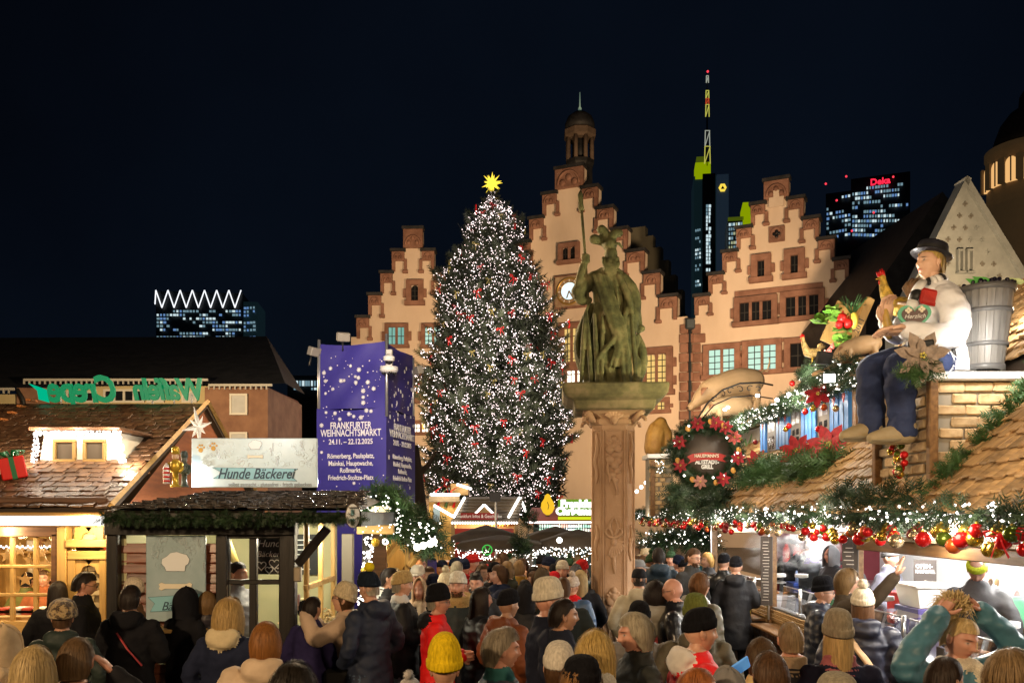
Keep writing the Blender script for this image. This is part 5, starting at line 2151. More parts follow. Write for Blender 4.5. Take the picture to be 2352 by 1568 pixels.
def hair_geo(kind,seed=0):
 key=(kind,seed)
 if key in _hairc:
  return _hairc[key]
 rg=np.random.default_rng(seed+len(kind)*17)
 na,nz_=36,22
 V,F=[],[]
 length={"short":-.055,"crop":-.05,"bob":-.155,"long":-.34,"mid":-.115,"curly":-.13,"bun":-.05,"pony":-.05,"wavy":-.23,"tousled":-.07}[kind]
 thick={"short":.012,"crop":.005,"bob":.021,"long":.019,"mid":.018,"curly":.034,"bun":.011,"pony":.011,"wavy":.028,"tousled":.021}[kind]
 cols=[]
 for j in range(na+1):
  a=-math.pi+2*math.pi*j/na
  fr=math.cos(a)
  open_={"long":.50,"bob":.62,"wavy":.55,"curly":.6,"mid":.62}.get(kind,.45)
  if fr>open_:
   bottom=.066-.012*(1-fr)
  elif fr>-.05:
   t=(open_-fr)/(open_+.05)
   side={"long":length*.85,"bob":length,"wavy":length*.8,"curly":length*.8,"mid":length*.75}.get(kind,.005)
   bottom=.06+(side-.06)*(t**.6)
  else:
   bottom=length if kind in("long","bob","wavy","curly","mid")else length-.018*0
   if kind in("short","crop","bun","pony","tousled"):
    t=min(1,(-.05-fr)/.4)
    bottom=.005+(length-.02-.005)*t
  col=[]
  top=.118+thick
  wob=.006*math.sin(a*5+seed)+.005*math.sin(a*11+2*seed)
  for i in range(nz_+1):
   u=i/nz_
   if bottom>-.02:
    z=top*math.cos(math.pi*.5*u*(math.acos(max(-1,min(1,bottom/top)))/(math.pi*.5)))
    sn=math.sqrt(max(0,1-(z/top)**2))
    rx,ry=(.074+thick)*sn,(.096+thick)*sn
   else:
    uu=u/.5
    if uu<1:
     z=top*math.cos(math.pi*.5*uu)
     sn=math.sin(math.pi*.5*uu)
     rx,ry=(.074+thick)*sn,(.096+thick)*sn
    else:
     t=uu-1
     z=bottom*t
     fl={"bob":1.05-.18*t*t,"long":1+.10*t,"wavy":1+.16*t,"curly":1.0-.1*t,"mid":1-.2*t}.get(kind,1)
     rx,ry=(.074+thick)*fl,(.096+thick)*fl
     if kind in("long","wavy")and fr<.2:
      ry=ry*(1-.15*t)+.035*t
   nz=1+wob*4+(.05 if kind in("curly","wavy","tousled")else.018)*mnoise.noise((math.cos(a)*3,math.sin(a)*3,z*(22 if kind=="curly" else 7)+seed))
   x=rx*math.sin(a)*nz
   y=-ry*math.cos(a)*nz+.004
   col.append((x,y,z))
  cols.append(col)
 for col in cols[:-1]:
  V.extend(col)
 n1=nz_+1
 for j in range(na):
  k=(j+1)%na
  for i in range(nz_):
   F.append((j*n1+i,k*n1+i,k*n1+i+1,j*n1+i+1))
 ns={"crop":160,"short":620,"bun":500,"pony":500}.get(kind,820)
 for s in range(ns):
  j=rg.integers(0,na)
  k=(j+1)%na
  f=rg.random()
  lift=rg.uniform(.001,.008 if kind not in("curly","wavy","tousled")else.024)
  st=rg.uniform(0,.35)
  en=rg.uniform(.8,1.06)
  m_=7
  ph=rg.uniform(0,6.28)
  w=rg.uniform(.0009,.0024)
  base=len(V)
  drift=rg.uniform(-.25,.25)
  for q in range(m_):
   u=(st+(en-st)*q/(m_-1))*nz_
   i0=min(nz_-1,int(u))
   t=u-i0
   ff=min(1,max(0,f+drift*q/m_))
   p0=np.array(cols[j][i0])*(1-t)+np.array(cols[j][i0+1])*t
   p1=np.array(cols[k][i0])*(1-t)+np.array(cols[k][i0+1])*t
   p=p0*(1-ff)+p1*ff
   out=p.copy()
   out[2]*=.6 if out[2]>0 else 0
   out/=np.linalg.norm(out)+1e-9
   wv=(math.sin(ph+q*1.6)*.010 if kind in("curly","wavy")else math.sin(ph+q*.8)*.002)
   tang=np.array([out[1],-out[0],0])
   p=p+out*(lift*math.sin(math.pi*min(1,q/(m_-1)*.9+.05))+.001)+tang*wv
   ww=w*(1-.75*(q/(m_-1))**2)
   V.extend([tuple(p-tang*ww),tuple(p+tang*ww)])
  for q in range(m_-1):
   b0=base+q*2
   F.append((b0,b0+1,b0+3,b0+2))
 mb=MB()
 if kind=="bun":
  mb.sphere((0,.10,.085),(.045,.042,.045),12,8)
  mb.tube([(.03*math.cos(t),.10+.036*math.sin(t)*.4,.085+.038*math.sin(t))for t in np.linspace(0,6.28,12)],.014,6)
 if kind=="pony":
  mb.tube([(0,.09,.05),(0,.135,.02),(.01,.14,-.08),(.015,.12,-.2),(.02,.11,-.27)],[.02,.03,.032,.026,.006],10)
 o=len(V)
 V.extend(mb.V)
 for f in mb.F:
  F.append(tuple(i+o for i in f)if len(f)==4 else None)
 F=[f for f in F if f is not None]
 me=bpy.data.meshes.new("hair")
 me.from_pydata([tuple(v)for v in V],[],F)
 me.polygons.foreach_set("use_smooth",np.ones(len(F),dtype=bool))
 me.materials.append(hair_mat((.2,.1,.05)))
 me.update()
 _hairc[key]=me
 return me
_hatc={}
def hat_geo(kind):
 if kind in _hatc:
  return _hatc[kind]
 mb=MB()
 n=60
 def knit_ring(r_x,r_y,z,cy=.004,ribs=24,amp=.0022,tw=0):
  return[((r_x+amp*math.cos(ribs*a))*math.sin(a),cy-(r_y+amp*math.cos(ribs*a))*math.cos(a),z+tw*math.cos(a))for a in np.linspace(0,2*math.pi,n,endpoint=False)]
 if kind in("beanie","slouch","ribbed","pompom","headband","furhat"):
  top={"beanie":.158,"slouch":.190,"ribbed":.235,"pompom":.158,"headband":.10,"furhat":.175}[kind]
  fat={"beanie":.0,"slouch":.008,"ribbed":.018,"pompom":.004,"headband":.0,"furhat":.03}[kind]
  zb=.036
  amp=.004 if kind=="ribbed" else.0018
  tw=.016
  rings=[]
  for(dz,ex)in((-.004,.002),(-.012,.007),(.0,.011),(.030,.011),(.042,.009),(.044,.003)):
   z=zb+dz
   rings.append(knit_ring(.078+ex+fat,.100+ex+fat,z,amp=amp,tw=tw))
  for u in np.linspace(.12,1,11):
   z=zb+.044+(top-zb-.044)*math.sin(u*math.pi/2)
   k=math.cos(u*math.pi/2)**{"slouch":.55,"ribbed":.85}.get(kind,.72)
   yo=.022*u if kind in("slouch","ribbed")else 0
   if kind=="headband" and u>.5:
    break
   rings.append(knit_ring((.080+fat)*k,(.102+fat)*k,z,.004+yo,amp=amp*k,tw=tw*k))
  mb.loft(rings,caps=False)
  if kind=="pompom":
   rr=random.Random(2)
   mb.sphere((0,.012,.185),.036,12,8)
   for i in range(160):
    v=Vector((rr.gauss(0,1),rr.gauss(0,1),rr.gauss(0,1))).normalized()
    a,b=frame(v)
    p=Vector((0,.012,.185))+v*.028
    q=Vector((0,.012,.185))+v*rr.uniform(.045,.055)
    mb.add([p+a*.006,p-a*.003+b*.005,p-a*.003-b*.005,q],[(0,1,3),(1,2,3),(2,0,3)])
  if kind=="furhat":
   rr=random.Random(4)
   for i in range(700):
    th=rr.uniform(0,6.283)
    u=rr.random()
    z=.02+.13*u
    k=math.sqrt(max(0,1-(u*.98)**2.6))
    p=Vector((.108*k*math.sin(th),-.130*k*math.cos(th),z))
    v=(p-Vector((0,0,.05))).normalized()+Vector((0,0,-.4))
    a,b=frame(v)
    q=p+v.normalized()*rr.uniform(.012,.022)
    mb.add([p+a*.006,p-a*.004+b*.004,q],[(0,1,2)])
 elif kind in("cap","flatcap"):
  rings=[]
  for u in np.linspace(0,1,9):
   z=.03+.105*math.sin(u*math.pi/2)
   k=math.cos(u*math.pi/2)**.5 if u<1 else 0.02
   rings.append([(.086*k*math.sin(a),.004-.106*k*math.cos(a),z)for a in np.linspace(0,2*math.pi,32,endpoint=False)])
  mb.loft(rings)
  vis=[]
  for r_ in(0,1):
   vis.append([((.084-.012*r_)*math.sin(a),-.098*math.cos(a)-r_*.065*math.cos(a),.034-r_*.018)for a in np.linspace(-1.15,1.15,14)])
  for r_ in(1,0):
   vis.append([((.084-.012*r_)*math.sin(a),-.098*math.cos(a)-r_*.065*math.cos(a),.028-r_*.018)for a in np.linspace(-1.15,1.15,14)])
  mb.loft(vis,closed=False,caps=False)
 elif kind in("hoodup","scarf"):
  rings=[]
  for i,a in enumerate(np.linspace(-2.35,2.35,30)):
   ring=[]
   for u in np.linspace(0,1,16):
    ph=u*math.pi*.92
    z=.148*math.cos(ph)if ph<math.pi/2 else-.16*(ph-math.pi/2)/(math.pi*.42)
    s=math.sin(min(ph,math.pi/2))
    rx=(.098 if kind=="hoodup" else.088)*s
    ry=(.122 if kind=="hoodup" else.108)*s
    th=math.pi+a
    pk=.02*max(0,math.cos(a))if kind=="hoodup" else 0
    ring.append((rx*math.sin(th),-ry*math.cos(th)+.004+pk*s,z+.006*math.sin(5*a+6*u)))
   rings.append(ring)
  mb.loft(rings,closed=False,caps=False)
  edge=[r_ for r_ in rings[0]]
  edge2=[r_ for r_ in rings[-1]]
  mb.tube(edge2[::-1]+edge,.011,8)
 elif kind=="brimhat":
  mb.lathe([(.15,.048),(.152,.052),(.10,.056),(.094,.075),(.092,.13),(.085,.146),(.05,.140),(.01,.136)],32,Matrix.Scale(1.18,4,(0,1,0)))
 me=bpy.data.meshes.new(kind)
 me.from_pydata(mb.V,[],mb.F)
 me.polygons.foreach_set("use_smooth",[True]*len(mb.F))
 me.materials.append(knit_mat((.3,.3,.3)))
 me.update()
 _hatc[kind]=me
 return me
_bodyc={}
POSES={"down":(((.275,.03,1.13),(.27,-.05,.88)),((-.275,.03,1.13),(-.27,-.05,.88))),"pocket":(((.31,.06,1.14),(.21,-.13,.99)),((-.31,.06,1.14),(-.21,-.13,.99))),"front":(((.29,.0,1.13),(.10,-.25,1.13)),((-.29,.0,1.13),(-.10,-.25,1.13))),"phone":(((.25,-.24,1.27),(.09,-.37,1.52)),((-.25,-.24,1.27),(-.07,-.37,1.50))),"reach":(((.28,.0,1.13),(.18,-.2,1.0)),((-.36,-.22,1.50),(-.40,-.40,1.74))),"headhands":(((.46,-.04,1.53),(.17,.02,1.80)),((-.46,-.04,1.50),(-.14,.0,1.79))),"ear":(((.28,.03,1.13),(.25,-.1,.9)),((-.34,-.16,1.36),(-.15,-.10,1.57))),"cup":(((.275,.03,1.13),(.26,-.06,.88)),((-.27,-.08,1.14),(-.10,-.24,1.32))),"lean":(((.32,-.20,1.15),(.22,-.42,1.02)),((-.32,-.20,1.15),(-.22,-.42,1.02))),}
def body_geo(pose,coat,fine,collar):
 key=(pose,coat,fine,collar)
 if key in _bodyc:
  return _bodyc[key]
 b=Body()
 e={"short":0.0,"long":.0,"puffer":.022}[coat]
 zb={"short":.80,"long":.52,"puffer":.74}[coat]
 rg=random.Random(len(pose)*7+len(coat))
 ph=[rg.uniform(0,6)for _ in range(4)]
 def fold(a,z):
  return.022*math.sin(5*a+ph[0]+z*6)+.016*math.sin(9*a+ph[1]-z*9)+.014*math.sin(z*34+2*math.sin(a*2+ph[2]))
 rings=[]
 if coat=="long":
  rings+=[(0,0,zb,.255+e,.20+e),(0,0,.70,.245,.19)]
 else:
  rings+=[(0,.0,zb,.205+e,.165+e)]
 rings+=[(0,.0,.92,.212+e,.165+e),(0,.0,1.06,.202+e,.155+e),(0,-.005,1.20,.212+e,.160+e),(0,-.002,1.32,.226+e,.155+e),(0,.004,1.40,.205+e,.128+e),(0,.008,1.455,.135+e*.6,.098+e*.5)]
 b.trunk(rings,0,56,fold)
 if collar=="hood":
  b.trunk([(0,.02,1.42,.135,.115),(0,.02,1.49,.115,.11),(0,.025,1.525,.100,.10)],0,48,lambda a,z:.05*math.sin(3*a+z*20))
  b.ball((0,.115,1.455),(.135,.075,.085),4)
  b.ball((.06,.10,1.49),(.08,.06,.06),4)
  b.ball((-.06,.10,1.49),(.08,.06,.06),4)
 elif collar=="scarf":
  b.limb([(.09*math.cos(t),.012+.088*math.sin(t),1.485+.012*math.sin(3*t))for t in np.linspace(0,6.5,16)],.043,4,10)
  b.limb([(.04,-.11,1.47),(.05,-.165,1.36),(.055,-.17,1.2)],[.04,.042,.04],4,10)
 elif collar=="fur":
  rr=random.Random(3)
  for i in range(16):
   t=i*6.283/16
   b.ball((.125*math.cos(t),.03+.115*math.sin(t),1.50+.02*math.sin(t)),(.052,.05,.05),4,10,8)
  b.ball((0,.13,1.44),(.13,.07,.09),0)
 else:
  b.trunk([(0,.01,1.42,.125,.105),(0,.012,1.50,.098,.092),(0,.014,1.535,.090,.085)],4,28)
 b.limb([(0,.015,1.45),(0,.0,1.58)],[.058,.054],3,12,0)
 hands=[]
 for sg,(el,wr)in zip((1,-1),POSES[pose]):
  sh=Vector((sg*(.185+e*.5),.01,1.395+(.03 if wr[2]>1.4 else 0)))
  el,wr=Vector(el),Vector(wr)
  d=(wr-el).normalized()
  r0=.078+e*.8
  b.limb([sh,sh.lerp(el,.5)+Vector((sg*.012,0,0)),el,el.lerp(wr,.5),wr-d*.02],[r0,r0*.92,r0*.84,r0*.76,r0*.66],0,14,1)
  for t in(.3,.6,.85):
   p=el.lerp(wr,t)
   b.ball(p,(r0*.80,r0*.78,r0*.74),0,10,8)
  hands.append((sg,wr,d))
 for sg in(-1,1):
  fx=.02*sg
  b.limb([(sg*.095,.01,.90),(sg*.105,.0,.70),(sg*.105,-.005,.48),(sg*.105,.012,.28),(sg*.11,.02,.10)],[.115,.105,.080,.076,.066],1,14,1)
  b.limb([(sg*.11,.06,.055),(sg*.115,-.05,.05),(sg*.125,-.16,.04)],[.048,.05,.04],2,12,1)
 V,F,T=b.fuse(.0130 if fine else.024,2)
 wrinkle(V,.015 if fine else.008)
 parts_v,parts_f,parts_t=[V],[F],[T]
 off=len(V)
 for sg,wr,d in hands:
  if pose in("pocket",):
   continue
  n=Vector((-sg,0,0))if abs(d.x)<.8 else Vector((0,0,-1))
  if pose in("front","phone","cup","headhands","ear"):
   n=Vector((-sg*.8,.3,0))if pose!="headhands" else Vector((0,.2,-1))
  if pose=="reach" and sg<0:
   n=Vector((.2,-1,.2))
   d=(d+Vector((.15,.2,.6))).normalized()
  hb_=hand_geo(wr-d*.01,d,n,1.05,.15 if pose=="reach" else.45,thumb_side=sg)
  hv=np.array(hb_.V)
  hf=np.array([f if len(f)==4 else(list(f)+[f[-1]]*(4-len(f))if len(f)<4 else list(f)[:4])for f in hb_.F])
  parts_v.append(hv)
  parts_f.append(hf+off)
  parts_t.append(np.full(len(hf),5))
  off+=len(hv)
 r=(np.vstack(parts_v),np.vstack(parts_f),np.concatenate(parts_t))
 _bodyc[key]=r
 return r
_pcount={}
def person(label,xd,ytop,h=1.72,face=180,turn=0,tilt=0,hair=None,hat=None,coat=((.015,.015,.018),"wool","short"),trousers=(.02,.02,.025),shoes=(.03,.025,.02),pose="pocket",collar="collar",collar_c=None,skin=0,gloves=None,cat="person",d=None,glasses=False,beard=None,group="market visitors",z0=0.0,x=None,hairseed=0,collar_kind=None,roll=0,hand_skin=True,lean=0):
 bump_={"beanie":.035,"slouch":.06,"ribbed":.10,"pompom":.035,"hoodup":.035,"furhat":.05,"cap":.02,"scarf":.03,"brimhat":.03}.get(hat[0]if hat else "",.015 if hair else 0)
 top=h+bump_+z0
 if d is None:
  d=(CAMZ-top)*FPX/(ytop-HY)
 elif ytop>1200 and x is None:
  h=min(1.95,max(1.4,CAMZ-(ytop-HY)*d/FPX-bump_-z0))
 X=(xd-HX)*d/FPX if x is None else x
 t=thing("person",label,cat,(X,d,z0),0,group)
 s=h/1.75
 fine=d<8.2
 V,F,T=body_geo(pose,coat[2],fine,collar)
 HV,HF,HP=HEAD if fine else HEAD_LO
 HM=Matrix.Translation((0,-.012,1.632))@Matrix.Rotation(R(turn),4,'Z')@Matrix.Rotation(R(tilt),4,'X')@Matrix.Rotation(R(roll),4,'Y')
 hv=HV@np.array(HM.to_3x3()).T+np.array(HM.translation)
 AV=np.vstack([V,hv])
 AF=np.vstack([F,HF+len(V)])
 AT=np.concatenate([T,np.full(len(HF),3)])
 paint=np.vstack([np.zeros((len(V),3)),HP])
 cm_=coat_mat(coat[0],coat[1])
 colm=coat_mat(collar_c,collar_kind or("fleece" if collar in("fur","scarf")else "wool"))if collar_c else cm_
 sk=SKINS[skin]
 mats_=[cm_,coat_mat(trousers,"wool"),mat("shoe_%.2f"%shoes[0],shoes,rough=.5),sk,colm,coat_mat(gloves,"wool")if gloves else sk]
 o=quad_tri_mesh("body",AV,AF,AT,mats_,t,paint)
 W=Matrix.Rotation(R(face),4,'Z')@Matrix.Rotation(R(lean),4,'X')@Matrix.Scale(s,4)
 o.matrix_local=W
 HW=W@HM
 def child(nm,me,m,M=HW):
  c=bpy.data.objects.new(nm,me)
  COL.objects.link(c)
  c.parent=t
  c.matrix_local=M
  c.material_slots[0].link='OBJECT'
  c.material_slots[0].material=m
  return c
 if hair:
  child("hair",hair_geo(hair[0],hairseed),hair_mat(hair[1]),HW@Matrix.Diagonal((.88,.90,.88,1))if hat else HW)
 if hat:
  nm={"beanie":"beanie","slouch":"beanie","ribbed":"ribbed_beanie","pompom":"pompom_beanie","cap":"cap","flatcap":"cap","hoodup":"hood","scarf":"headscarf","headband":"headband","furhat":"fur_hat","brimhat":"hat"}[hat[0]]
  hm_=hat[1]if not isinstance(hat[1],tuple)else(coat_mat(hat[1],"wool")if hat[0]in("hoodup","cap","brimhat")else knit_mat(hat[1]))
  child(nm,hat_geo(hat[0]),hm_)
 if glasses:
  mb=MB()
  for sg in(-1,1):
   mb.tube([(sg*.031+.021*math.cos(q),-.106,.006+.017*math.sin(q))for q in np.linspace(0,6.283,12)],.0022,5)
   mb.tube([(sg*.052,-.104,.01),(sg*.078,-.06,.01),(sg*.080,.005,.008)],.0022,5)
  mb.tube([(-.010,-.107,.01),(.010,-.107,.01)],.0022,5)
  g_=mb.build("glasses",mat("spectacle_frame",(.02,.015,.012),rough=.3),t,True)
  g_.matrix_local=HW
 if beard:
  mb=MB()
  rr=random.Random(1)
  for i in range(260):
   a=rr.uniform(-1.2,1.2)
   z=rr.uniform(-.10,-.045)
   k=1-.26*min(1,(-z-.01)/.10)
   px_=.07*k*math.sin(a)*1.02
   py_=-.094*math.cos(a)*.98-.004
   if abs(px_)<.022 and-.066<z<-.052:
    continue
   p=Vector((px_,py_,z))
   v=Vector((px_*.5,py_,-.05)).normalized()
   a1,b1=frame(v)
   q=p+v*.014
   mb.add([p+a1*.005,p-a1*.005,q],[(0,1,2)])
  c=mb.build("beard",hair_mat(beard),t,True)
  c.matrix_local=HW
 return t,W,HW,d
def held(t,W,name,mb,m,label,cat):
 o=mb.build(name,m)
 o.matrix_local=Matrix.Translation(t.location)@W
 return tag(o,label,cat)
def worn(t,W,name,mb,m):
 o=mb.build(name,m,t,True)
 o.matrix_local=W
 return o
 # column and statue
CD=11.6
M_colst=mat("fountain_sandstone",(0.34,0.205,0.115),(0.47,0.295,0.175),rough=.8,scale=2.2,bump=.25,bscale=26,detail=6)
M_moss=mat("mossy_stone",(0.035,0.036,0.013),(0.18,0.155,0.07),rough=.85,scale=4.5,bump=.5,bscale=22,detail=8,c3=(0.085,0.085,0.032))
cc=P(1407,1180,CD)
colm=thing("fountain_column","carved sandstone column with mossy cornice slab, standing in the crowd","column",(cc.x,CD,0))
z_=lambda y:P(0,y,CD).z
T=Matrix.Translation((cc.x,CD,0))@Matrix.Rotation(R(-3),4,'Z')
def octo(w,c,z):
 return[(w,-w+c,z),(w,w-c,z),(w-c,w,z),(-w+c,w,z),(-w,w-c,z),(-w,-w+c,z),(-w+c,-w,z),(w-c,-w,z)]
m=MB()
m.loft([octo(.275,.125,0),octo(.275,.125,z_(978))],T,sm=False)
m.build("shaft",M_colst,colm)
m=MB()
zt,zb=z_(990),.15
for(ang,w,dist)in((0,.145,.275),(45,.086,.300),(-45,.086,.300)):
 TT=T@Matrix.Rotation(R(ang),4,'Z')
 for sx in(-1,1):
  m.box((sx*(w-.012),-dist-.004,(zt+zb)/2),(.018,.022,zt-zb),TT,ch=.004)
  m.box((sx*(w-.034),-dist-.001,(zt+zb)/2),(.010,.014,zt-zb-.02),TT,ch=.003)
 m.box((0,-dist-.003,zt-.01),(2*w-.04,.02,.02),TT,ch=.004)
m.build("panel_moulding",M_colst,colm)
def relief(name,items,ang=0,dist=.275):
 b=Body()
 for it in items:
  if it[0]=="b":
   b.ball((it[1],-dist-it[4]*.2,it[2]),(it[3],it[4],it[5]if len(it)>5 else it[3]))
  else:
   b.limb([(p[0],-dist-.012,p[1])for p in it[1]],it[2],0,10,1)
 V,F,T_=b.fuse(.0065,1)
 V=V@np.array((T@Matrix.Rotation(R(ang),4,'Z')).to_3x3()).T+np.array(T.translation)
 return mesh_np(name,V,F,M_colst,colm,True)
def festoon(zc):
 it=[("b",0,zc+.31,.045,.035),("b",-.05,zc+.17,.06,.04),("b",.05,zc+.18,.055,.04),("b",0,zc+.22,.05,.045),("b",.055,zc+.03,.055,.045),("b",-.045,zc+.04,.06,.045),("b",.01,zc-.03,.055,.045),("b",.05,zc-.10,.045,.035),("b",-.02,zc-.16,.05,.04),("b",.03,zc-.22,.035,.03)]
 for k in range(6):
  a=R(30+k*24)
  it.append(("l",[(0,zc+.2),(.10*math.cos(a),zc+.2+.10*math.sin(a))],[.012,.018]))
 it.append(("l",[(0,zc-.2),(.03,zc-.32),(.045,zc-.40),(.02,zc-.42)],[.03,.02,.014,.006]))
 it.append(("l",[(-.06,zc+.05),(-.09,zc-.08),(-.05,zc-.2),(-.07,zc-.28)],[.02,.024,.02,.008]))
 return it
def shell(zc):
 it=[("b",0,zc,.042,.04,.055)]
 for k in range(9):
  a=R(-150+k*15+30)
  L=.19+.02*math.sin(k)
  it.append(("l",[(.03*math.cos(a),zc+.04*math.sin(a)),(.12*math.cos(a),zc+L*math.sin(a)*.7),(.125*math.cos(a),zc+L*math.sin(a))],[.012,.017,.012]))
 for sg in(-1,1):
  it.append(("l",[(0,zc+.05),(sg*.09,zc+.08),(sg*.11,zc+.16),(sg*.05,zc+.19),(sg*.03,zc+.14)],[.02,.02,.018,.014,.008]))
  it.append(("l",[(sg*.02,zc+.10),(sg*.06,zc+.2),(sg*.03,zc+.28),(0,zc+.32)],[.022,.02,.016,.008]))
 it.append(("l",[(0,zc-.18),(0,zc-.30),(.015,zc-.40)],[.02,.03,.008]))
 return it
relief("festoon_carving",festoon(z_(1065)))
relief("shell_carving",shell(z_(1243)))
relief("festoon_carving",festoon(z_(1405)))
for ang in(45,-45):
 relief("side_carving",[("l",[(0,z_(1000)),(.03,z_(1030)),(-.03,z_(1060)),(.02,z_(1090)),(0,z_(1110))],[.015,.03,.03,.025,.01]),("b",0,z_(1045),.04,.03)],ang,.298)
 relief("side_carving",[("l",[(0,z_(1205)),(.03,z_(1230)),(-.03,z_(1255)),(.01,z_(1285))],[.012,.03,.03,.008]),("b",0,z_(1240),.035,.03)],ang,.298)
m=MB()
m.loft([octo(.290,.12,z_(980)),octo(.302,.11,z_(976)),octo(.300,.11,z_(968)),octo(.285,.12,z_(964)),octo(.31,.10,z_(958)),octo(.37,.08,z_(951)),octo(.41,.06,z_(948))],T,sm=False)
m.build("capital",M_colst,colm)
for ang in(45,135,225,315):
 m=MB()
 TT=T@Matrix.Rotation(R(ang),4,'Z')
 m.tube([(0,-.50+.05*t*math.cos(t*2.2+1),z_(968)+.045*t*math.sin(t*2.2+1))for t in np.linspace(.25,1.25,14)],.024,7,TT)
 m.tube([(0,-.33,z_(975)),(0,-.40,z_(966)),(0,-.50,z_(950))],[.03,.045,.05],8,TT)
 m.build("scroll",M_colst,colm)
relief("capital_shell",[("b",0,z_(969),.055,.05),("b",0,z_(975),.03,.04)]+[("l",[(0,z_(972)),(.13*math.cos(R(40+k*20)),z_(972)+.12*math.sin(R(40+k*20)))],[.014,.026])for k in range(6)],0,.32)
m=MB()
m.loft([octo(.47,.02,z_(949)),octo(.50,.02,z_(946)),octo(.52,.02,z_(930)),octo(.60,.02,z_(924)),octo(.645,.02,z_(917)),octo(.655,.02,z_(912)),octo(.665,.02,z_(897)),octo(.655,.02,z_(894))],T,sm=False)
m.build("cornice",mat("cornice_stone",(.05,.042,.018),(.20,.15,.08),rough=.85,scale=3,bump=.5,bscale=14,c3=(.11,.095,.04)),colm)
m=MB()
m.box((.06,0,z_(894)+.01),(.78,.6,.03),T,ch=.01)
m.build("plinth",M_moss,colm)
st=thing("statue","weathered green stone statue of a robed helmeted figure holding a spear","statue",(cc.x-.05,CD,z_(892)))
u=lambda xd,yd,dy=0.0:Vector(((xd-HX)*CD/FPX,CD+dy,z_(yd)))
b=Body()
k1=px(1,CD)
rows=[(1404,893,62,.9),(1404,870,62,.88),(1400,840,64,.85),(1396,800,60,.8),(1396,765,54,.8),(1400,730,46,.78),(1403,700,42,.75),(1402,670,42,.72),(1400,645,44,.62),(1399,628,38,.6),(1400,615,20,.9)]
rr=random.Random(9)
def fold(a,z):
 t=(z-z_(893))/(z_(615)-z_(893))
 s1=1-2*abs(math.sin(4.5*a+2.2*t+1))**.7
 s2=1-2*abs(math.sin(8*a-3*t))**.8
 return(.13*s1+.07*s2+.05*math.sin(17*a+6*t))*(1-.5*t)+.03*math.sin(2*a+8*t)
b.trunk([((x-HX)*CD/FPX,CD,z_(y),w*k1,w*k1*f)for x,y,w,f in rows],0,96,fold)
b.limb([u(1360,700,.05),u(1342,740,.05),u(1332,785,.03),u(1338,830,0),u(1352,870,-.02)],[.04,.07,.09,.10,.07],0,14)
b.limb([u(1350,705,-.1),u(1330,760,-.1),u(1322,800,-.08),u(1338,850,-.1)],[.02,.03,.03,.02],0,10)
for(o_,r_)in((0,.05),(9,.032),(18,.03),(-10,.03)):
 b.limb([u(1372+o_,640,-.17),u(1385+o_,690,-.24),u(1405+o_,750,-.28),u(1418+o_*.6,800,-.30),u(1405+o_,850,-.32)],[r_*.8,r_,r_,r_,r_*.5],0,10)
for x0,x1 in((1345,1352),(1362,1366),(1380,1376),(1428,1436),(1445,1452),(1340,1330),(1415,1425)):
 b.limb([u(x0,730,-.22),u((x0+x1)/2,800,-.30),u(x1,885,-.36)],[.018,.034,.026],0,8)
b.limb([u(1440,700,-.15),u(1420,770,-.28),u(1370,830,-.35)],[.03,.045,.03],0,10)
b.limb([u(1432,640,-.05),u(1452,670,-.08),u(1458,710,-.08),u(1450,760,-.06),u(1440,800,-.05)],[.065,.085,.085,.07,.055],0,14)
b.limb([u(1418,640,-.12),u(1440,690,-.2),u(1448,740,-.2)],[.05,.05,.03],0,10)
b.limb([u(1368,640),u(1345,655,-.02),u(1328,672,-.04)],[.11,.11,.10],0,14)
b.limb([u(1330,680,-.04),u(1336,692,-.04),u(1352,690,-.02)],[.09,.07,.05],0,12)
b.limb([u(1328,672,-.05),u(1332,640,-.08),u(1341,608,-.1)],[.075,.06,.048],0,12)
b.ball(u(1343,598,-.1),(.055,.05,.058))
for q in range(4):
 b.limb([u(1336,592+q*5,-.14),u(1345,591+q*5,-.165),u(1352,594+q*5,-.13)],[.014,.014,.012],0,7,1)
b.limb([u(1452,680),u(1462,715,.02),u(1468,745,0)],[.08,.065,.045],0,12)
b.ball(u(1472,755,-.02),(.055,.05,.05))
b.ball(u(1466,762,-.05),(.03,.03,.04))
b.limb([u(1466,770,.02),u(1476,800,.02),u(1478,840,.02),u(1462,885,.0)],[.035,.06,.07,.05],0,12)
b.limb([u(1462,775,-.03),u(1458,820,-.06),u(1452,885,-.06)],[.03,.035,.03],0,10)
b.limb([u(1400,640),u(1400,615)],[.085,.075],0,12,0)
b.ball(u(1403,586,-.01),(.088,.10,.125))
b.limb([u(1410,592,-.09),u(1414,600,-.10)],[.02,.022],0,8,0)
for i in range(16):
 b.limb([u(1384+rr.uniform(0,34),600+rr.uniform(-6,6),-.09+rr.uniform(0,.05)),u(1388+rr.uniform(-4,32),618+rr.uniform(-5,8),-.13),u(1392+rr.uniform(-6,30),638+rr.uniform(-8,10),-.13)],[.022,.026,.012],0,7,1)
b.ball(u(1401,562,.0),(.098,.115,.09))
b.limb([u(1408,566,-.09),u(1420,562,-.08),u(1428,570,-.03)],[.02,.022,.015],0,8)
b.limb([u(1395,560,.03),u(1380,550,.05),u(1366,548,.03)],[.05,.06,.06],0,12)
b.ball(u(1366,548,.02),(.075,.06,.065))
b.limb([u(1396,556,0),u(1390,535,.02),u(1382,525,.02)],[.06,.07,.06],0,12)
b.ball(u(1381,527,.0),(.062,.06,.055))
b.limb([u(1402,552,-.02),u(1410,538,-.02),u(1422,533,0)],[.06,.062,.05],0,12)
b.ball(u(1421,536,-.01),(.058,.06,.05))
V,F,T_=b.fuse(.0115,1)
mesh_np("figure",V,F,M_moss,st,True)
m=MB()
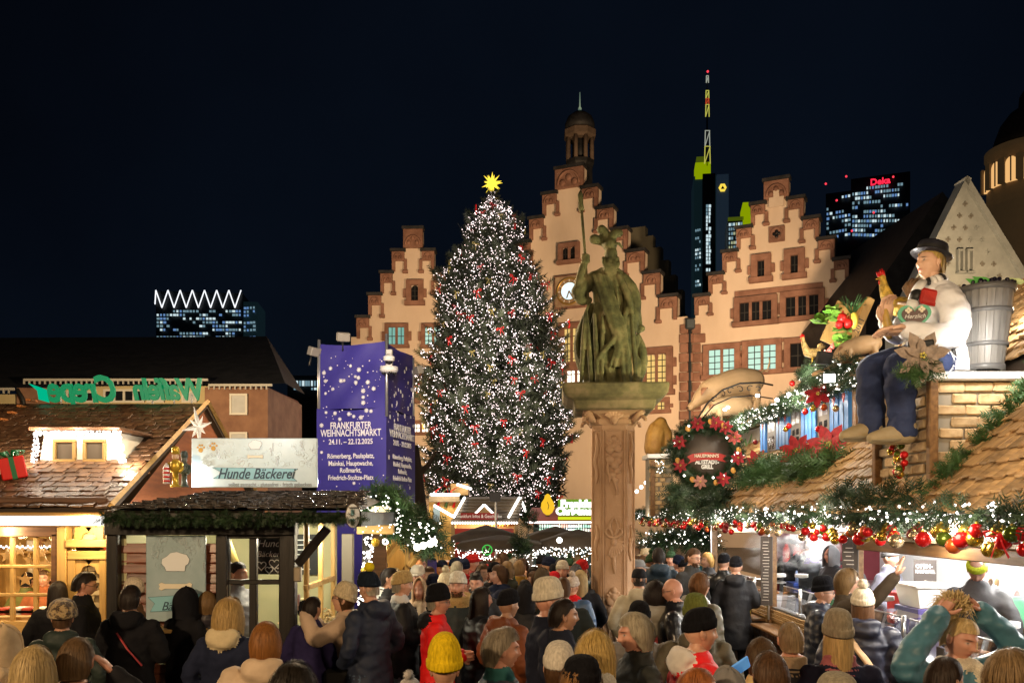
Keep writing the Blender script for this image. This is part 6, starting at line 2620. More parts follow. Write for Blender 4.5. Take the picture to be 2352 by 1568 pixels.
m.tube([u(1354,745,-.02),u(1343,600,-.1),u(1334,492,-.14)],[.020,.019,.019],8)
m.build("spear_shaft",M_moss,st)
m=MB()
m.tube([u(1334,494,-.14),u(1333,487,-.14),u(1332.5,476,-.14),u(1331,455,-.14),u(1331,445,-.14)],[.028,.038,.03,.035,.004],8,flat=.5)
m.build("spear_head",M_moss,st)
m=MB()
m.lathe([(.005,-.02),(.19,-.01),(.21,.0),(.19,.02),(.005,.035)],24,Matrix.Translation(u(1464,832,.04))@Matrix.Rotation(R(62),4,'Z')@Matrix.Rotation(R(8),4,'Y')@Matrix.Scale(1.5,4,(0,0,1))@Matrix.Rotation(R(90),4,'X'))
m.build("shield",mat("shield_stone",(.26,.17,.08),(.4,.28,.14),rough=.8,scale=5,bump=.5,bscale=16),st)
lamp("statue_floodlight",(3.35,9.4,3.3),420,(1.0,.92,.50),.08,'SPOT',(1.45,11.5,5.0),60,.8)
# right: the grill stall
X0=3.6
gs=thing("grill_stall","long grill stall with shingle roof, lit serving windows and brick chimney","market stall",(X0,11,0))
M_shr=mat("golden_shingle",(0.20,0.115,0.045),(0.40,0.245,0.105),rough=.55,scale=4,bump=.5,bscale=14,stretch=(.9,4,.9),rnd_amt=.38)
M_stall=mat("stall_wood",(0.27,0.165,0.07),(0.42,0.28,0.13),rough=.5,scale=3,bump=.2,stretch=(5,.5,5))
M_beam=mat("brown_beam",(0.13,0.062,0.020),(0.23,0.12,0.042),rough=.5,scale=4,bump=.15,stretch=(6,.5,6))
M_steel=mat("steel",(.55,.56,.58),rough=.28,metal=.9)
M_wtile=mat("white_panel",(.78,.78,.78),(.82,.82,.82),rough=.3,scale=2)
M_maroon=mat("maroon_panel",(.16,.02,.03),(.2,.03,.04),rough=.5,scale=2)
Y0,Y1=4.2,15.7
def bx(parent,name,mt,x0,x1,y0,y1,z0,z1,ch=.006):
 m=MB()
 m.box(((x0+x1)/2,(y0+y1)/2,(z0+z1)/2),(x1-x0,y1-y0,z1-z0),ch=ch)
 return m.build(name,mt,parent)
bx(gs,"back_wall",M_wtile,6.55,6.63,Y0,Y1+2,0,2.45)
bx(gs,"end_wall",M_maroon,4.6,6.55,Y1,Y1+.06,0,2.45)
bx(gs,"floor_deck",M_steel,X0,6.55,Y0,Y1,.0,.2)
bx(gs,"ceiling_panel",M_wtile,X0+.1,6.55,Y0,Y1+.1,2.40,2.44)
bx(gs,"counter_body",M_stall,X0,X0+.72,Y0,Y1,.08,1.10)
bx(gs,"counter_top",M_steel,X0-.02,X0+.75,Y0,Y1,1.10,1.13,.004)
for k in range(6):
 bx(gs,"apron_slat",M_stall,X0-.035-.006*(k%2),X0-.003,Y0,Y1-.05,.945+k*.026,.968+k*.026,.006)
bx(gs,"ledge",M_beam,X0-.33,X0-.003,Y0,12.1,.875,.91,.008)
bx(gs,"ledge",M_beam,X0-.33,X0-.003,12.5,Y1+.2,.885,.92,.008)
bx(gs,"ledge_apron",M_beam,X0-.05,X0-.002,Y0,Y1,.0,.87,.004)
M_brickd=mat("dark_brown_brick",(.055,.026,.014),(.10,.05,.028),rough=.35,scale=8,bump=.3,rnd_amt=.3)
bkm=[box_mesh("brick",(.03,.21,.062),M_brickd,.006,.002,i)for i in range(2)]
pieces(gs,"brick",bkm,[(Matrix.Translation((X0-.06,9.0+i*.222+(.11 if j%2 else 0),.36+j*.073)),(i+j)%2)for j in range(7)for i in range(17)],M_brickd)
for i,y in enumerate((15.7,12.2,9.2,5.9)):
 bx(gs,"post",M_beam,X0-.06,X0+.05,y-.055,y+.055,.9,2.42)
 bx(gs,"metal_track",M_steel,X0-.085,X0-.062,y-.10,y-.07,.95,2.2,.004)
bx(gs,"header_beam",M_beam,X0-.05,X0+.04,Y0,9.12,2.035,2.15,.008)
bx(gs,"header_rail",mat("cream_rail",(.55,.45,.28),rough=.5),X0-.075,X0+.04,Y0,9.12,2.152,2.19,.005)
bx(gs,"header_beam",M_stall,X0-.05,X0+.04,9.26,12.1,2.15,2.2,.008)
bx(gs,"header_beam",M_stall,X0-.05,X0+.04,12.3,15.6,2.11,2.19,.008)
M_fas=mat("fascia_salmon",(.55,.30,.22),rough=.5)
bx(gs,"fascia",M_fas,X0-.03,X0+.03,Y0,Y1,2.205,2.42,.003)
for(ya,yb,tx_)in((6.2,7.0,"french fries"),(7.6,8.4,"Bratwurst"),(10.0,11.2,"Steak"),(13.0,14.4,"Grill")):
 pn=bx(gs,"menu_panel",mat("menu_brown",(.05,.04,.035),rough=.5)if ya<9 else M_wtile,X0-.045,X0-.032,ya,yb,2.23,2.39,.003)
 text(tx_,.085,Matrix.Translation((X0-.05,(ya+yb)/2,2.29))@Matrix.Rotation(R(-90),4,'Z')@Matrix.Rotation(R(90),4,'X'),M_white if ya<9 else M_navy,pn,ext=.002)
lt_=emat("tube_light",(1.0,.97,.92),6.0)
for y in(7.0,10.4,13.9):
 m=MB()
 m.tube([(X0-.12,y-.45,2.36),(X0-.12,y+.45,2.36)],.018,6)
 m.build("tube_lamp",lt_,gs)
 lamp("stall_tube_light",(X0-.14,y,2.30),95,(1,.93,.82),.12)
for(x,y)in((4.9,6.2),(4.9,8.4),(4.9,10.6),(4.7,13.2)):
 lamp("stall_inside_light",(x,y,2.28),165,(1.0,.96,.90),.15)
 m=MB()
 m.box((x,y,2.39),(.16,.9,.02),ch=.004)
 m.build("ceiling_lamp",lt_,gs)
for(y0,y1)in((5.0,8.2),(8.3,9.1),(9.35,12.0),(12.4,15.3)):
 m=MB()
 m.add([(X0+.06,y0,1.14),(X0+.06,y1,1.14),(X0+.10,y1,1.42),(X0+.10,y0,1.42),(X0+.34,y0,1.43),(X0+.34,y1,1.43)],[(0,1,2,3),(3,2,5,4)])
 m.build("glass_guard",glass("clear_glass"),gs)
 m=MB()
 m.tube([(X0+.10,y0,1.425),(X0+.10,y1,1.425)],.008,6)
 m.build("guard_rail",M_steel,gs)
for y in(8.17,7.0,5.6,10.2,11.1,13.2,14.2):
 m=MB()
 m.tube([(X0+.03,y,1.13),(X0+.03,y,1.46)],.022,10)
 m.lathe([(.05,1.13),(.05,1.145),(.02,1.15)],12,Matrix.Translation((X0+.03,y,0)))
 m.build("guard_post",M_steel,gs)
EX,EZ,SLP=3.40,2.47,1.03
rf=lambda x:EZ+SLP*(x-EX)
RX=6.35
YR=20.2
m=MB()
for(ya,yb,rx)in((3.6,10.2,RX),(10.2,YR,4.75)):
 m.add([(EX,ya,EZ-.03),(rx,ya,rf(rx)-.03),(rx,yb,rf(rx)-.03),(EX,yb,EZ-.03),(EX,ya,EZ-.10),(rx,ya,rf(rx)-.10),(rx,yb,rf(rx)-.10),(EX,yb,EZ-.10),(9.3,ya,EZ),(9.3,yb,EZ)],[(0,3,2,1),(4,5,6,7),(0,4,7,3),(3,7,6,2)]+([(1,2,9,8)]if ya<5 else[]))
m.build("roof",mat("roof_deck",(0.03,0.018,0.010)),gs)
CHX0,CHX1,CHY0,CHY1,CHZ=3.58,4.75,7.5,8.62,3.56
DX,DY0,DY1=4.30,11.0,15.1
usr=Vector((1,0,SLP)).normalized()
shr=[]
for i in range(4):
 shr.append(box_mesh("shingle",(.125*(.92+.04*i),.30,.020),M_shr,.006,.008,61+i))
roof_field(gs,"shingle",(EX-.05,18.9,EZ-.02),(0,-1,0),usr,14.6,25,.128,.165,M_shr,shr,300,skip=lambda c:(CHX0-.05<c.x<CHX1 and CHY0-.02<c.y<CHY1+.02)or(c.x>DX-.05 and DY0<c.y<DY1)or(c.x>4.7 and c.y>10.15)or c.y<4.3,seed=9,jit=.03,lift=24)
ch=thing("brick_chimney","yellow brick chimney with dark corner boards, carrying the seated mannequin","chimney",(CHX0,CHY0,2.5))
M_chb=mat("chimney_brick",(0.38,0.25,0.12),(0.56,0.41,0.23),rough=.75,scale=9,bump=.4,bscale=20,rnd_amt=.22)
m=MB()
m.box(((CHX0+CHX1)/2,(CHY0+CHY1)/2,3.0),(CHX1-CHX0-.05,CHY1-CHY0-.05,1.10))
m.build("core",mat("mortar_grey",(.25,.22,.17),rough=.95),ch)
bf=[box_mesh("brick",(.205+.02*i,.035,.082),M_chb,.012,.004,70+i)for i in range(3)]
bh_=[box_mesh("brick",(.10,.035,.082),M_chb,.012,.004,80)]
pl=[]
for j in range(11):
 z=2.50+j*.098
 off=.115 if j%2 else 0
 for i in range(6):
  x=CHX0+.10+i*.232+off
  if x<CHX1-.05 and z>rf(x)-.2:
   pl.append((Matrix.Translation((x+.06,CHY0+.012,z)),(i+j)%3))
 for i in range(5):
  y=CHY0+.16+i*.232+off
  if y<CHY1-.06:
   pl.append((Matrix.Translation((CHX0+.012,y,z))@Matrix.Rotation(R(90),4,'Z'),(i+j)%3))
pieces(ch,"brick",bf,pl,M_chb)
for(x,y)in((CHX0-.01,CHY0-.01),(CHX0-.01,CHY1),(CHX1-.2,CHY0-.012)):
 m=MB()
 m.box((x,y,3.0),(.075,.075,1.12),ch=.008)
 m.build("corner_board",M_beam,ch)
bx(ch,"cap_slab",mat("cap_stone_white",(.62,.60,.55),(.7,.68,.63),rough=.7,scale=5),CHX0-.07,CHX1+.7,CHY0-.06,CHY1+.05,CHZ-.03,CHZ+.045,.015)
fc=thing("far_chimney","small pale brick chimney with bauble string at the grill stall's far end","chimney",P(1518,1160,19.3))
a,b=P(1492,1052,19.3),P(1546,1185,19.3)
bx(fc,"core",_mats["mortar_grey"],a.x,b.x,19.32,19.9,b.z,a.z)
bx(fc,"cap_slab",_mats["cap_stone_white"],a.x-.06,b.x+.06,19.2,20,a.z,a.z+.09)
b2=[box_mesh("brick",(.19,.03,.085),M_chb,.01,.003,5),box_mesh("brick",(.11,.03,.085),M_chb,.01,.003,6)]
pl=[]
for j in range(12):
 for i in range(3):
  x=a.x+.18+i*.2+(-.09 if j%2 else 0)
  if x<b.x-.05:
   pl.append((Matrix.Translation((x,19.305,b.z+.1+j*.1)),j%2 if i else 0))
pieces(fc,"brick",b2,pl,M_chb)
bx(fc,"corner_board",M_beam,a.x+.02,a.x+.12,19.27,19.35,b.z,a.z-.05)
lamp("chimney_lamp",(a.x+.2,18.9,a.z+.35),8,(1,.92,.82),.05)
dmr=thing("shutter_dormer","white dormer with blue heart-cut shutters on the grill stall roof","dormer",(DX,13,3.3))
DZ0,DZ1=rf(DX)-.02,4.02
m=MB()
m.prism([(DX,DZ0),(5.6,rf(5.6)),(5.6,DZ1),(DX,DZ1)],DY0,DY1)
m.build("wall",M_wall_w,dmr,fix=True)
m=MB()
m.prism([(DX+.25,rf(DX+.25)),(5.6,rf(5.6)),(5.6,DZ1-.02),(DX+.25,DZ1-.02)],DY1,18.6)
m.build("painted_wall",M_wall_w,dmr,fix=True)
bx(dmr,"dormer_roof",M_beam,DX-.15,5.8,DY0-.1,18.7,DZ1,DZ1+.06)
M_shut=mat("shutter_blue",(.03,.16,.50),(.05,.22,.60),rough=.5,scale=3,bump=.15,stretch=(1,6,.4))
M_frame=mat("grey_brown_frame",(.09,.07,.055),(.12,.10,.08),rough=.6,scale=4)
heart=heart_pts(.055)
def on_wall(pts,y,z,th,x=DX):
 m=MB()
 M=Matrix.Translation((x,y,z))@Matrix.Rotation(R(-90),4,'Z')
 m.prism(pts,-th,0,M)
 return m
def arch(w,h,k=8):
 return[(-w/2,0),(w/2,0),(w/2,h-w*.25)]+[(w/2*math.cos(t),h-w*.25+w*.35*math.sin(t))for t in np.linspace(.2,math.pi-.2,k)]+[(-w/2,h-w*.25)]
zb_=DZ0+.06
hh_=.64
seq=[("s",14.95),("w",14.52),("s",14.05),("s",13.72),("w",13.28),("s",12.82),("s",12.50),("w",12.10),("s",11.65),("s",11.3)]
for kind,y in seq:
 if kind=="s":
  o=on_wall(arch(.30,hh_),y,zb_,.05).build("shutter",M_shut,dmr,fix=True)
  on_wall([(p[0]*.9,p[1]*1.3)for p in heart],y,zb_+hh_*.72,.058).build("heart_cutout",mat("heart_red",(.42,.03,.03),rough=.5),o,fix=True)
  m=on_wall([(-.004,.02),(.004,.02),(.004,hh_-.05),(-.004,hh_-.05)],y,zb_,.056)
  m.build("board_joint",M_lead,o,fix=True)
 else:
  o=on_wall(arch(.46,hh_+.05),y,zb_,.03).build("arched_window",M_frame,dmr,fix=True)
  for sx in(-.095,.095):
   on_wall([(p[0]+sx,p[1]+.04)for p in arch(.15,hh_*.50)],y,zb_+.28,.034).build("pane",mat("curtain_pane",(.14,.13,.16),(.2,.19,.22),rough=.3,scale=6,stretch=(1,12,1)),o,fix=True)
   for zz in(.03,.15):
    on_wall([(sx-.055,zz),(sx+.055,zz),(sx+.055,zz+.09),(sx-.055,zz+.09)],y,zb_,.034).build("pane",M_darkpane,o,fix=True)
m=MB()
xw=DX+.24
m.tube([(xw,17.3,3.55),(xw,17.05,3.7),(xw,17.15,3.85),(xw,17.35,3.8),(xw,17.25,3.72)],[.014,.02,.016,.012,.006],6)
m.tube([(xw,17.05,3.7),(xw,16.8,3.8),(xw,16.7,3.92)],[.016,.02,.005],6)
m.build("painted_tendril",mat("tendril_green",(.25,.5,.2),rough=.6),dmr)
m=MB()
m.tube([(xw,18.2,3.62),(xw,15.3,3.68)],.012,5)
m.build("painted_line",mat("line_red",(.5,.06,.04),rough=.6),dmr)
M_panel=M_wall_w
bx(dmr,"end_board",M_beam,DX-.02,DX+.03,10.98,11.1,DZ0-.1,DZ1)
bulb_m=emat("garland_bulb",(1.0,.92,.84),6.0)
def garland(label,pts,n,nb,spread,ln,br,m=M_garl,seed=1,name="fir_garland",glow=None):
 t=thing(name,label,"garland",pts[0])
 fir_mass("foliage",t,pts,n,ln,m,seed,spread,.05,.25)
 q=along_pts(pts,nb,spread*1.25,seed+7)
 bulbs("string_lights",q,np.random.default_rng(seed).uniform(.8,1.25,len(q))*br,bulb_m,t)
 wm=MB()
 wm.tube([Vector(p)for p in pts],.012,5)
 wm.build("wire",M_lead,t)
 return t
GX,GZ=3.30,2.39
eave=[(GX,y,GZ+.02*math.sin(y*2.1))for y in np.arange(4.4,23.6,.4)]
garland("long fir garland with white lights and baubles along the grill stall eave",eave,3000,760,.082,.15,.0125,seed=3)
for y in(6.2,9.0,12.0,15.5,19.5):
 lamp("garland_glow",(GX-.28,y,GZ-.05),16,(1,.86,.66),.12)
dg_=[(DX-.14,y,4.06+.03*math.sin(y*3))for y in np.arange(10.4,17.4,.3)]
garland("fir garland packed with white lights over the blue shutters",dg_,1300,520,.095,.16,.0135,seed=5)
lamp("garland_glow",(DX-.5,12.4,4.05),60,(1,.9,.74),.12)
lamp("garland_glow",(DX-.5,15.5,4.05),60,(1,.9,.74),.12)
garland("lit fir garland sloping down to the grill stall's far chimney",[P(1690,985,17.2),P(1600,1000,18.5),P(1550,1035,19.4),P(1515,1060,19.6),P(1512,1075,19.2)],700,260,.12,.2,.016,seed=8)
garland("fir garland with red berries climbing beside the brick chimney",[(3.62,7.3,2.62),(3.85,7.25,2.86),(4.1,7.25,3.12),(4.45,7.25,3.48),(4.7,7.3,3.7)],600,0,.05,.14,.01,m=M_garl2,seed=12)if False else None
cg=thing("cedar_garland","cedar garland with red berries and cones climbing beside the brick chimney","garland",(3.62,7.3,2.62))
cpts=[(3.50,7.2,2.56),(3.68,7.2,2.76),(3.92,7.2,3.02),(4.17,7.2,3.30),(4.45,7.2,3.60),(4.7,7.2,3.86)]
fir_mass("foliage",cg,cpts,700,.19,M_garl2,12,.06,.045,.2,sprig_template(8,1.0,.05,.35))
q=along_pts(cpts,46,.075,5)
mb=MB()
for p in q:
 mb.sphere(p,.011,6,5)
o=mb.build("berries",mat("berry_red",(.5,.01,.01),rough=.25),cg)
o["kind"]="stuff"
for(nm,lb,pts,n,sp,ln,sd)in(("fir_boughs","thick bank of fir boughs below the blue shutters",[(3.85,10.4,2.96),(3.82,12.0,2.98),(3.82,14.2,3.0)],1500,.15,.24,21),("fir_boughs","fir boughs lying on the roof under the round wreath sign",[(3.35,14.0,2.62),(3.35,16.2,2.75),(3.4,18.2,2.8)],900,.20,.30,22),("fir_boughs","fir boughs around the foot of the brick chimney",[(3.45,7.3,2.52),(3.42,8.4,2.55),(3.42,9.3,2.55)],500,.09,.18,23)):
 t=thing(nm,lb,"fir boughs",pts[0])
 fir_mass("foliage",t,pts,n,ln,M_garl2 if sd==21 else M_garl,sd,sp,.045,.35)
BM={}
for nm,c,ro,me_ in(("red",(.55,.012,.012),.18,.35),("gold",(.55,.36,.05),.2,.8),("champagne",(.55,.42,.25),.25,.8),("darkred",(.16,.006,.006),.35,.2),("green",(.10,.14,.015),.2,.6),("orange",(.55,.10,.02),.25,.5)):
 BM[nm]=mat("bauble_"+nm,c,rough=ro,metal=me_)
bau={}
for nm in BM:
 bau[nm]=ico_mesh("bauble",1.0,BM[nm],2)
capm=bpy.data.meshes.new("cap")
cb_=MB().lathe([(.22,.94),(.22,1.10),(.12,1.12)],10)
cb_.tube([(.08*math.cos(t),0,1.18+.08*math.sin(t))for t in np.linspace(0,6.283,9)],.02,4)
capm.from_pydata(cb_.V,[],cb_.F)
capm.materials.append(M_goldp)
def bauble(kind,p,r_,label,group):
 t=tag(obj_from("bauble",bau[kind],Matrix.Translation(p)@Matrix.Scale(r_,4)),label,"bauble",group)
 c=bpy.data.objects.new("cap",capm)
 COL.objects.link(c)
 c.parent=t
 return t
r=random.Random(33)
words={"red":"shiny red","gold":"gold","champagne":"pale champagne","darkred":"dark matt red","green":"olive green","orange":"orange-red"}
y=4.9
i=0
while y<22:
 kind=r.choices(["red","gold","champagne","darkred","green","orange"],[5,4,1.6,1.2,1,1])[0]
 rr_=r.uniform(.042,.066)*(1 if y<9 else.78)
 sect="nearest the serving man" if y<7 else("in front of the widest window" if y<9.2 else("above the middle serving window" if y<12.2 else("above the far serving window" if y<16 else "at the far end of the stall")))
 p=Vector((GX-r.uniform(.02,.12),y,GZ-r.uniform(.10,.25)))
 bauble(kind,p,rr_,"%s bauble hanging in the eave garland %s"%(words[kind],sect),"baubles in the eave garland")
 y+=r.uniform(.06,.15)*(.8 if y<10 else 1.1)
 i+=1
for(xd,yd,kind)in((1850,945,"red"),(1868,938,"gold"),(1880,985,"red"),(1893,935,"orange"),(1920,938,"champagne"),(1735,1015,"darkred"),(1700,1008,"gold"),(1820,880,"red"),(1960,845,"gold"),(1975,850,"red"),(1805,985,"gold"),(1812,978,"red")):
 bauble(kind,P(xd,yd,DX*FPX/(xd-HX)*.955),.045,"%s bauble hanging from the lit garland over the blue shutters"%words[kind],"baubles over the shutters")
cl=thing("bauble_cluster","hanging cluster of small green, red and silver baubles on the chimney","bauble cluster",(CHX0-.08,8.35,2.85))
for k in range(30):
 z=3.25-(k/30)*.42
 w=.03+.075*math.sin(min(1,(k/30)*1.2)*math.pi*.8)
 obj_from("ball",bau[["green","red","champagne","gold","red"][k%5]],Matrix.Translation((CHX0-.07-r.uniform(0,.06),7.95+r.uniform(-w,w)*1.3,z-.1))@Matrix.Scale(r.uniform(.028,.042),4),cl)
obj=obj_from("red_bow",bow,Matrix.Translation((GX-.12,5.75,2.26))@Matrix.Rotation(R(-40),4,'Z')@Matrix.Scale(.42,4))
tag(obj,"large red ribbon bow among the baubles nearest the frame edge","bow")
def poinsettia(label,p,s,n,c=(.42,.010,.022),cat="flower"):
 t=thing("poinsettia",label,cat,p)
 M=Matrix.Translation(p)@face_axes(n)
 pm=mat("petal_%.2f_%.2f"%(c[0],c[1]),c,tuple(v*.55 for v in c),rough=.55,scale=20,bump=.2)
 pm.name="petal"
 for ring,(k,L,up)in enumerate(((7,1.0,.08),(6,.66,.28),(4,.4,.5))):
  for j in range(k):
   a=2*math.pi*(j+ring*.4)/k+.2
   mb=MB()
   T_=M@Matrix.Rotation(a,4,'Z')
   l_=s*L
   mb.add([(0,0,.02*s),(l_*.35,-l_*.24,up*l_*.5),(l_*.35,0,up*l_*.5-.05*l_),(l_*.35,l_*.24,up*l_*.5),(l_*.7,-l_*.2,up*l_*.7),(l_*.7,0,up*l_*.7-.05*l_),(l_*.7,l_*.2,up*l_*.7),(l_,0,up*l_*.55)],[(0,1,2),(0,2,3),(1,4,5,2),(2,5,6,3),(4,7,5),(5,7,6)],T_,sm=True)
   mb.build("petal",pm,t)
 mb=MB()
 for j in range(5):
  a=j*1.256
  mb.sphere((s*.08*math.cos(a),s*.08*math.sin(a),s*.14),s*.05,6,5,M)
 mb.build("stamens",mat("stamen",(.6,.5,.1),rough=.5),t)
 return t
poinsettia("large red poinsettia in the middle of the boughs under the shutters",P(1830,1035,11.9),.26,(-.6,-.75,.3))
poinsettia("large red poinsettia nearest the mannequin's shoes in the shutter boughs",P(1905,1022,10.9),.30,(-.55,-.8,.3))
poinsettia("red poinsettia at the far end of the shutter boughs",P(1738,1062,14.0),.24,(-.5,-.8,.25))
poinsettia("red poinsettia high on the garland above the blue shutters",P(1880,905,11.6),.20,(-.5,-.8,.3))
WD=13.0
wc=P(1622,1040,WD)
wr=thing("wreath_sign","round fir wreath sign with red ribbon banner and white lettering","sign",(wc.x,WD,wc.z))
WR=px(68,WD)
ring=[(wc.x+WR*math.cos(t),WD,wc.z+WR*math.sin(t))for t in np.linspace(0,6.283,40)]
fir_mass("foliage",wr,ring,1700,.13,M_garl,41,.085,.05,.1)
m=MB()
m.tube(ring,.085,8,caps=False)
m.build("wreath_core",M_garl,wr)
m=MB()
m.lathe([(.002,-.012),(WR*.93,-.012),(WR*.93,.012),(.002,.012)],40,Matrix.Translation(wc)@Matrix.Rotation(R(90),4,'X'))
m.build("sign_disc",mat("disc_brown",(.085,.065,.05),rough=.5),wr)
text("HAUSMANN'S",.068,TM((wc.x,WD-.035,wc.z-.045)),M_creamp,wr,xs=.85,bold=.001)
fl_=[(1578,1048),(1590,1042),(1622,1038),(1655,1041),(1668,1046),(1660,1053),(1670,1062),(1655,1058),(1622,1055),(1590,1060),(1578,1066),(1586,1056)]
flat(wr,"ribbon_banner",mat("banner_red",(.42,.03,.025),rough=.5),fl_,WD-.018,.006)
text("ALTSTADT-",.082,TM((wc.x+.01,WD-.02,wc.z-.135)),M_white,wr,xs=.82,bold=.004)
text("GRILL",.082,TM((wc.x+.01,WD-.02,wc.z-.205)),M_white,wr,xs=.82,bold=.004)
q=along_pts(ring,20,.10,4)
q[:,1]-=.06
for p in q:
 m=MB()
 m.sphere(p,.016,7,6)
 m.build("light_bulb",bulb_m,wr)
lamp("wreath_glow",(wc.x,WD-.7,wc.z+.1),5,(1,.85,.65),.1)
for k,(a,c)in enumerate(((75,0),(55,0),(205,0),(30,1),(255,2),(-60,0),(160,0),(-10,0),(110,0))):
 p=Vector((wc.x+WR*1.02*math.cos(R(a)),WD-.12,wc.z+WR*1.02*math.sin(R(a))))
 poinsettia("%s poinsettia on the round wreath sign, %s"%(["red","red and pink","pale pink"][c],["top","beside the top one","lower outer side","upper inner side","at the bottom","lower stall side","outer side","stall side","top outer side"][k]),p,.115,(0,-1,.1),[(.42,.01,.015),(.5,.08,.06),(.5,.22,.17)][c])
orm=mat("orange_slice",(.55,.24,.03),(.65,.35,.08),rough=.5,scale=30)
for a in(85,130,195,5,-35,-75,-120,60):
 p=Vector((wc.x+WR*1.04*math.cos(R(a)),WD-.115,wc.z+WR*1.04*math.sin(R(a))))
 m=MB()
 m.lathe([(.002,-.008),(.042,-.008),(.045,0),(.042,.008),(.002,.008)],14,Matrix.Translation(p)@Matrix.Rotation(R(80),4,'X')@Matrix.Rotation(.4,4,'Y'))
 m.build("orange_slice",orm,wr)
br_=thing("iron_bracket","curved wrought-iron bracket with scrolls carrying the wreath sign","bracket",P(1590,985,WD))
M_iron=mat("iron",(.015,.012,.01),rough=.5)
arcp=[P(1590,985,WD),P(1600,965,WD),P(1625,925,WD),(P(1660,895,WD)),P(1700,880,WD),P(1745,878,WD+.3),P(1775,884,WD+.5)]
m=MB()
m.tube(arcp,.014,6)
m.tube([P(1590,985,WD),P(1612,962,WD),P(1640,930,WD),P(1680,912,WD),P(1730,908,WD+.2),P(1775,915,WD+.4)],.010,6)
m.tube([P(1590,985,WD),P(1592,1000,WD)],.012,6)
m.build("arch_bar",M_iron,br_)
for(x,y,s,f)in((1640,918,9,1),(1660,905,9,-1),(1678,898,10,1),(1700,895,10,-1),(1722,893,9,1),(1742,894,8,-1)):
 m=MB()
 m.tube([P(x+f*s*t*math.cos(t*5)*.9,y+s*t*math.sin(t*5)*.9,WD+.02)for t in np.linspace(.15,1.1,18)],.007,5)
 m.build("scroll",M_iron,br_)
M_pig=mat("pig_paint",(.66,.45,.25),(.78,.56,.33),rough=.45,scale=3)
def pig(label,p,L,heading,pitch=0):
 t=thing("pig_figure",label,"pig figure",p)
 b=Body()
 b.limb([(-.30,0,.42),(-.10,0,.43),(.15,0,.45),(.36,0,.44)],[.16,.205,.215,.175],0,18)
 b.limb([(-.28,0,.42),(-.42,0,.37),(-.53,0,.29)],[.15,.115,.07],0,14)
 b.limb([(-.53,0,.29),(-.60,0,.255)],[.058,.056],0,12,0)
 for sg in(-1,1):
  for x in(-.24,.30):
   b.limb([(x,sg*.10,.36),(x+(.03 if x>0 else 0),sg*.11,.20),(x-.01,sg*.11,.04)],[.10 if x>0 else.085,.055,.04],0,10)
   b.limb([(x-.01,sg*.11,.03),(x-.035,sg*.11,.02)],[.042,.03],0,8,0)
 V,F,T_=b.fuse(.018,3)
 o=mesh_np("body",V,F,M_pig,t,True,None,True)
 m=MB()
 for sg in(-1,1):
  m.tube([(-.36,sg*.09,.46),(-.42,sg*.13,.46),(-.47,sg*.12,.38)],[.035,.055,.01],8,flat=.3)
 e=m.build("ears",mat("pig_ear",(.55,.28,.16),rough=.5),t,True)
 m=MB()
 m.tube([(.50,0,.52),(.56,.02,.56),(.61,.01,.53),(.62,-.02,.58),(.67,0,.66),(.68,.02,.72)],[.02,.016,.014,.012,.01,.006],6)
 tl=m.build("tail",M_pig,t,True)
 m=MB()
 for sg in(-1,1):
  m.sphere((-.445,sg*.085,.37),.012,6,5)
  m.sphere((-.655,sg*.02,.255),.01,6,5)
 ey=m.build("eyes",M_lead,t,True)
 W=Matrix.Rotation(heading,4,'Z')@Matrix.Rotation(pitch,4,'Y')@Matrix.Scale(L/1.1,4)
 for q_ in(o,e,tl,ey):
  q_.matrix_local=W
 return t
def drop(p):
 return p
pig("big pale pig figure on the roof behind the iron bracket",P(1688,957,18.0),1.62,R(10),R(-12))
pig("second pale pig figure standing lower, just in front of the big pig",P(1676,980,17.0),1.02,R(8),R(-3))
pig("small piglet figure beside the vegetable crate, below the mannequin's hands",P(1978,838,10.0),.55,R(-6),R(-8))
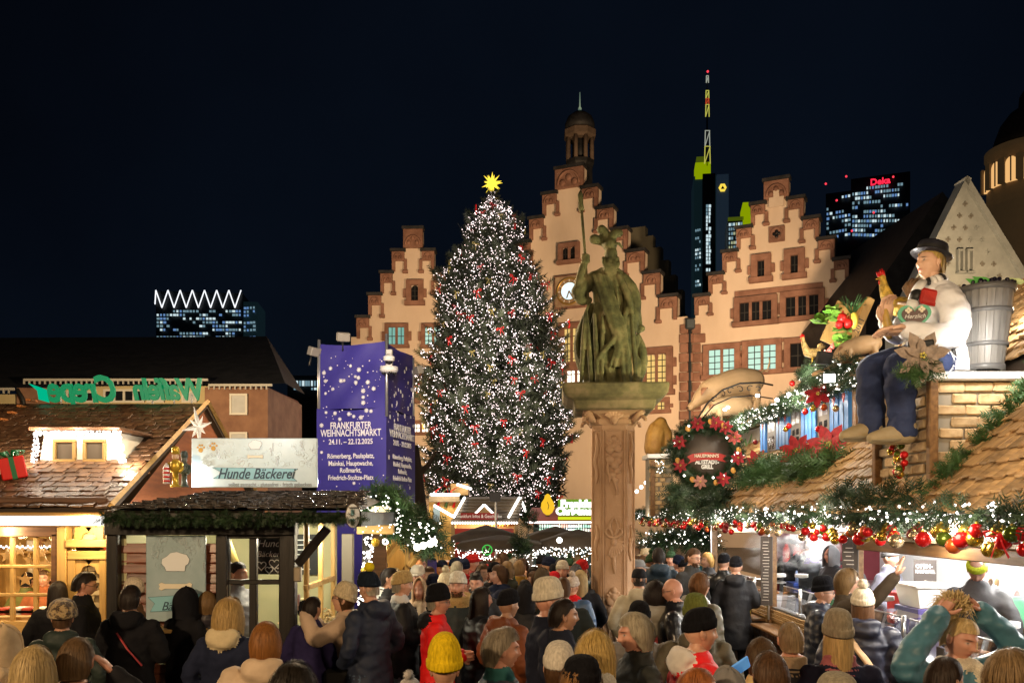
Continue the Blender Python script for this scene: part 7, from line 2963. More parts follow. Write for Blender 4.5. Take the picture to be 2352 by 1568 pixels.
def chicken(label,p,s,heading,body_c,tail_c,rooster=False):
 t=thing("rooster_figure" if rooster else "hen_figure",label,"rooster figure" if rooster else "hen figure",p)
 b=Body()
 b.limb([(-.16,0,.36),(0,0,.33),(.18,0,.40)],[.12,.165,.09],0,16)
 b.limb([(-.16,0,.40),(-.24,0,.58),(-.27,0,.74)],[.12,.085,.058],0,14)
 b.ball((-.28,0,.79),(.06,.05,.06))
 V,F,T_=b.fuse(.014,2)
 W=Matrix.Rotation(heading,4,'Z')@Matrix.Scale(s,4)
 mb_=mat("plumage_%.2f"%body_c[0],body_c,tuple(v*.45 for v in body_c),rough=.5,scale=16,bump=1.0,bscale=18,contrast=(.4,.6))
 mb_.name="plumage"
 obs=[mesh_np("body",V,F,mb_,t,True,None,True)]
 m=MB()
 for i in range(11 if rooster else 6):
  a=R(20+i*(10 if rooster else 12))
  L=.42 if rooster else.24
  yo=(-1)**i*.03
  m.tube([(.16,yo*.5,.42),(.16+L*.5*math.cos(a),yo,.42+L*.6*math.sin(a)),(.16+L*math.cos(a*.8),yo*1.4,.42+L*math.sin(a)*.9)],[.03,.05,.015],7,flat=.35)
 tm=mat("tail_%.2f"%tail_c[0],tail_c,tuple(v*.5 for v in tail_c),rough=.6,scale=14)
 tm.name="tail_plumage"
 obs.append(m.build("tail",tm,t,True))
 m=MB()
 for i in range(5):
  m.tube([(-.25-i*.022,0,.82),(-.255-i*.03,0,.92+.03*math.sin(i*1.3))],[.022,.006],6)
 m.sphere((-.325,0,.73),(.02,.02,.04),8,6)
 obs.append(m.build("comb",M_redgl,t,True))
 m=MB()
 m.tube([(-.335,0,.79),(-.39,0,.775)],[.02,.003],6)
 obs.append(m.build("beak",M_goldp,t,True))
 m=MB()
 for sg in(-1,1):
  m.tube([(-.10,sg*.15,.36),(.02,sg*.17,.34),(.16,sg*.14,.36)],[.05,.08,.03],8,flat=.4)
 obs.append(m.build("wings",tm if rooster else mb_,t,True))
 m=MB()
 for sg in(-1,1):
  m.tube([(0,sg*.06,.2),(0,sg*.06,.0)],.014,6)
  for a in(-.5,0,.5):
   m.tube([(0,sg*.06,.012),(-.08*math.cos(a),sg*.06+.08*math.sin(a),.008)],.01,5)
 obs.append(m.build("feet",M_goldp,t,True))
 if rooster:
  m=MB()
  m.tube([(0,0,-.02),(0,0,-.98)],.03,8)
  m.tube([(-.2,0,-.02),(.2,0,-.02)],.03,8)
  obs.append(m.build("perch",M_beam,t,True))
 for o in obs:
  o.matrix_local=W
chicken("golden rooster figure with red comb between the mannequin and the gable",P(2068,752,8.45),.60,R(-4),(.70,.46,.07),(.30,.18,.09),True)
chicken("small yellowish hen figure with red comb at the vegetable crate",P(1866,836,11.3),.42,R(-8),(.60,.40,.14),(.5,.33,.12))
vc=P(1935,800,10.8)
cr=thing("vegetable_crate","tilted wooden crate marked 2011 spilling vegetables","crate",vc)
MC=Matrix.Translation(P(1962,745,11.0))@Matrix.Rotation(R(24),4,'Y')
for(c_,s_)in(((.0,0,0),(.035,.45,.62)),((.0,-.22,0),(.10,.03,.6)),((-.13,.22,0),(.26,.03,.55))):
 m=MB()
 m.box(c_,s_,MC,ch=.006)
 m.build("board",M_pine,cr)
text("- 2011",.10,MC@Matrix.Translation((0,-.237,-.10))@Matrix.Rotation(R(-90),4,'Y')@Matrix.Rotation(R(90),4,'X'),M_lead,cr,ext=.002)
rv=random.Random(6)
M_leaf=mat("lettuce",(.07,.20,.02),(.22,.42,.06),rough=.5,scale=9,bump=.5)
for k in range(7):
 p=P(1897+rv.uniform(-12,52),758+rv.uniform(-42,40),10.8+rv.uniform(-.15,.15))
 hd=thing("lettuce_head","leafy green lettuce spilling from the roof crate","lettuce",p,0,"lettuces spilling from the crate")
 for j in range(9):
  a=j*.7+k
  v=Vector((math.cos(a),math.sin(a)*.6-.5,rv.uniform(-.3,.8))).normalized()
  m=MB()
  a1,b1=frame(v)
  L=rv.uniform(.09,.14)
  m.add([p,p+v*L*.5+a1*L*.5,p+v*L*.5+b1*L*.12,p+v*L*.5-a1*L*.5,p+v*L+a1*L*.45+b1*.02,p+v*L*1.15,p+v*L-a1*L*.45+b1*.02],[(0,1,2),(0,2,3),(1,4,5,2),(2,5,6,3)],sm=True)
  m.build("leaf",M_leaf,hd)
for(x,y,nm,c_,s_)in((1935,730,"red_pepper",(.45,.012,.01),.06),(1948,742,"red_pepper",(.45,.012,.01),.06),(1928,745,"red_pepper",(.4,.01,.01),.05),(1962,735,"corn_cob",(.7,.55,.08),.05),(1893,815,"onion",(.55,.25,.22),.045),(1905,805,"radish",(.5,.12,.1),.03),(1912,796,"radish",(.5,.12,.1),.03),(1900,825,"onion",(.6,.32,.28),.04)):
 p=P(x,y,10.65)
 m=MB()
 m.sphere(p,(s_,s_,s_*(2.0 if nm=="corn_cob" else 1.05)),12,8)
 m.tube([p+Vector((0,0,s_*.9)),p+Vector((.01,0,s_*1.4))],.012,5)
 lb={"red_pepper":"glossy red pepper among the crate lettuces","corn_cob":"yellow corn cob leaning in the roof crate","onion":"pinkish onion below the roof crate","radish":"small red radish below the roof crate"}[nm]
 tag(m.build(nm,mat("veg_%.2f"%c_[0],c_,rough=.3)),lb,nm.replace("_"," "),nm+"s at the crate")
m=MB()
for k in range(40):
 a=rv.uniform(0,6.28)
 p0=P(1958,725,10.75)
 m.tube([p0,p0+Vector((.10*math.cos(a),-.02,.12)),p0+Vector((.17*math.cos(a),-.05+.1*math.sin(a),.17+rv.uniform(-.05,.06)))],[.006,.005,.002],3)
o=m.build("leek_leaves",mat("leek_green",(.05,.16,.05),rough=.5))
tag(o,"spray of thin green leek leaves on the roof crate","leek")
for(nm,lb,cat_,dims)in(("roof_plank","pale plank the piglet stands on","plank",(3.55,4.5,9.5,10.45,4.03,4.07)),("display_platform","low wooden platform under the vegetable crate","platform",(3.80,4.6,10.5,11.6,4.19,4.27)),("pig_platform","wooden platform under the big pig","platform",(3.95,5.3,17.5,18.5,4.085,4.36))):
 tag(bx(None,nm,M_beam,*dims),lb,cat_)
bx(dmr,"plank_post",M_beam,4.0,4.1,9.9,10.0,3.0,4.03)
bx(dmr,"plank_post",M_beam,4.2,4.5,11.1,11.5,4.08,4.19)
garland("lit fir garland along the planks under piglet and crate",[(3.62,9.4,4.0),(3.62,10.4,4.05),(3.78,11.0,4.18),(3.85,11.7,4.18)],520,60,.07,.15,.0125,seed=66)
for(lb,p,rot_)in(("black spotlight at the piglet's feet aimed at the mannequin",P(1893,822,9.6),.4),("black flat floodlight behind the flower on the mannequin's knee",P(2115,800,7.35),-.4)):
 t=thing("spotlight_fixture",lb,"spotlight",p)
 TT=Matrix.Translation(p)@Matrix.Rotation(rot_,4,'Z')@Matrix.Rotation(R(20),4,'X')
 m=MB()
 m.box((0,0,0),(.20,.05,.14),TT,ch=.01)
 m.build("housing",M_lead,t)
 m=MB()
 m.tube([(-.1,.02,0),(-.1,.06,-.1),(.1,.06,-.1),(.1,.02,0)],.008,5,TT)
 m.build("yoke",M_iron,t)
p=P(1905,868,9.8)
t=thing("lit_floodlight","glaring white floodlight in the garland below the piglet","floodlight",p)
TT=Matrix.Translation(p)@Matrix.Rotation(R(-20),4,'Z')@Matrix.Rotation(R(25),4,'X')
m=MB()
m.box((0,.03,0),(.14,.05,.11),TT,ch=.01)
m.build("housing",M_lead,t)
m=MB()
m.box((0,0,0),(.12,.012,.09),TT)
m.build("lamp_face",emat("flood_face",(1,.97,.92),9.0),t)
lamp("roof_floodlight",P(1935,862,9.2)+Vector((-.25,-.5,.2)),105,(1.0,.93,.84),.06,'SPOT',P(2120,740,7.9),100,.8)
lamp("roof_floodlight",P(1870,878,10.6)+Vector((-.3,-.5,.25)),128,(1.0,.93,.80),.06,'SPOT',P(1930,770,10.8),110,.8)
lamp("roof_floodlight",P(1700,860,13.6),140,(1.0,.90,.72),.06,'SPOT',P(1690,900,16.3),110,.8)
lamp("roof_floodlight",(3.9,7.0,3.95),60,(1.0,.95,.88),.06,'SPOT',(4.35,7.9,3.4),130,.9)
lamp("roof_floodlight",(3.2,5.6,3.9),60,(1.0,.82,.58),.06)
lamp("roof_floodlight",(3.3,10.2,3.6),26,(1.0,.84,.6),.06)
lamp("roof_floodlight",(5.05,8.6,4.5),70,(1.0,.9,.75),.06)
for(xd,yd)in((1812,905),(1785,918),(1740,908),(1672,935),(1665,940)):
 m=MB()
 p=P(xd,yd,12.6 if xd>1700 else 14.2)
 m.box(p,(.06,.04,.045),ch=.015)
 tag(m.build("spot_bulb",emat("flood_face",(1,.97,.92),14.0)),"bright white lamp head in the garland below the pigs","lamp","lamp heads below the pigs")
for k in range(6):
 p=P(1452+k*10.5,1138-k*10,21)
 m=MB()
 m.sphere(p,.045,8,6)
 tag(m.build("globe_bulb",emat("globe_light",(1,.95,.88),5)),"round white globe bulb on the line beside the column","bulb","globe bulbs beside the column")
b=Body()
c0=P(1512,990,20.5)
b.limb([c0+Vector((-.1,0,-.4)),c0+Vector((-.05,0,0)),c0+Vector((.06,0,.2))],[.24,.24,.15])
b.limb([c0+Vector((.1,0,.1)),c0+Vector((.2,0,-.1)),c0+Vector((.2,-.05,-.3))],[.14,.15,.1])
V,F,T_=b.fuse(.03,2)
tag(mesh_np("carved_figure",V,F,mat("carved_wood",(.28,.14,.03),(.42,.24,.06),rough=.6,scale=5,bump=.8),None,True),"golden-brown carved shape on the roof just right of the column top","carving")
lamp("carving_lamp",c0+Vector((-.5,-.9,.3)),12,(1,.75,.35),.08)
D8=7.95
U=lambda xd,yd,dy=0.0:P(xd,yd,D8+dy)
mq=thing("mannequin","larger-than-life mannequin in white smock and black hat, sitting on the chimney","mannequin",U(2120,860))
M_smock=mat("white_smock",(.74,.74,.76),(.82,.82,.84),rough=.75,scale=3,bump=1.2,bscale=4)
M_jeans=mat("navy_trousers",(.014,.024,.075),(.028,.045,.12),rough=.8,scale=4,bump=1.6,bscale=5)
M_mskin=mat("painted_skin",(.72,.50,.34),(.78,.58,.42),rough=.35,scale=4)
b=Body()
tr_=[(2160,860,.30,.24),(2158,830,.29,.23),(2155,790,.26,.21),(2150,740,.25,.20),(2150,700,.255,.20),(2152,672,.235,.175),(2150,650,.13,.12)]
def mf(a,z):
 return.03*math.sin(4*a+z*9)+.02*math.sin(9*a-z*14)+.015*math.sin(z*40)
b.trunk([((x-HX)*D8/FPX,D8,P(0,y,D8).z,w,dp)for x,y,w,dp in tr_],0,40,mf)
b.limb([U(2172,685,-.17),U(2196,725,-.26),U(2192,765,-.30)],[.135,.135,.12],0,16)
b.limb([U(2192,768,-.30),U(2150,772,-.34),U(2105,762,-.36),U(2085,758,-.36)],[.12,.11,.095,.085],0,16)
b.limb([U(2125,690,.15),U(2085,735,.15),U(2060,770,.10)],[.11,.10,.09],0,14)
b.limb([U(2060,770,.10),U(2040,760,.02),U(2034,742,-.04)],[.085,.07,.06],0,14)
for(kx,ky,ax_,ay,dy)in((1996,852,2002,985,.06),(2058,845,2074,990,-.18)):
 b.limb([U(2150,835,dy),U((2150+kx)/2,828,dy),U(kx+6,ky-6,dy)],[.16,.15,.125],1,16)
 b.limb([U(kx+4,ky-4,dy),U((kx+ax_)/2+2,(ky+ay)/2,dy+.02),U(ax_,ay,dy)],[.125,.125,.115],1,16)
b.limb([U(2146,660),U(2140,632)],[.065,.065],3,12,0)
V,F,T_=b.fuse(.0125,1)
wrinkle(V,.020,(6,6,11))
parts_v,parts_f,parts_t=[V],[F],[T_]
off=len(V)
for(wp,dv,pn,ts)in((U(2083,757,-.36),Vector((-1,.1,-.05)),Vector((0,-.3,-1)),1),(U(2034,742,-.05),Vector((-.1,-.3,1)),Vector((.4,-1,0)),-1)):
 hb_=hand_geo(wp,dv,pn,1.75,.30 if ts>0 else.8,ts)
 parts_v.append(np.array(hb_.V))
 parts_f.append(np.array([f if len(f)==4 else(list(f)+[f[-1]]*(4-len(f))if len(f)<4 else list(f)[:4])for f in hb_.F])+off)
 parts_t.append(np.full(len(hb_.F),3))
 off+=len(hb_.V)
HMq=Matrix.Translation(U(2136,606))@Matrix.Rotation(R(-74),4,'Z')@Matrix.Rotation(R(-8),4,'X')@Matrix.Scale(1.24,4)
hv=HEAD[0]@np.array(HMq.to_3x3()).T+np.array(HMq.translation)
AV=np.vstack(parts_v+[hv])
AF=np.vstack(parts_f+[HEAD[1]+off])
AT=np.concatenate(parts_t+[np.full(len(HEAD[1]),3)])
paint=np.vstack([np.zeros((off,3)),HEAD[2]])
inv=Matrix.Translation(-Vector(mq.location))
o=quad_tri_mesh("body",AV,AF,AT,[M_smock,M_jeans,M_lead,skin_mat("mannequin_skin",(.80,.54,.38))],mq,paint)
o.matrix_parent_inverse=pinv(mq)
hr_=obj_from("hair",hair_geo("short"),HMq,mq,hair_mat((.62,.44,.14)))
m=MB()
m.lathe([(.128,.052),(.131,.056),(.10,.060),(.096,.080),(.094,.125),(.088,.14),(.05,.134),(.01,.13)],36,HMq@Matrix.Translation((0,0,.012))@Matrix.Rotation(R(-6),4,'X')@Matrix.Scale(1.18,4,(0,1,0)))
m.build("hat",mat("hat_black",(.016,.017,.024),(.03,.03,.04),rough=.35,scale=5),mq)
m=MB()
m.lathe([(.0995,.078),(.0985,.098)],36,HMq@Matrix.Translation((0,0,.012))@Matrix.Rotation(R(-6),4,'X')@Matrix.Scale(1.18,4,(0,1,0)),caps=False)
m.build("hat_band",M_lead,mq)
scp=[U(2144+19*math.cos(t),648-7*math.cos(t),.085*math.sin(t))for t in np.linspace(0,6.283,15)]
for k in range(14):
 m=MB()
 m.tube([scp[k],scp[k].lerp(scp[k+1],.5),scp[k+1]],[.055,.06,.055],10)
 m.build("scarf_band",M_lead if k%3==0 else M_white,mq)
for k,(a_,b_)in enumerate(((U(2118,648,-.12),U(2105,668,-.16)),(U(2105,668,-.16),U(2098,690,-.17)),(U(2098,690,-.17),U(2092,715,-.17)))):
 m=MB()
 m.tube([a_,a_.lerp(b_,.5),b_],[.05,.055,.05],10,flat=.6)
 m.build("scarf_end",M_lead if k%2 else M_white,mq)
m=MB()
m.box((0,0,0),(.17,.03,.14),Matrix.Translation(U(2136,682,-.215))@Matrix.Rotation(R(12),4,'Y'),ch=.02)
m.build("red_kerchief",mat("kerchief_red",(.50,.03,.02),rough=.6,c2=(.35,.02,.015),scale=8,bump=1),mq)
m=MB()
m.tube([U(2180,668,-.17),U(2172,690,-.235),U(2174,715,-.23)],[.03,.035,.02],8,flat=.4)
m.tube([U(2180,765,-.22),U(2192,810,-.22),U(2200,850,-.2)],[.02,.02,.02],8,flat=.4)
m.build("shoulder_strap",M_lead,mq)
for(hx,hy,tx2,ty2,dy)in((2006,988,1936,1005,.06),(2082,994,2000,1010,-.18)):
 b=Body()
 b.limb([U(hx,hy,dy),U((hx+tx2)/2,hy+6,dy),U(tx2+4,ty2-4,dy)],[.10,.085,.055],0,14)
 b.limb([U(hx-2,hy-10,dy),U(hx-4,hy+2,dy)],[.105,.105],0,12,0)
 V,F,T_=b.fuse(.014,2)
 so=mesh_np("shoe",V,F,mat("shoe_tan",(.30,.23,.12),(.38,.30,.17),rough=.6,scale=6,bump=.3),mq,True)
 m=MB()
 m.tube([U(hx+12,hy+12,dy),U((hx+tx2)/2,hy+17,dy),U(tx2-2,ty2+2,dy)],[.07,.085,.05],10,flat=.35)
 m.build("sole",mat("sole_grey",(.22,.18,.11),rough=.7),so)
 for k in range(4):
  m=MB()
  m.tube([U(hx-14-k*8,hy-8+k*2.6,dy-.06),U(hx-14-k*8,hy-13+k*2.6,dy),U(hx-14-k*8,hy-8+k*2.6,dy+.06)],.012,5)
  m.build("lace",M_creamp,so)
m=MB()
m.tube([U(2030,698,-.09),U(2034,725,-.09),U(2040,760,-.08),U(2044,778,-.06)],[.022,.035,.05,.02],10)
tag(m.build("sausage",mat("sausage",(.38,.23,.04),(.5,.33,.08),rough=.35,scale=6)),"golden sausage held upright in the mannequin's far hand","sausage")
gh_=thing("gingerbread_heart","gingerbread heart with green icing edge hung on the mannequin's chest","gingerbread heart",U(2098,735,-.4))
MH=Matrix.Translation(U(2100,728,-.33))@Matrix.Rotation(R(-14),4,'Z')
m=MB()
m.prism(heart_pts(.135,32),-.02,.02,MH)
m.build("icing_edge",mat("icing_green",(.10,.42,.26),rough=.5),gh_,fix=True)
m=MB()
m.prism(heart_pts(.105,32),-.03,0,MH)
m.build("gingerbread",mat("gingerbread",(.06,.02,.015),rough=.4),gh_,fix=True)
text("Herzlich",.05,MH@Matrix.Translation((.0,-.032,.0))@Matrix.Rotation(R(90),4,'X'),M_white,gh_,ext=.002,shear=.3)
for(x,z)in((.055,.06),(-.05,.055)):
 m=MB()
 for j in range(4):
  m.sphere((x+.016*math.cos(j*1.57),-.032,z+.016*math.sin(j*1.57)),(.014,.006,.014),8,6,MH)
 m.build("icing_flower",M_creamp,gh_)
BD=7.85
bc=P(2262,752,BD)
bar=thing("carrying_barrel","tall grey wooden carrying tub on the mannequin's back","barrel",P(2262,858,BD))
zt,zb=P(0,662,BD).z,P(0,852,BD).z
r1,r0=px(59,BD),px(43,BD)
M_tub=mat("tub_grey",(.11,.108,.102),(.19,.185,.175),rough=.4,scale=3,bump=.25,stretch=(6,6,.5),rnd_amt=.12)
n=22
lean_=px(8,BD)
for k in range(n):
 a0,a1=2*math.pi*k/n+.006,2*math.pi*(k+1)/n-.006
 m=MB()
 vs=[]
 for(rr_,zz_,sh_)in((r0,zb,0),((r0+r1)/2*1.02,(zb+zt)/2,lean_/2),(r1,zt,lean_)):
  for a in(a0,a1):
   vs.append((bc.x+sh_-.02+rr_*math.cos(a),BD+rr_*math.sin(a),zz_))
   vs.append((bc.x+sh_-.02+(rr_-.025)*math.cos(a),BD+(rr_-.025)*math.sin(a),zz_))
 fs=[(0,2,6,4),(4,6,10,8),(1,5,7,3),(5,9,11,7),(8,10,11,9),(0,1,3,2),(0,4,5,1),(4,8,9,5),(2,3,7,6),(6,7,11,10)]
 m.add(vs,fs)
 m.build("stave",M_tub,bar)
for(f,w)in((.97,.05),(.70,.035),(.30,.035),(.03,.05)):
 m=MB()
 rr_=(r0+(r1-r0)*f)*(1.02 if.2<f<.8 else 1)+.006
 m.lathe([(rr_,-w/2),(rr_+.006,-w/2),(rr_+.006+.008*(f>.9),w/2),(rr_,w/2)],40,Matrix.Translation((bc.x-.02+lean_*f,BD,zb+(zt-zb)*f)),caps=False)
 m.build("hoop",mat("hoop_dark",(.10,.10,.10),rough=.4),bar)
gt=thing("grapes","dark grapes with green leaves heaped on top of the tub","grapes",(bc.x,BD,zt))
for k in range(60):
 a,q_=rv.uniform(0,6.28),rv.random()**.5*r1*.95
 m=MB()
 m.sphere((bc.x+lean_+q_*math.cos(a),BD+q_*math.sin(a),zt+.01+.045*(1-q_/r1)+rv.uniform(0,.02)),.021,8,6)
 m.build("grape",mat("grape_black",(.012,.010,.022),rough=.15),gt)
for(x,y,c_)in((2243,645,(.05,.30,.03)),(2320,648,(.45,.55,.25)),(2228,650,(.05,.25,.03))):
 p=P(x,y,BD-.1)
 m=MB()
 m.add([p,p+Vector((.07,-.02,.03)),p+Vector((.12,-.03,.0)),p+Vector((.08,-.03,-.03)),p+Vector((-.04,0,.04))],[(0,1,2,3),(0,4,1)])
 m.build("vine_leaf",mat("vine_leaf_%.2f"%c_[0],c_,rough=.5),gt)
poinsettia("beige poinsettia with fir twig on the mannequin's knee",P(2118,818,7.30),.23,(-.15,-1,.12),(.30,.22,.16))
t=thing("fir_twig","small bright green fir twig under the beige poinsettia","fir twig",P(2105,850,7.3))
fir_mass("foliage",t,[P(2080,860,7.32),P(2110,852,7.3),P(2150,842,7.3)],130,.12,M_garl2,71,.03,.05,.2)
def bottle(label,p,h,r_,c,cap,cat="bottle",group=None):
 t=thing("sauce_bottle",label,cat,p,0,group)
 T_=Matrix.Translation(p)
 m=MB()
 m.lathe([(r_,0),(r_*1.05,h*.1),(r_,h*.35),(r_*1.02,h*.6),(r_*.8,h*.76),(r_*.45,h*.82),(r_*.4,h*.84)],14,T_@Matrix.Scale(.75,4,(0,1,0)))
 m.build("bottle",mat("sauce_%.2f_%.2f"%(c[0],c[1]),c,rough=.3),t)
 m=MB()
 m.lathe([(r_*.5,h*.84),(r_*.5,h*.93),(r_*.2,h)],12,T_@Matrix.Scale(.75,4,(0,1,0)))
 m.build("cap",mat("cap_%.2f_%.2f"%(cap[0],cap[1]),cap,rough=.3),t)
 m=MB()
 m.box((0,-r_*.76,h*.4),(r_*1.0,.004,h*.32),T_,ch=.001)
 m.build("label",mat("bottle_label",(.65,.55,.4),(.5,.08,.05),scale=30,rough=.4),t)
YEL,REDc,GRN,WHT=(.75,.58,.02),(.55,.02,.01),(.02,.25,.05),(.8,.8,.78)
bottle("yellow mustard bottle with green cap on the outer ledge",(X0-.2,12.75,.92),.27,.055,YEL,GRN)
bottle("yellow bottle with green cap high on the stall shelf",(4.9,14.3,1.62),.30,.06,(.75,.62,.1),GRN)
bottle("tall red ketchup bottle beside the yellow one on the shelf",(4.62,14.3,1.62),.30,.06,REDc,WHT)
bottle("second red ketchup bottle touching the menu post",(4.48,14.4,1.62),.30,.06,REDc,REDc)
bottle("red bottle standing at the middle glass guard",(3.95,10.7,1.44),.24,.045,REDc,WHT)
bottle("yellow bottle next to the red one at the middle guard",(4.02,10.6,1.44),.24,.045,YEL,WHT)
bottle("white bottle with dark label at the middle guard",(4.1,10.5,1.44),.23,.045,WHT,WHT)
bottle("red bottle behind the waving man's arm",(4.2,8.35,1.14),.26,.05,REDc,WHT)
bottle("orange bottle behind the waving man's arm",(4.25,8.15,1.14),.25,.05,(.75,.35,.02),WHT)
bottle("yellow bottle with red cap behind the woman in teal",(3.95,6.45,1.14),.26,.05,(.78,.66,.15),REDc)
bottle("yellow and green bottle at the frame edge",(3.85,6.3,1.14),.24,.05,YEL,GRN)
sh2=thing("bottle_shelf","black shelf holding sauce bottles in the middle of the stall","shelf",(4.9,14.4,1.13))
bx(sh2,"shelf_board",M_lead,4.35,5.5,14.1,14.7,1.59,1.62)
for x in(4.4,5.45):
 bx(sh2,"shelf_leg",M_lead,x-.02,x+.02,14.35,14.45,.08,1.59)
cb3=thing("water_crate","blue crate of water bottles under the black shelf","crate",(4.9,14.3,1.14))
bx(cb3,"crate",mat("crate_blue",(.03,.06,.25),rough=.4),4.5,5.3,14.1,14.5,1.14,1.30)
for k in range(6):
 m=MB()
 m.lathe([(.035,0),(.035,.16),(.014,.21),(.014,.24)],10,Matrix.Translation((4.58+k*.13,14.15,1.30)))
 m.build("water_bottle",mat("clear_blue",(.25,.35,.6),rough=.1),cb3)
tb2=thing("white_tub","white plastic tub on a purple box behind the glass guard","tub",(4.42,9.4,1.42))
m=MB()
T_=Matrix.Translation((4.42,9.4,1.42))@Matrix.Scale(.9,4)
m.loft([[(-.20,-.26,0),(.20,-.26,0),(.20,.26,0),(-.20,.26,0)],[(-.25,-.31,.24),(.25,-.31,.24),(.25,.31,.24),(-.25,.31,.24)],[(-.27,-.33,.24),(.27,-.33,.24),(.27,.33,.24),(-.27,.33,.24)],[(-.27,-.33,.265),(.27,-.33,.265),(.27,.33,.265),(-.27,.33,.265)]],T_,sm=False)
m.build("tub",M_wtile,tb2)
bx(None,"purple_box",mat("purple_plastic",(.10,.08,.26),rough=.4),4.2,4.66,9.13,9.69,1.13,1.415)
tag(bpy.data.objects["purple_box"],"purple plastic box carrying the white tub","box")
bx(None,"red_bin",mat("red_plastic",(.50,.02,.02),rough=.35),4.42,4.72,10.0,10.4,1.13,1.5)
tag(bpy.data.objects["red_bin"],"red plastic bin left of the white tub","bin")
bx(None,"green_board",mat("green_plastic",(.12,.42,.22),rough=.4),3.74,3.76,10.0,10.6,1.15,1.42)
tag(bpy.data.objects["green_board"],"green plastic board behind the middle glass guard","board")
bx(None,"green_tub",mat("green_plastic",(.12,.42,.22),rough=.4),5.3,5.6,9.3,9.7,1.2,1.5)
tag(bpy.data.objects["green_tub"],"green tub in front of the white back wall","tub")
for k,(x,y,w,l)in enumerate(((3.95,7.2,.4,.9),(3.95,6.1,.4,.8),(3.95,10.9,.35,.8),(3.95,13.5,.4,1.2))):
 t=thing("food_pan","steel food pan on the counter, %s"%["behind the guard by the white tub","beside the woman in teal","under the middle guard","at the far serving window"][k],"food pan",(x,y,1.13))
 m=MB()
 m.box((x,y,1.17),(w,l,.08),ch=.01)
 m.build("pan",M_steel,t)
 m=MB()
 for j in range(14):
  a=rv.uniform(0,6.3)
  px_,py_=x+rv.uniform(-.4,.4)*w*.9,y+rv.uniform(-.45,.45)*l
  m.tube([(px_,py_,1.225),(px_+.05*math.cos(a),py_+.05*math.sin(a),1.228),(px_+.1*math.cos(a),py_+.1*math.sin(a),1.225)],[.014,.017,.012],7)
 o=m.build("sausages",mat("grill_sausage",(.30,.11,.04),(.42,.20,.08),rough=.35,scale=20),t)
 o["kind"]="stuff"
for k,y in enumerate((10.35,10.55,10.78,11.0,7.5)):
 m=MB()
 m.box((X0+.045,y,1.21),(.012,.13,.12),ch=.003)
 tag(m.build("price_card",_mats["menu_brown"]),"small dark price card on the counter front","card","price cards on the counter")
for k,(x,y,z_q)in enumerate(((4.1,9.7,1.44),(4.0,13.2,1.45),(4.3,13.1,1.45),(4.1,7.3,1.45))):
 m=MB()
 for j in range(6):
  m.lathe([(.02,0),(.09,.012),(.10,.02),(.085,.016)],14,Matrix.Translation((x,y,z_q+j*.008)))
 tag(m.build("plate_stack",M_wtile),"stack of white paper plates on the guard, %s"%["by the green board","at the far window","by the serving tongs","near the woman in teal"][k],"plates")
pk_=thing("potato_poster","dark food poster reading OFEN-KARTOFFEL on the stall's back wall","poster",(5.9,12.0,1.6))
MPk=Matrix.Translation((5.2,11.1,1.36))@Matrix.Rotation(R(-20),4,'Z')@Matrix.Scale(.62,4)
m=MB()
m.box((0,0,.28),(.42,.03,.95),MPk)
m.build("board",_mats["menu_brown"],pk_)
text("OFEN-",.11,MPk@Matrix.Translation((-.02,-.02,.62))@Matrix.Rotation(R(90),4,'X'),M_white,pk_,bold=.003)
text("KARTOFFEL",.095,MPk@Matrix.Translation((0,-.02,.51))@Matrix.Rotation(R(90),4,'X'),M_white,pk_,xs=.72,bold=.003)
m=MB()
m.sphere((0,0,0),(.11,.012,.18),14,10,MPk@Matrix.Translation((-.05,-.016,.12))@Matrix.Rotation(R(-20),4,'Y'))
m.build("potato_print",M_tan,pk_)
m=MB()
m.sphere((0,0,0),(.08,.012,.18),14,10,MPk@Matrix.Translation((.05,-.022,.16))@Matrix.Rotation(R(-20),4,'Y'))
m.build("cream_print",M_creamp,pk_)
for k,x_ in enumerate(range(9)):
 y=9.2+k*.34
 m=MB()
 if k%3==0:
  m.lathe([(.10,-.008),(.10,.008)],16,Matrix.Translation((6.5,y,1.85))@Matrix.Rotation(R(90),4,'Y'))
 else:
  m.box((6.51,y,1.80),(.02,.06,.14),ch=.005)
 m.tube([(6.5,y,1.9),(6.5,y,2.15)],.012,6)
 tag(m.build("hanging_utensil",mat("utensil_grey",(.35,.37,.40),rough=.35,metal=.6)),"grey kitchen utensil hanging on the stall's white back wall","utensil","utensils on the back wall")
ut=thing("utensil_pot","pot of wooden spoons and spice bottles before the back wall","utensil pot",(5.75,10.6,1.13))
m=MB()
m.lathe([(.07,1.13),(.08,1.3)],14,Matrix.Translation((5.75,10.6,0)))
m.build("pot",M_steel,ut)
for k in range(6):
 m=MB()
 a=k*1.05
 p0=Vector((5.75,10.6,1.28))
 p1=p0+Vector((.08*math.cos(a),.08*math.sin(a),.30))
 m.tube([p0,p1],.009,6)
 m.sphere(p1,(.03,.012,.045),8,6)
 m.build("spoon",[M_brown,M_pine][k%2],ut)
for k,(x,y,c_)in enumerate(((5.6,10.2,GRN),(5.65,10.35,(.1,.05,.03)),(5.7,9.95,(.5,.05,.03)),(5.75,9.8,(.4,.35,.1)))):
 bottle("%s spice bottle before the white back wall"%["green","dark brown","red","mustard-coloured"][k],(x,y,1.3),.28,.035,c_,WHT)
bx(None,"back_counter",M_steel,5.5,6.5,6.5,15.0,.1,1.28)
tag(bpy.data.objects["back_counter"],"steel work counter along the stall's back wall","counter")
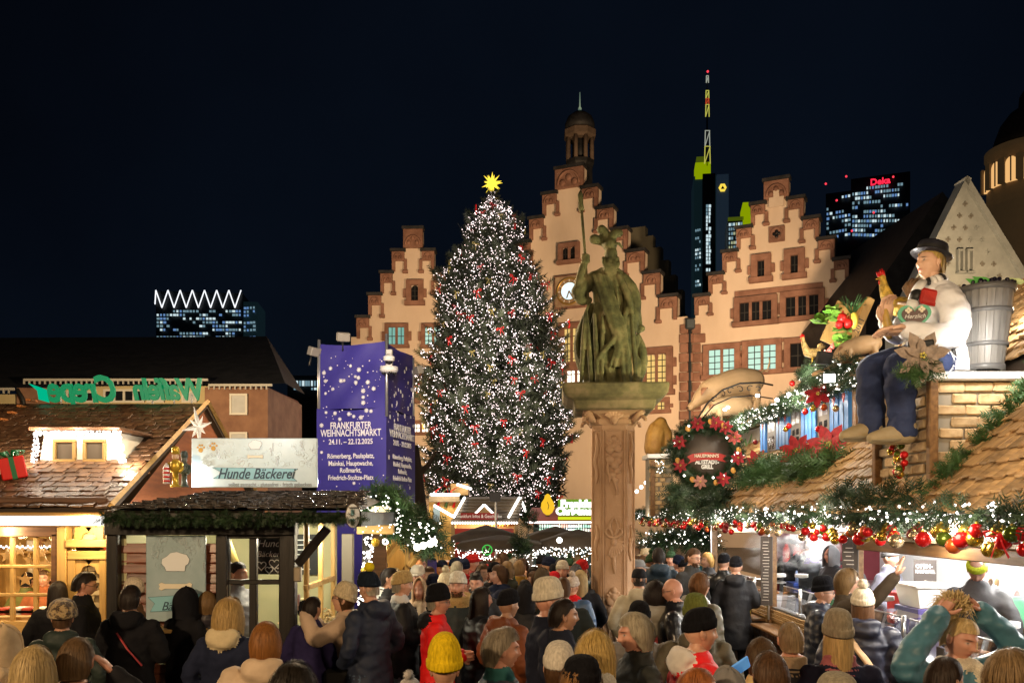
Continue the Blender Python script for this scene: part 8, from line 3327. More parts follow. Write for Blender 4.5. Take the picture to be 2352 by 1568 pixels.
for k,(y,lb)in enumerate(((12.15,"narrow dark menu board on the post between the far windows"),(9.15,"narrow dark menu board on the post before the waving man"))):
 t=thing("menu_strip",lb,"menu board",(X0-.1,y,1.2))
 MM=Matrix.Translation((X0-.10,y-.03,1.62 if k==0 else 1.82))@Matrix.Rotation(R(-25),4,'Z')
 m=MB()
 m.box((0,0,0),(.16,.02,.95 if k==0 else.75),MM,ch=.004)
 m.build("board",_mats["menu_brown"],t)
 m=MB()
 for j in range(20 if k==0 else 16):
  m.box((-.01+rv.uniform(-.01,.01),-.012,-.40+j*.042),(rv.uniform(.05,.10),.003,.010),MM)
 m.build("menu_lines",mat("menu_text",(.45,.42,.38),rough=.6),t)
def steam(label,c,r_,dens,seed):
 if "steam_vol%d"%seed not in _mats:
  m=bpy.data.materials.new("steam")
  m.use_nodes=True
  N,L=m.node_tree.nodes,m.node_tree.links
  N.remove(N["Principled BSDF"])
  v=N.new("ShaderNodeVolumePrincipled")
  v.inputs["Color"].default_value=(.95,.95,.95,1)
  v.inputs["Anisotropy"].default_value=.2
  tc=N.new("ShaderNodeTexCoord")
  mp=N.new("ShaderNodeMapping")
  mp.inputs["Location"].default_value=(seed*3.1,seed,0)
  nz=N.new("ShaderNodeTexNoise")
  nz.inputs["Scale"].default_value=2.6
  nz.inputs["Detail"].default_value=5
  nz.inputs["Distortion"].default_value=.6
  rp=N.new("ShaderNodeMapRange")
  rp.inputs[1].default_value=.50
  rp.inputs[2].default_value=.72
  rp.inputs[3].default_value=0
  rp.inputs[4].default_value=dens
  ln=N.new("ShaderNodeVectorMath")
  ln.operation='LENGTH'
  fo=N.new("ShaderNodeMapRange")
  fo.inputs[1].default_value=.45
  fo.inputs[2].default_value=1.0
  fo.inputs[3].default_value=1
  fo.inputs[4].default_value=0
  mu=N.new("ShaderNodeMath")
  mu.operation='MULTIPLY'
  L.new(tc.outputs["Object"],mp.inputs[0])
  L.new(mp.outputs[0],nz.inputs["Vector"])
  L.new(nz.outputs[0],rp.inputs[0])
  L.new(tc.outputs["Object"],ln.inputs[0])
  L.new(ln.outputs["Value"],fo.inputs[0])
  L.new(rp.outputs[0],mu.inputs[0])
  L.new(fo.outputs[0],mu.inputs[1])
  L.new(mu.outputs[0],v.inputs["Density"])
  L.new(v.outputs[0],N["Material Output"].inputs["Volume"])
  _mats["steam_vol%d"%seed]=m
 me=ico_mesh("steam",1.0,_mats["steam_vol%d"%seed],2)
 o=obj_from("steam",me,Matrix.LocRotScale(Vector(c),None,Vector(r_)))
 o["kind"]="stuff"
 tag(o,label,"steam")
steam("pale steam rising over the far serving window",(4.35,13.9,1.85),(.75,1.3,.50),3.2,1)
steam("pale steam hanging in the near serving window",(4.9,7.4,1.85),(.9,1.2,.55),2.2,2)
# middle distance
m=MB()
p=P(960,1180,27)
t=thing("bare_tree","dark bare tree trunk between the purple tower and the Christmas tree","tree",(p.x,27,0))
m.tube([(p.x,27,0),(p.x+.05,27,2.2),(p.x-.1,27,3.8),(p.x-.1,27,4.5)],[.32,.27,.22,.12],10)
m.build("trunk",M_bark,t)
m=MB()
for(a,L,z)in((.6,.9,3.6),(2.6,.8,3.8)):
 d_=Vector((math.cos(a),math.sin(a)*.6,.8))
 p0=Vector((p.x,27,z))
 m.tube([p0,p0+d_*L*.4,p0+d_*L*.7+Vector((0,0,.2)),p0+d_*L],[.12,.08,.05,.015],7)
m.build("crown",M_bark,t)
M_stwood=mat("stall_ochre",(.32,.20,.08),(.42,.28,.12),rough=.6,scale=3)
M_stroof=mat("stall_roof_grey",(.14,.11,.075),(.22,.175,.12),rough=.7,scale=4,bump=.3,stretch=(1,1,6),rnd_amt=.2)
M_strip=emat("light_strip",(1.0,.93,.86),4.5)
def strip(parent,a,b,n,r_=.045,name="light_strip"):
 m=MB()
 a,b=Vector(a),Vector(b)
 for i in range(n):
  m.sphere(a.lerp(b,(i+.5)/n),r_,6,4)
 o=m.build(name,M_strip,parent)
 o["kind"]="stuff"
 return o
def roof_rows(parent,quad,rows,mt):
 bl,br,tr,tl=[Vector(q)for q in quad]
 for i in range(rows):
  t0,t1=i/rows,(i+1.15)/rows
  m=MB()
  a,b=bl.lerp(tl,t0),br.lerp(tr,t0)
  c,d=br.lerp(tr,min(1,t1)),bl.lerp(tl,min(1,t1))
  up=Vector((0,-.03,.03))
  m.add([a+up,b+up,c,d,a,b],[(0,1,2,3),(0,4,5,1)])
  m.build("roof_course",mt,parent)
ID=34.0
inf=thing("info_stall","gift stall with light-edged gable roof and red name board under the tree","market stall",P(1115,1200,ID))
pb=lambda par,nm,mt,x0,y0,x1,y1,d0,d1:pbox(x0,y0,x1,y1,d0,d1,mt,par,nm)
pb(inf,"back_wall",M_stwood,1040,1192,1185,1300,ID+1.6,ID+1.7)
pb(inf,"counter",mat("stall_red",(.35,.03,.02),rough=.5),1045,1213,1180,1330,ID,ID+.3)
pb(inf,"side_wall",M_stwood,1036,1192,1044,1330,ID,ID+1.6)
pb(inf,"side_wall",M_stwood,1182,1192,1190,1330,ID,ID+1.6)
roof_rows(inf,[P(1036,1198,ID-.2),P(1190,1198,ID-.2),P(1203,1140,ID+1.4),P(1068,1140,ID+1.4)],8,M_stroof)
strip(inf,P(1036,1200,ID-.3),P(1190,1200,ID-.3),26)
strip(inf,P(1042,1187,ID-.3),P(1067,1142,ID+1.2),30,.05)
strip(inf,P(1168,1187,ID-.3),P(1193,1142,ID+1.2),30,.05)
strip(inf,P(1195,1142,ID+1.2),P(1208,1175,ID+1.5),12,.045)
m=MB()
a,b,c=P(1085,1186,ID-.35),P(1140,1186,ID-.35),P(1112,1158,ID-.35)
m.add([a,b,c,a+Vector((0,1.2,0)),b+Vector((0,1.2,0)),c+Vector((0,1.2,0))],[(0,1,2),(0,2,5,3),(1,4,5,2)])
m.build("front_gable",M_stwood,inf)
strip(inf,a,c,9)
strip(inf,c,b,9)
pb(inf,"name_board",mat("board_red",(.28,.015,.015),rough=.5,em=.05,emc=(1,.08,.06)),1058,1177,1143,1193,ID-.42,ID-.36)
text("Frankfurt Infos & Geschenke",.19,TM(P(1101,1185,ID-.44)),mat("board_letters",(.8,.75,.65),em=.35,emc=(1,.9,.8)),inf,xs=.78)
lamp("stall_light",P(1110,1205,ID+.6),160,(1,.78,.5),.2)
r=random.Random(12)
for k in range(16):
 p=P(1125+(k%8)*6,1208 if k<8 else 1200,ID+1.2)
 m=MB()
 m.lathe([(.05,0),(.05,.12),(.02,.17),(.02,.22)],8,Matrix.Translation(p))
 tag(m.build("gift_bottle",[cm[3],cm[1],cm[4]][k%3]),"small bottle on the gift stall's shelves under the tree","bottle","bottles in the gift stall")
sp=thing("screen_on_pole","black screen on a thin white pole in front of the gift stall","screen",P(1137,1330,30))
pb(sp,"screen",M_lead,1124,1130,1150,1151,30,30.1)
m=MB()
m.tube([P(1139,1150,30.05),P(1139,1300,30.05)],.04,6)
m.build("pole",M_white,sp)
og=thing("ochre_stall","ochre painted stall with bright light tubes behind the purple tower","market stall",P(1020,1200,38))
pb(og,"wall",mat("ochre_wall",(.50,.30,.08),(.6,.4,.14),rough=.6,scale=1.5),985,1150,1060,1320,38,39.5)
pb(og,"roof_fascia",M_stroof,985,1134,1055,1152,37.6,37.8)
pb(og,"upper_house",M_stwood,1035,1110,1075,1136,38.5,40)
strip(og,P(989,1135,37.5),P(1055,1135,37.5),22,.06)
strip(og,P(1050,1112,38.3),P(1082,1122,38.3),14,.06)
strip(og,P(997,1160,37.4),P(1040,1185,37.4),14,.06)
for k in range(3):
 m=MB()
 p=P(1005+k*18,1165,37.9)
 m.tube([p,p+Vector((.1,0,.4)),p+Vector((-.1,0,.7)),p+Vector((.2,0,.9))],[.06,.05,.04,.01],6)
 m.sphere(p+Vector((.1,-.05,.35)),.12,8,6)
 m.build("painted_branch",[M_redgl,M_garl2,M_redgl][k],og)
pb(og,"painted_figure",mat("painted_blue",(.2,.3,.4),rough=.6),995,1165,1010,1198,37.85,37.95)
lamp("stall_light",P(1020,1120,36.5),150,(1,.8,.5),.2)
cu=thing("white_cutout","white rounded cut-out figure on a stand beside the purple tower","cut-out",P(905,1195,26))
m=MB()
c0=P(906,1170,26)
m.prism([(c0 .x-.28,c0 .z-.25),(c0 .x+.28,c0 .z-.25),(c0 .x+.25,c0 .z+.12),(c0 .x+.18,c0 .z+.22),(c0 .x+.05,c0 .z+.2),(c0 .x-.08,c0 .z+.05),(c0 .x-.26,c0 .z-.02)],25.9,26.1)
m.build("board",M_wall_w,cu,fix=True)
bx(cu,"stand",M_white,c0 .x-.3,c0 .x+.3,25.85,26.15,0,c0 .z-.25)
GD=31.0
gl=thing("punch_stall","red-roofed stall with glowing white letters beside the column","market stall",P(1290,1240,GD))
pb(gl,"back_wall",mat("stock_dark",(.03,.05,.05),rough=.6),1225,1192,1400,1330,GD+1.5,GD+1.6)
m=MB()
pts=[P(1204,1197,GD),P(1400,1197,GD),P(1400,1165,GD+1.2),P(1222,1165,GD+1.2)]
m.add(pts+[p_+Vector((0,0,-.08))for p_ in pts],[(0,1,2,3),(4,7,6,5),(0,4,5,1),(0,3,7,4)])
m.build("roof",mat("roof_red",(.26,.03,.015),(.32,.05,.03),rough=.5,scale=3,em=.05,emc=(1,.15,.04)),gl)
M_grn=emat("sign_halo_green",(.30,.62,.04),.45)
pb(gl,"sign_backing",M_grn,1282,1146,1400,1184,GD-.1,GD-.02)
text("Frankfurt",.36,TM(P(1332,1157,GD-.14)),emat("sign_letters",(1,1,.97),2.2),gl,bold=.02,ext=.03)
text("Christmas Garden",.34,TM(P(1360,1174,GD-.14)),emat("sign_letters",(1,1,.97),2.2),gl,bold=.02,ext=.03)
pb(gl,"yellow_strip",emat("strip_yellow",(.75,.85,.02),.8),1282,1186,1400,1193,GD-.12,GD-.05)
fm=thing("flame_lamp","glowing yellow flame-shaped lamp on the red stall roof","lamp",P(1258,1182,GD-.2))
m=MB()
c0=P(1258,1182,GD-.25)
m.lathe([(.05,0),(.16,.08),(.24,.25),(.22,.42),(.12,.58),(.10,.68),(.02,.74)],8,Matrix.Translation(c0),sm=False)
m.build("flame",emat("flame_yellow",(1.0,.58,.03),.85),fm)
m=MB()
m.tube([c0+Vector((0,-.23,.2)),c0+Vector((.03,-.25,.32)),c0+Vector((-.02,-.2,.45))],.012,5)
m.build("flame_vein",M_brown,fm)
m=MB()
m.lathe([(.09,-.06),(.06,0)],10,Matrix.Translation(c0))
m.build("base",M_brown,fm)
strip(gl,P(1206,1199,GD-.05),P(1400,1199,GD-.05),60,.035)
shm_=[mat("goods_lit_%d"%i,c,rough=.5,em=.28,emc=c)for i,c in enumerate(((.75,.9,.85),(.5,.85,.75),(.9,.9,.85),(.85,.4,.35),(.6,.7,.9)))]
for q_ in shm_:
 q_.name="lit_goods"
for j in range(5):
 for i in range(26):
  p=P(1240+i*5.6,1208+j*9,GD+1.35)
  m=MB()
  if(i//4)%2:
   m.box(p,(.07,.06,.10),ch=.006)
  else:
   m.lathe([(.03,-.05),(.035,.03),(.015,.06),(.015,.08)],8,Matrix.Translation(p))
  tag(m.build("stall_goods",shm_[(i//3+j)%5]),"small lit package on the shelves of the punch stall","package","goods on the punch stall shelves")
lamp("stall_light",P(1300,1205,GD+.4),90,(.85,1,.85),.2)
M_canv=mat("dark_canvas",(.028,.020,.013),(.045,.033,.022),rough=.85,scale=2,bump=.4)
rg=np.random.default_rng(5)
def canopy(label,x0,x1,ytop,ybot,d,nl,group="dark market parasols"):
 a,b=P(x0,ybot,d-1.3),P(x1,ybot,d-1.3)
 w=b.x-a.x
 cx=(a.x+b.x)/2
 zt,zb=P(0,ytop,d).z,a.z
 t=thing("market_parasol",label,"parasol",(cx,d,0),0,group)
 m=MB()
 hw,hd=w/2,1.3
 rim=[]
 for i in range(24):
  q=i/24*4
  s_,f=int(q),q-int(q)
  cor=[(-hw,-hd),(hw,-hd),(hw,hd),(-hw,hd)]
  x_=cor[s_][0]+(cor[(s_+1)%4][0]-cor[s_][0])*f
  y_=cor[s_][1]+(cor[(s_+1)%4][1]-cor[s_][1])*f
  sag=.05*math.sin(math.pi*f)
  rim.append((cx+x_,d+y_,zb+sag*.4))
 mid=[(cx+(p[0]-cx)*.5,d+(p[1]-d)*.5,zb+(zt-zb)*.56)for p in rim]
 top=[(cx+(p[0]-cx)*.04,d+(p[1]-d)*.04,zt)for p in rim]
 low=[(p[0],p[1],p[2]-.16+.02*math.sin(i*1.9))for i,p in enumerate(rim)]
 m.loft([low,rim,mid,top],caps=False,sm=True)
 m.build("canopy",M_canv,t)
 m=MB()
 m.box((cx,d,zb/2),(.12,.12,zb),ch=.01)
 m.build("post",M_stwood,t)
 for sg in(-1,1):
  m=MB()
  m.tube([(cx,d,zb-.55),(cx+sg*.55,d-.2,zb+.02)],.05,4,sm=False)
  m.build("brace",M_stwood,t)
 lx=rg.uniform(a.x,b.x,nl)
 lz=zb-.10-np.abs(rg.normal(0,.22,nl))
 ly=d-hd-.03+rg.uniform(-.05,.05,nl)
 lt2=thing("curtain_lights","white drop lights of the "+label,"light curtain",(cx,d-hd,zb),0,"curtain lights")
 bulbs("string_lights",np.stack([lx,ly,lz],1),rg.uniform(.010,.017,nl),bulb_m,lt2)
 return t
canopy("dark canvas parasol highest before the gift stall",1035,1190,1205,1232,23.5,60)
canopy("dark canvas parasol with the widest front below the gift stall",1050,1245,1228,1250,19.5,240)
canopy("dark canvas parasol before the red-roofed stall",1215,1350,1208,1232,22.0,110)
canopy("dark canvas parasol half hidden by the column",1245,1430,1215,1245,20.5,170)
garland("lit fir garland low beyond the column near the grill stall",[P(1480,1245,19),P(1540,1232,19),P(1600,1236,18.5),P(1640,1245,18)],600,110,.16,.26,.018,seed=44)
for k,(x,y,d,s,lb)in enumerate(((1216,1208,26,.28,"small fir bush left of the red-roofed stall"),(1195,1268,18.0,.2,"small fir bush under the parasols"))):
 p=P(x,y,d)
 t=thing("fir_bush",lb,"bush",p)
 fir_mass("foliage",t,[p,p+Vector((0,0,s))],110,.25,M_garl,80+k,s*.8,.05,-.2)
hc=thing("side_hut","small wooden hut with golden lit inside, right of the bakery","market hut",P(920,1330,13))
fb(hc,"wall",M_pine,885,1238,950,1500,13.6,.08)
fb(hc,"dark_door",M_brown,850,1225,888,1500,12.6,.08)
fb(hc,"post",M_pine,930,1240,940,1500,12.8,.1)
fb(hc,"lower_wall",M_brown,940,1330,1000,1500,13.8,.08)
fb(hc,"notice",M_purp,982,1285,1003,1325,13.5,.03)
m=MB()
m.add([P(850,1222,12.2),P(1010,1232,13.0),P(985,1200,15.5),P(850,1195,15.0)],[(0,1,2,3)])
m.build("roof",M_black,hc)
for(a,b)in((P(878,1292,12.7),P(912,1250,12.7)),(P(940,1300,12.7),P(968,1262,12.7))):
 m=MB()
 m.tube([a,b],.05,4,sm=False)
 m.build("brace",M_pine,hc)
lamp("hut_lamp",P(905,1262,12.9),10,(1,.68,.28),.06)
m=MB()
m.sphere(P(885,1243,12.2),.045,8,6)
m.build("bare_bulb",emat("bulb_star",(1,.9,.75),9),hc)
es=thing("fir_sign","wooden sign ringed with fir and fairy lights beside the bakery roof","sign",P(875,1200,10.8))
fb(es,"board",M_pinex,820,1205,905,1226,10.6,.06)
fb(es,"brightened_plate",mat("brightened_plate",(.5,.42,.25),em=.9,emc=(1,.85,.5)),853,1162,896,1188,10.7,.04)  # pale plate, no lamp: its brightness is put in as emission
fir_mass("foliage",es,[P(838,1180,10.8),P(850,1150,10.8),P(880,1138,10.8),P(905,1155,10.8),P(915,1190,10.8),P(905,1220,10.8)],520,.20,M_garl2,91,.11,.05,.2)
q=along_pts([P(820,1200,10.6),P(838,1170,10.6),P(860,1155,10.6),P(895,1158,10.6),P(915,1185,10.6),P(908,1215,10.6),P(860,1215,10.6),P(825,1215,10.6)],110,.10,14)
bulbs("string_lights",q,np.full(len(q),.0095),bulb_m,es)
lamp("fairy_glow",P(870,1185,9.9),9,(1,.86,.6),.1)
fp=thing("light_post","post wound with a cascade of fairy lights and gold ornaments","light post",P(838,1400,10.2))
q=along_pts([P(848,1235,10.2),P(842,1290,10.2),P(836,1340,10.2),P(830,1388,10.2)],110,.055,15)
bulbs("string_lights",q,np.full(len(q),.013),bulb_m,fp)
m=MB()
m.tube([P(842,1225,10.3),P(838,1560,10.3)],.05,8)
m.build("post",M_black,fp)
for(x,y)in((842,1392),(862,1245),(838,1310)):
 m=MB()
 m.sphere(P(x,y,10.1),.05,6,5)
 m.build("gold_ornament",M_goldp,fp)
lamp("fairy_glow",P(835,1310,9.5),5,(1,.86,.6),.1)
fb2=thing("fir_hedge","fir boughs with glaring warm lights right of the lit sign","fir hedge",P(960,1240,13))
fir_mass("foliage",fb2,[P(925,1175,13),P(945,1205,13),P(980,1235,12.6),P(1000,1245,12.6)],620,.22,M_garl,95,.20,.05,.3)
q=along_pts([P(940,1215,12.4),P(975,1232,12.2),P(1000,1228,12.2)],46,.22,16)
bulbs("string_lights",q,np.full(len(q),.012),bulb_m,fb2)
for(x,y)in((958,1256),(972,1252),(988,1248),(996,1243)):
 m=MB()
 m.sphere(P(x,y,12.2),.05,8,6)
 m.build("lamp_bulb",emat("globe_hot",(1,.92,.75),8),fb2)
lamp("hedge_glow",P(975,1262,11.8),16,(1,.85,.5),.1)
tt=thing("orange_stand","orange-topped stand under the parasols behind the crowd","stand",P(1030,1320,17.5))
pb(tt,"top",mat("orange_top",(.45,.16,.03),rough=.5),985,1290,1062,1318,17.3,18.0)
pb(tt,"front",M_brown,990,1318,1058,1400,17.4,17.9)
gl2=thing("green_neon","small round green neon emblem under the parasols","neon sign",P(1120,1262,18.5))
m=MB()
c0=P(1119,1262,18.0)
m.tube([(c0 .x+.10*math.cos(t_),18.0,c0 .z+.10*math.sin(t_))for t_ in np.linspace(0,6.283,18)],.012,5)
m.tube([(c0 .x-.05,18,c0 .z+.06),(c0 .x,18,c0 .z-.05),(c0 .x+.06,18,c0 .z+.05)],.012,5)
m.build("ring",emat("neon_green",(.1,.8,.12),.6),gl2)
lamp("parasol_lamp",P(1285,1238,18.6),14,(1,.9,.75),.08)
m=MB()
m.sphere(P(1285,1240,18.6),.06,8,6)
tag(m.build("hanging_bulb",emat("globe_hot",(1,.92,.75),8)),"bright hanging bulb under the parasol left of the column","bulb")
# the crowd
BLK,NAVY,CHAR,OLIVE,BROWN,BEIGE,GREY,CREAM=(.008,.008,.010),(.012,.016,.036),(.03,.03,.033),(.045,.045,.022),(.07,.04,.022),(.40,.30,.20),(.16,.16,.16),(.55,.48,.36)
H_BLOND,H_DBLOND,H_BROWN,H_DARK,H_GREY,H_AUB,H_WHITE=(.50,.33,.12),(.21,.125,.052),(.085,.042,.018),(.020,.013,.010),(.30,.26,.20),(.22,.08,.022),(.62,.52,.36)
JEANS=(.06,.09,.14)
Q=person
Q("person with long straight blond hair at the bottom left corner",75,1483,1.74,175,hair=("long",(.40,.29,.13)),coat=(BLK,"wool","short"),hairseed=2)
Q("person in beige hooded coat cut off by the left frame edge",2,1432,1.70,165,hat=("hoodup",(.42,.32,.20)),coat=((.42,.32,.20),"wool","long"),collar="hood")
Q("person with cropped brown hair raising a hand to the ear",172,1462,1.75,172,turn=14,hair=("short",(.11,.065,.03)),coat=(BLK,"wool","short"),pose="ear",skin=1,hairseed=1)
Q("person in leopard-spotted fur hat and dark green coat",143,1375,1.66,200,hat=("furhat",leopard_mat()),hair=("short",H_BROWN),coat=((.02,.03,.026),"rain","short"),collar="hood")
Q("person with very long dark brown hair before the cookie hut",132,1334,1.68,185,hair=("long",H_DARK),coat=(BLK,"wool","short"),hairseed=5)
Q("man in glasses with short dark hair, in profile before the cookie hut door",192,1311,1.82,110,tilt=14,hair=("short",H_DARK),coat=(BLK,"wool","short"),glasses=True,skin=1,pose="front")
t,W,HW,d=Q("person in big black hooded coat with red strap before the poster",299,1342,1.76,180,hair=("short",H_DARK),coat=(BLK,"wool","long"),collar="hood",pose="front")
mb=MB()
mb.tube([(.05,.155,1.36),(-.06,.185,1.22),(-.17,.16,1.08)],.014,6,flat=.4)
worn(t,W,"bag_strap",mb,mat("strap_red",(.45,.06,.06),rough=.5))
Q("person in white fur hat half hidden behind the big black coat",312,1323,1.74,190,hat=("furhat",(.60,.52,.40)),coat=(BROWN,"wool","short"))
Q("man in grey beanie and fur-trimmed hood looking down by the poster",470,1307,1.80,8,tilt=28,hat=("beanie",(.30,.29,.27)),coat=(BLK,"wool","short"),collar="fur",collar_c=(.14,.11,.07),pose="front",skin=1)
Q("person in black hooded jacket between poster and grey beanie man",425,1346,1.68,150,hat=("hoodup",BLK),coat=(BLK,"wool","short"),pose="front")
Q("person with light brown hair and pink-edged dark jacket by the poster",476,1357,1.64,205,hair=("mid",H_DBLOND),coat=((.02,.016,.02),"puffer","puffer"))
Q("blonde person in wide navy coat with cream collar",524,1375,1.72,172,hair=("wavy",(.48,.32,.12)),coat=(NAVY,"wool","long"),collar="hood",collar_c=(.50,.42,.26),hairseed=3)
Q("person with auburn streaked bob in beige coat",609,1428,1.70,186,hair=("bob",(.26,.105,.025)),coat=((.46,.35,.24),"rain","puffer"),collar="hood",hairseed=1)
Q("dark-haired head rising at the bottom edge below the beige coat",672,1530,1.68,182,hair=("curly",(.018,.014,.010)),coat=(BLK,"wool","short"))
t,W,HW,d=Q("person in beige jacket and cream beanie photographing with raised phone",792,1336,1.70,-88,tilt=-14,hat=("slouch",(.55,.46,.30)),hair=("mid",H_BROWN),coat=((.42,.31,.22),"rain","puffer"),collar="hood",pose="phone",trousers=BLK,gloves=BLK,glasses=True)
mb=MB()
mb.box((.01,-.44,1.62),(.075,.012,.155),ch=.006)
held(t,W,"phone",mb,mat("phone_back",(.40,.22,.20),rough=.3),"pinkish phone held up by the person in the beige jacket","phone")
mb=MB()
mb.box((.27,-.02,.88),(.10,.26,.28),ch=.03)
mb.tube([(.26,.05,1.0),(.2,.12,1.35),(-.1,.08,1.45)],.012,6)
held(t,W,"handbag",mb,mat("bag_black",(.01,.01,.01),rough=.4),"black shoulder bag hanging beside the beige jacket","bag")
Q("person in dark violet jacket facing the bakery, behind the phone",716,1368,1.62,150,hair=("short",H_DARK),coat=((.020,.016,.06),"wool","short"),trousers=JEANS)
t,W,HW,d=Q("tall person in long navy coat and pompom hat with yellow bobble",850,1312,1.84,-125,tilt=8,hat=("beanie",(.012,.018,.03)),hair=("crop",H_GREY),coat=((.016,.022,.042),"rain","long"),collar="hood",trousers=JEANS)
obj_from("bobble",bau["gold"],Matrix.Translation(t.location)@HW@Matrix.Translation((0,.03,.19))@Matrix.Scale(.045,4),t,knit_mat((.75,.60,.02)))
Q("dark-haired person with white hood lining in profile",893,1302,1.78,85,hair=("short",H_DARK),coat=(CHAR,"wool","short"),collar="hood",collar_c=(.55,.55,.55))
Q("person in tan beanie, black jacket and pale jeans",921,1310,1.78,105,hat=("beanie",(.40,.29,.13)),hair=("short",H_GREY),coat=(BLK,"rain","puffer"),trousers=(.20,.25,.30),pose="front",collar_c=(.5,.5,.5))
Q("older man in white cap and dark jacket facing the viewer",960,1295,1.78,-8,hat=("cap",(.55,.50,.42)),hair=("crop",H_GREY),coat=(CHAR,"rain","short"),skin=1)
Q("bald bearded man far behind the white cap man",966,1279,1.76,20,coat=(BLK,"wool","short"),beard=H_BROWN,skin=1)
Q("bearded young man between the white cap and the red hood",984,1299,1.74,25,hair=("short",H_BROWN),beard=H_BROWN,coat=(BROWN,"wool","short"),skin=2)
Q("person in beige headscarf and long scarf facing the viewer",963,1325,1.68,0,hat=("scarf",(.42,.30,.20)),coat=(BLK,"wool","short"),collar="scarf",collar_c=(.48,.36,.25),pose="front",skin=1)
Q("person in black beanie and glasses in a red jacket",1004,1340,1.70,92,hat=("slouch",BLK),hair=("short",H_GREY),coat=((.60,.010,.010),"rain","short"),collar="hood",collar_c=BLK,collar_kind="wool",glasses=True,skin=1,pose="front")
Q("bearded man in white beanie and fur-hooded coat facing the viewer",1053,1311,1.78,-12,hat=("beanie",(.68,.66,.58)),beard=H_BROWN,coat=((.02,.03,.034),"rain","short"),collar="fur",collar_c=(.40,.28,.12),skin=1)
Q("person in fluffy cream bobble hat seen from behind",1024,1313,1.72,165,hat=("pompom",(.62,.55,.40)),coat=(CREAM,"fleece","short"),collar="fur",collar_c=(.42,.30,.14))
Q("person in orange-red hooded jacket at the orange stand",1049,1287,1.74,170,hair=("short",H_GREY),coat=((.50,.09,.02),"rain","short"),collar="hood")
Q("frowning person with dark tied-back hair facing the viewer",1094,1314,1.70,-8,tilt=10,hair=("bun",H_DARK),coat=(BLK,"rain","short"),skin=1)
Q("person drinking from a cup, pale coat, under the parasol",1108,1294,1.72,30,hair=("mid",H_BROWN),coat=((.45,.42,.38),"wool","short"),pose="cup")
Q("man in black beanie and scarf under the parasol post",1135,1290,1.76,12,hat=("beanie",BLK),coat=(BLK,"wool","short"),collar="scarf",collar_c=CHAR,skin=1)
t,W,HW,d=Q("person in olive hooded jacket carrying a grey backpack",1165,1287,1.80,180,hair=("short",H_DBLOND),coat=((.035,.038,.024),"rain","short"),collar="hood")
mb=MB()
mb.box((0,.27,1.16),(.34,.20,.46),ch=.06)
mb.box((0,.38,1.08),(.26,.05,.24),ch=.02)
for sg in(-1,1):
 mb.tube([(sg*.13,.2,1.36),(sg*.15,.03,1.45),(sg*.16,-.16,1.3),(sg*.17,-.1,1.05),(sg*.15,.18,.98)],.022,6,flat=.5)
held(t,W,"backpack",mb,coat_mat((.035,.038,.038),"rain"),"grey backpack on the olive-jacketed person's back","backpack")
Q("person in mustard coat holding up a phone behind the backpack",1192,1284,1.76,170,hair=("short",H_DBLOND),coat=((.30,.17,.035),"wool","short"),pose="phone")
Q("person in black with long dark hair turned to the right",1104,1347,1.68,112,hair=("long",H_DARK),coat=(BLK,"puffer","puffer"),skin=1,hairseed=4)
Q("person in black beanie and rust-brown hooded jacket",1165,1352,1.70,125,hat=("beanie",BLK),coat=((.16,.045,.014),"rain","puffer"),collar="hood",skin=2)
Q("hooded person in black beside the backpacker",1207,1335,1.70,178,hat=("hoodup",BLK),coat=(BLK,"rain","short"))
Q("man in cream beanie and wide navy coat, facing right",1256,1328,1.84,98,hat=("slouch",(.58,.53,.42)),coat=((.012,.014,.026),"wool","long"),skin=1)
Q("laughing man with slicked dark hair in navy coat",1291,1373,1.76,95,hair=("short",H_DARK),coat=((.010,.012,.022),"wool","long"),skin=2,hairseed=3)
Q("person in bright yellow ribbed beanie, bottom centre",1021,1454,1.66,182,hat=("ribbed",(.68,.48,.012)),coat=((.06,.055,.022),"fleece","short"),collar="hood",collar_c=(.05,.045,.02),d=4.9)
Q("grey-haired man in navy jacket with teal collar, facing right",1150,1443,1.70,98,hair=("tousled",(.26,.22,.16)),coat=((.018,.024,.042),"puffer","puffer"),collar_c=(.03,.12,.12),skin=1,hairseed=2)
t,W,HW,d=Q("small child in white bobble hat at the bottom edge",939,1556,1.36,170,hat=("pompom",(.55,.52,.50)),coat=(BLK,"puffer","puffer"))
Q("person in cream beanie low beside the column foot",1284,1474,1.68,175,hat=("beanie",(.56,.52,.44)),hair=("mid",H_BROWN),coat=(BLK,"wool","short"))
Q("person with wavy blond hair and dark roots in white coat",1366,1451,1.70,168,hair=("wavy",(.55,.38,.12)),coat=((.55,.53,.46),"fleece","short"),collar="hood",hairseed=7)
Q("woman in black headband hat facing the viewer at the bottom edge",1333,1500,1.70,32,tilt=12,roll=-8,hat=("beanie",BLK),hair=("wavy",(.30,.15,.05)),coat=(BLK,"wool","short"),collar="fur",collar_c=(.42,.24,.06),skin=1)
Q("man with swept-back grey hair in profile to the left",1463,1405,1.78,-78,tilt=6,hair=("mid",(.40,.35,.25)),coat=((.020,.022,.020),"rain","short"),skin=1,hairseed=6)
t,W,HW,d=Q("man in black beanie and bright red jacket with white hood",1603,1396,1.78,96,hat=("beanie",BLK),coat=((.62,.010,.012),"rain","puffer"),collar="hood",collar_c=(.55,.52,.48),collar_kind="wool",skin=0)
Q("person in black beanie behind the grey-haired man",1469,1380,1.70,175,hat=("beanie",BLK),coat=((.14,.13,.12),"rain","short"))
t,W,HW,d=Q("curly dark-haired person in grey jacket with red strap",1506,1336,1.72,172,hair=("curly",H_DARK),coat=((.22,.20,.16),"rain","short"),collar="hood")
mb=MB()
mb.tube([(-.18,-.02,1.43),(-.12,.15,1.35),(.0,.2,1.2),(.12,.19,1.05)],.03,6,flat=.4)
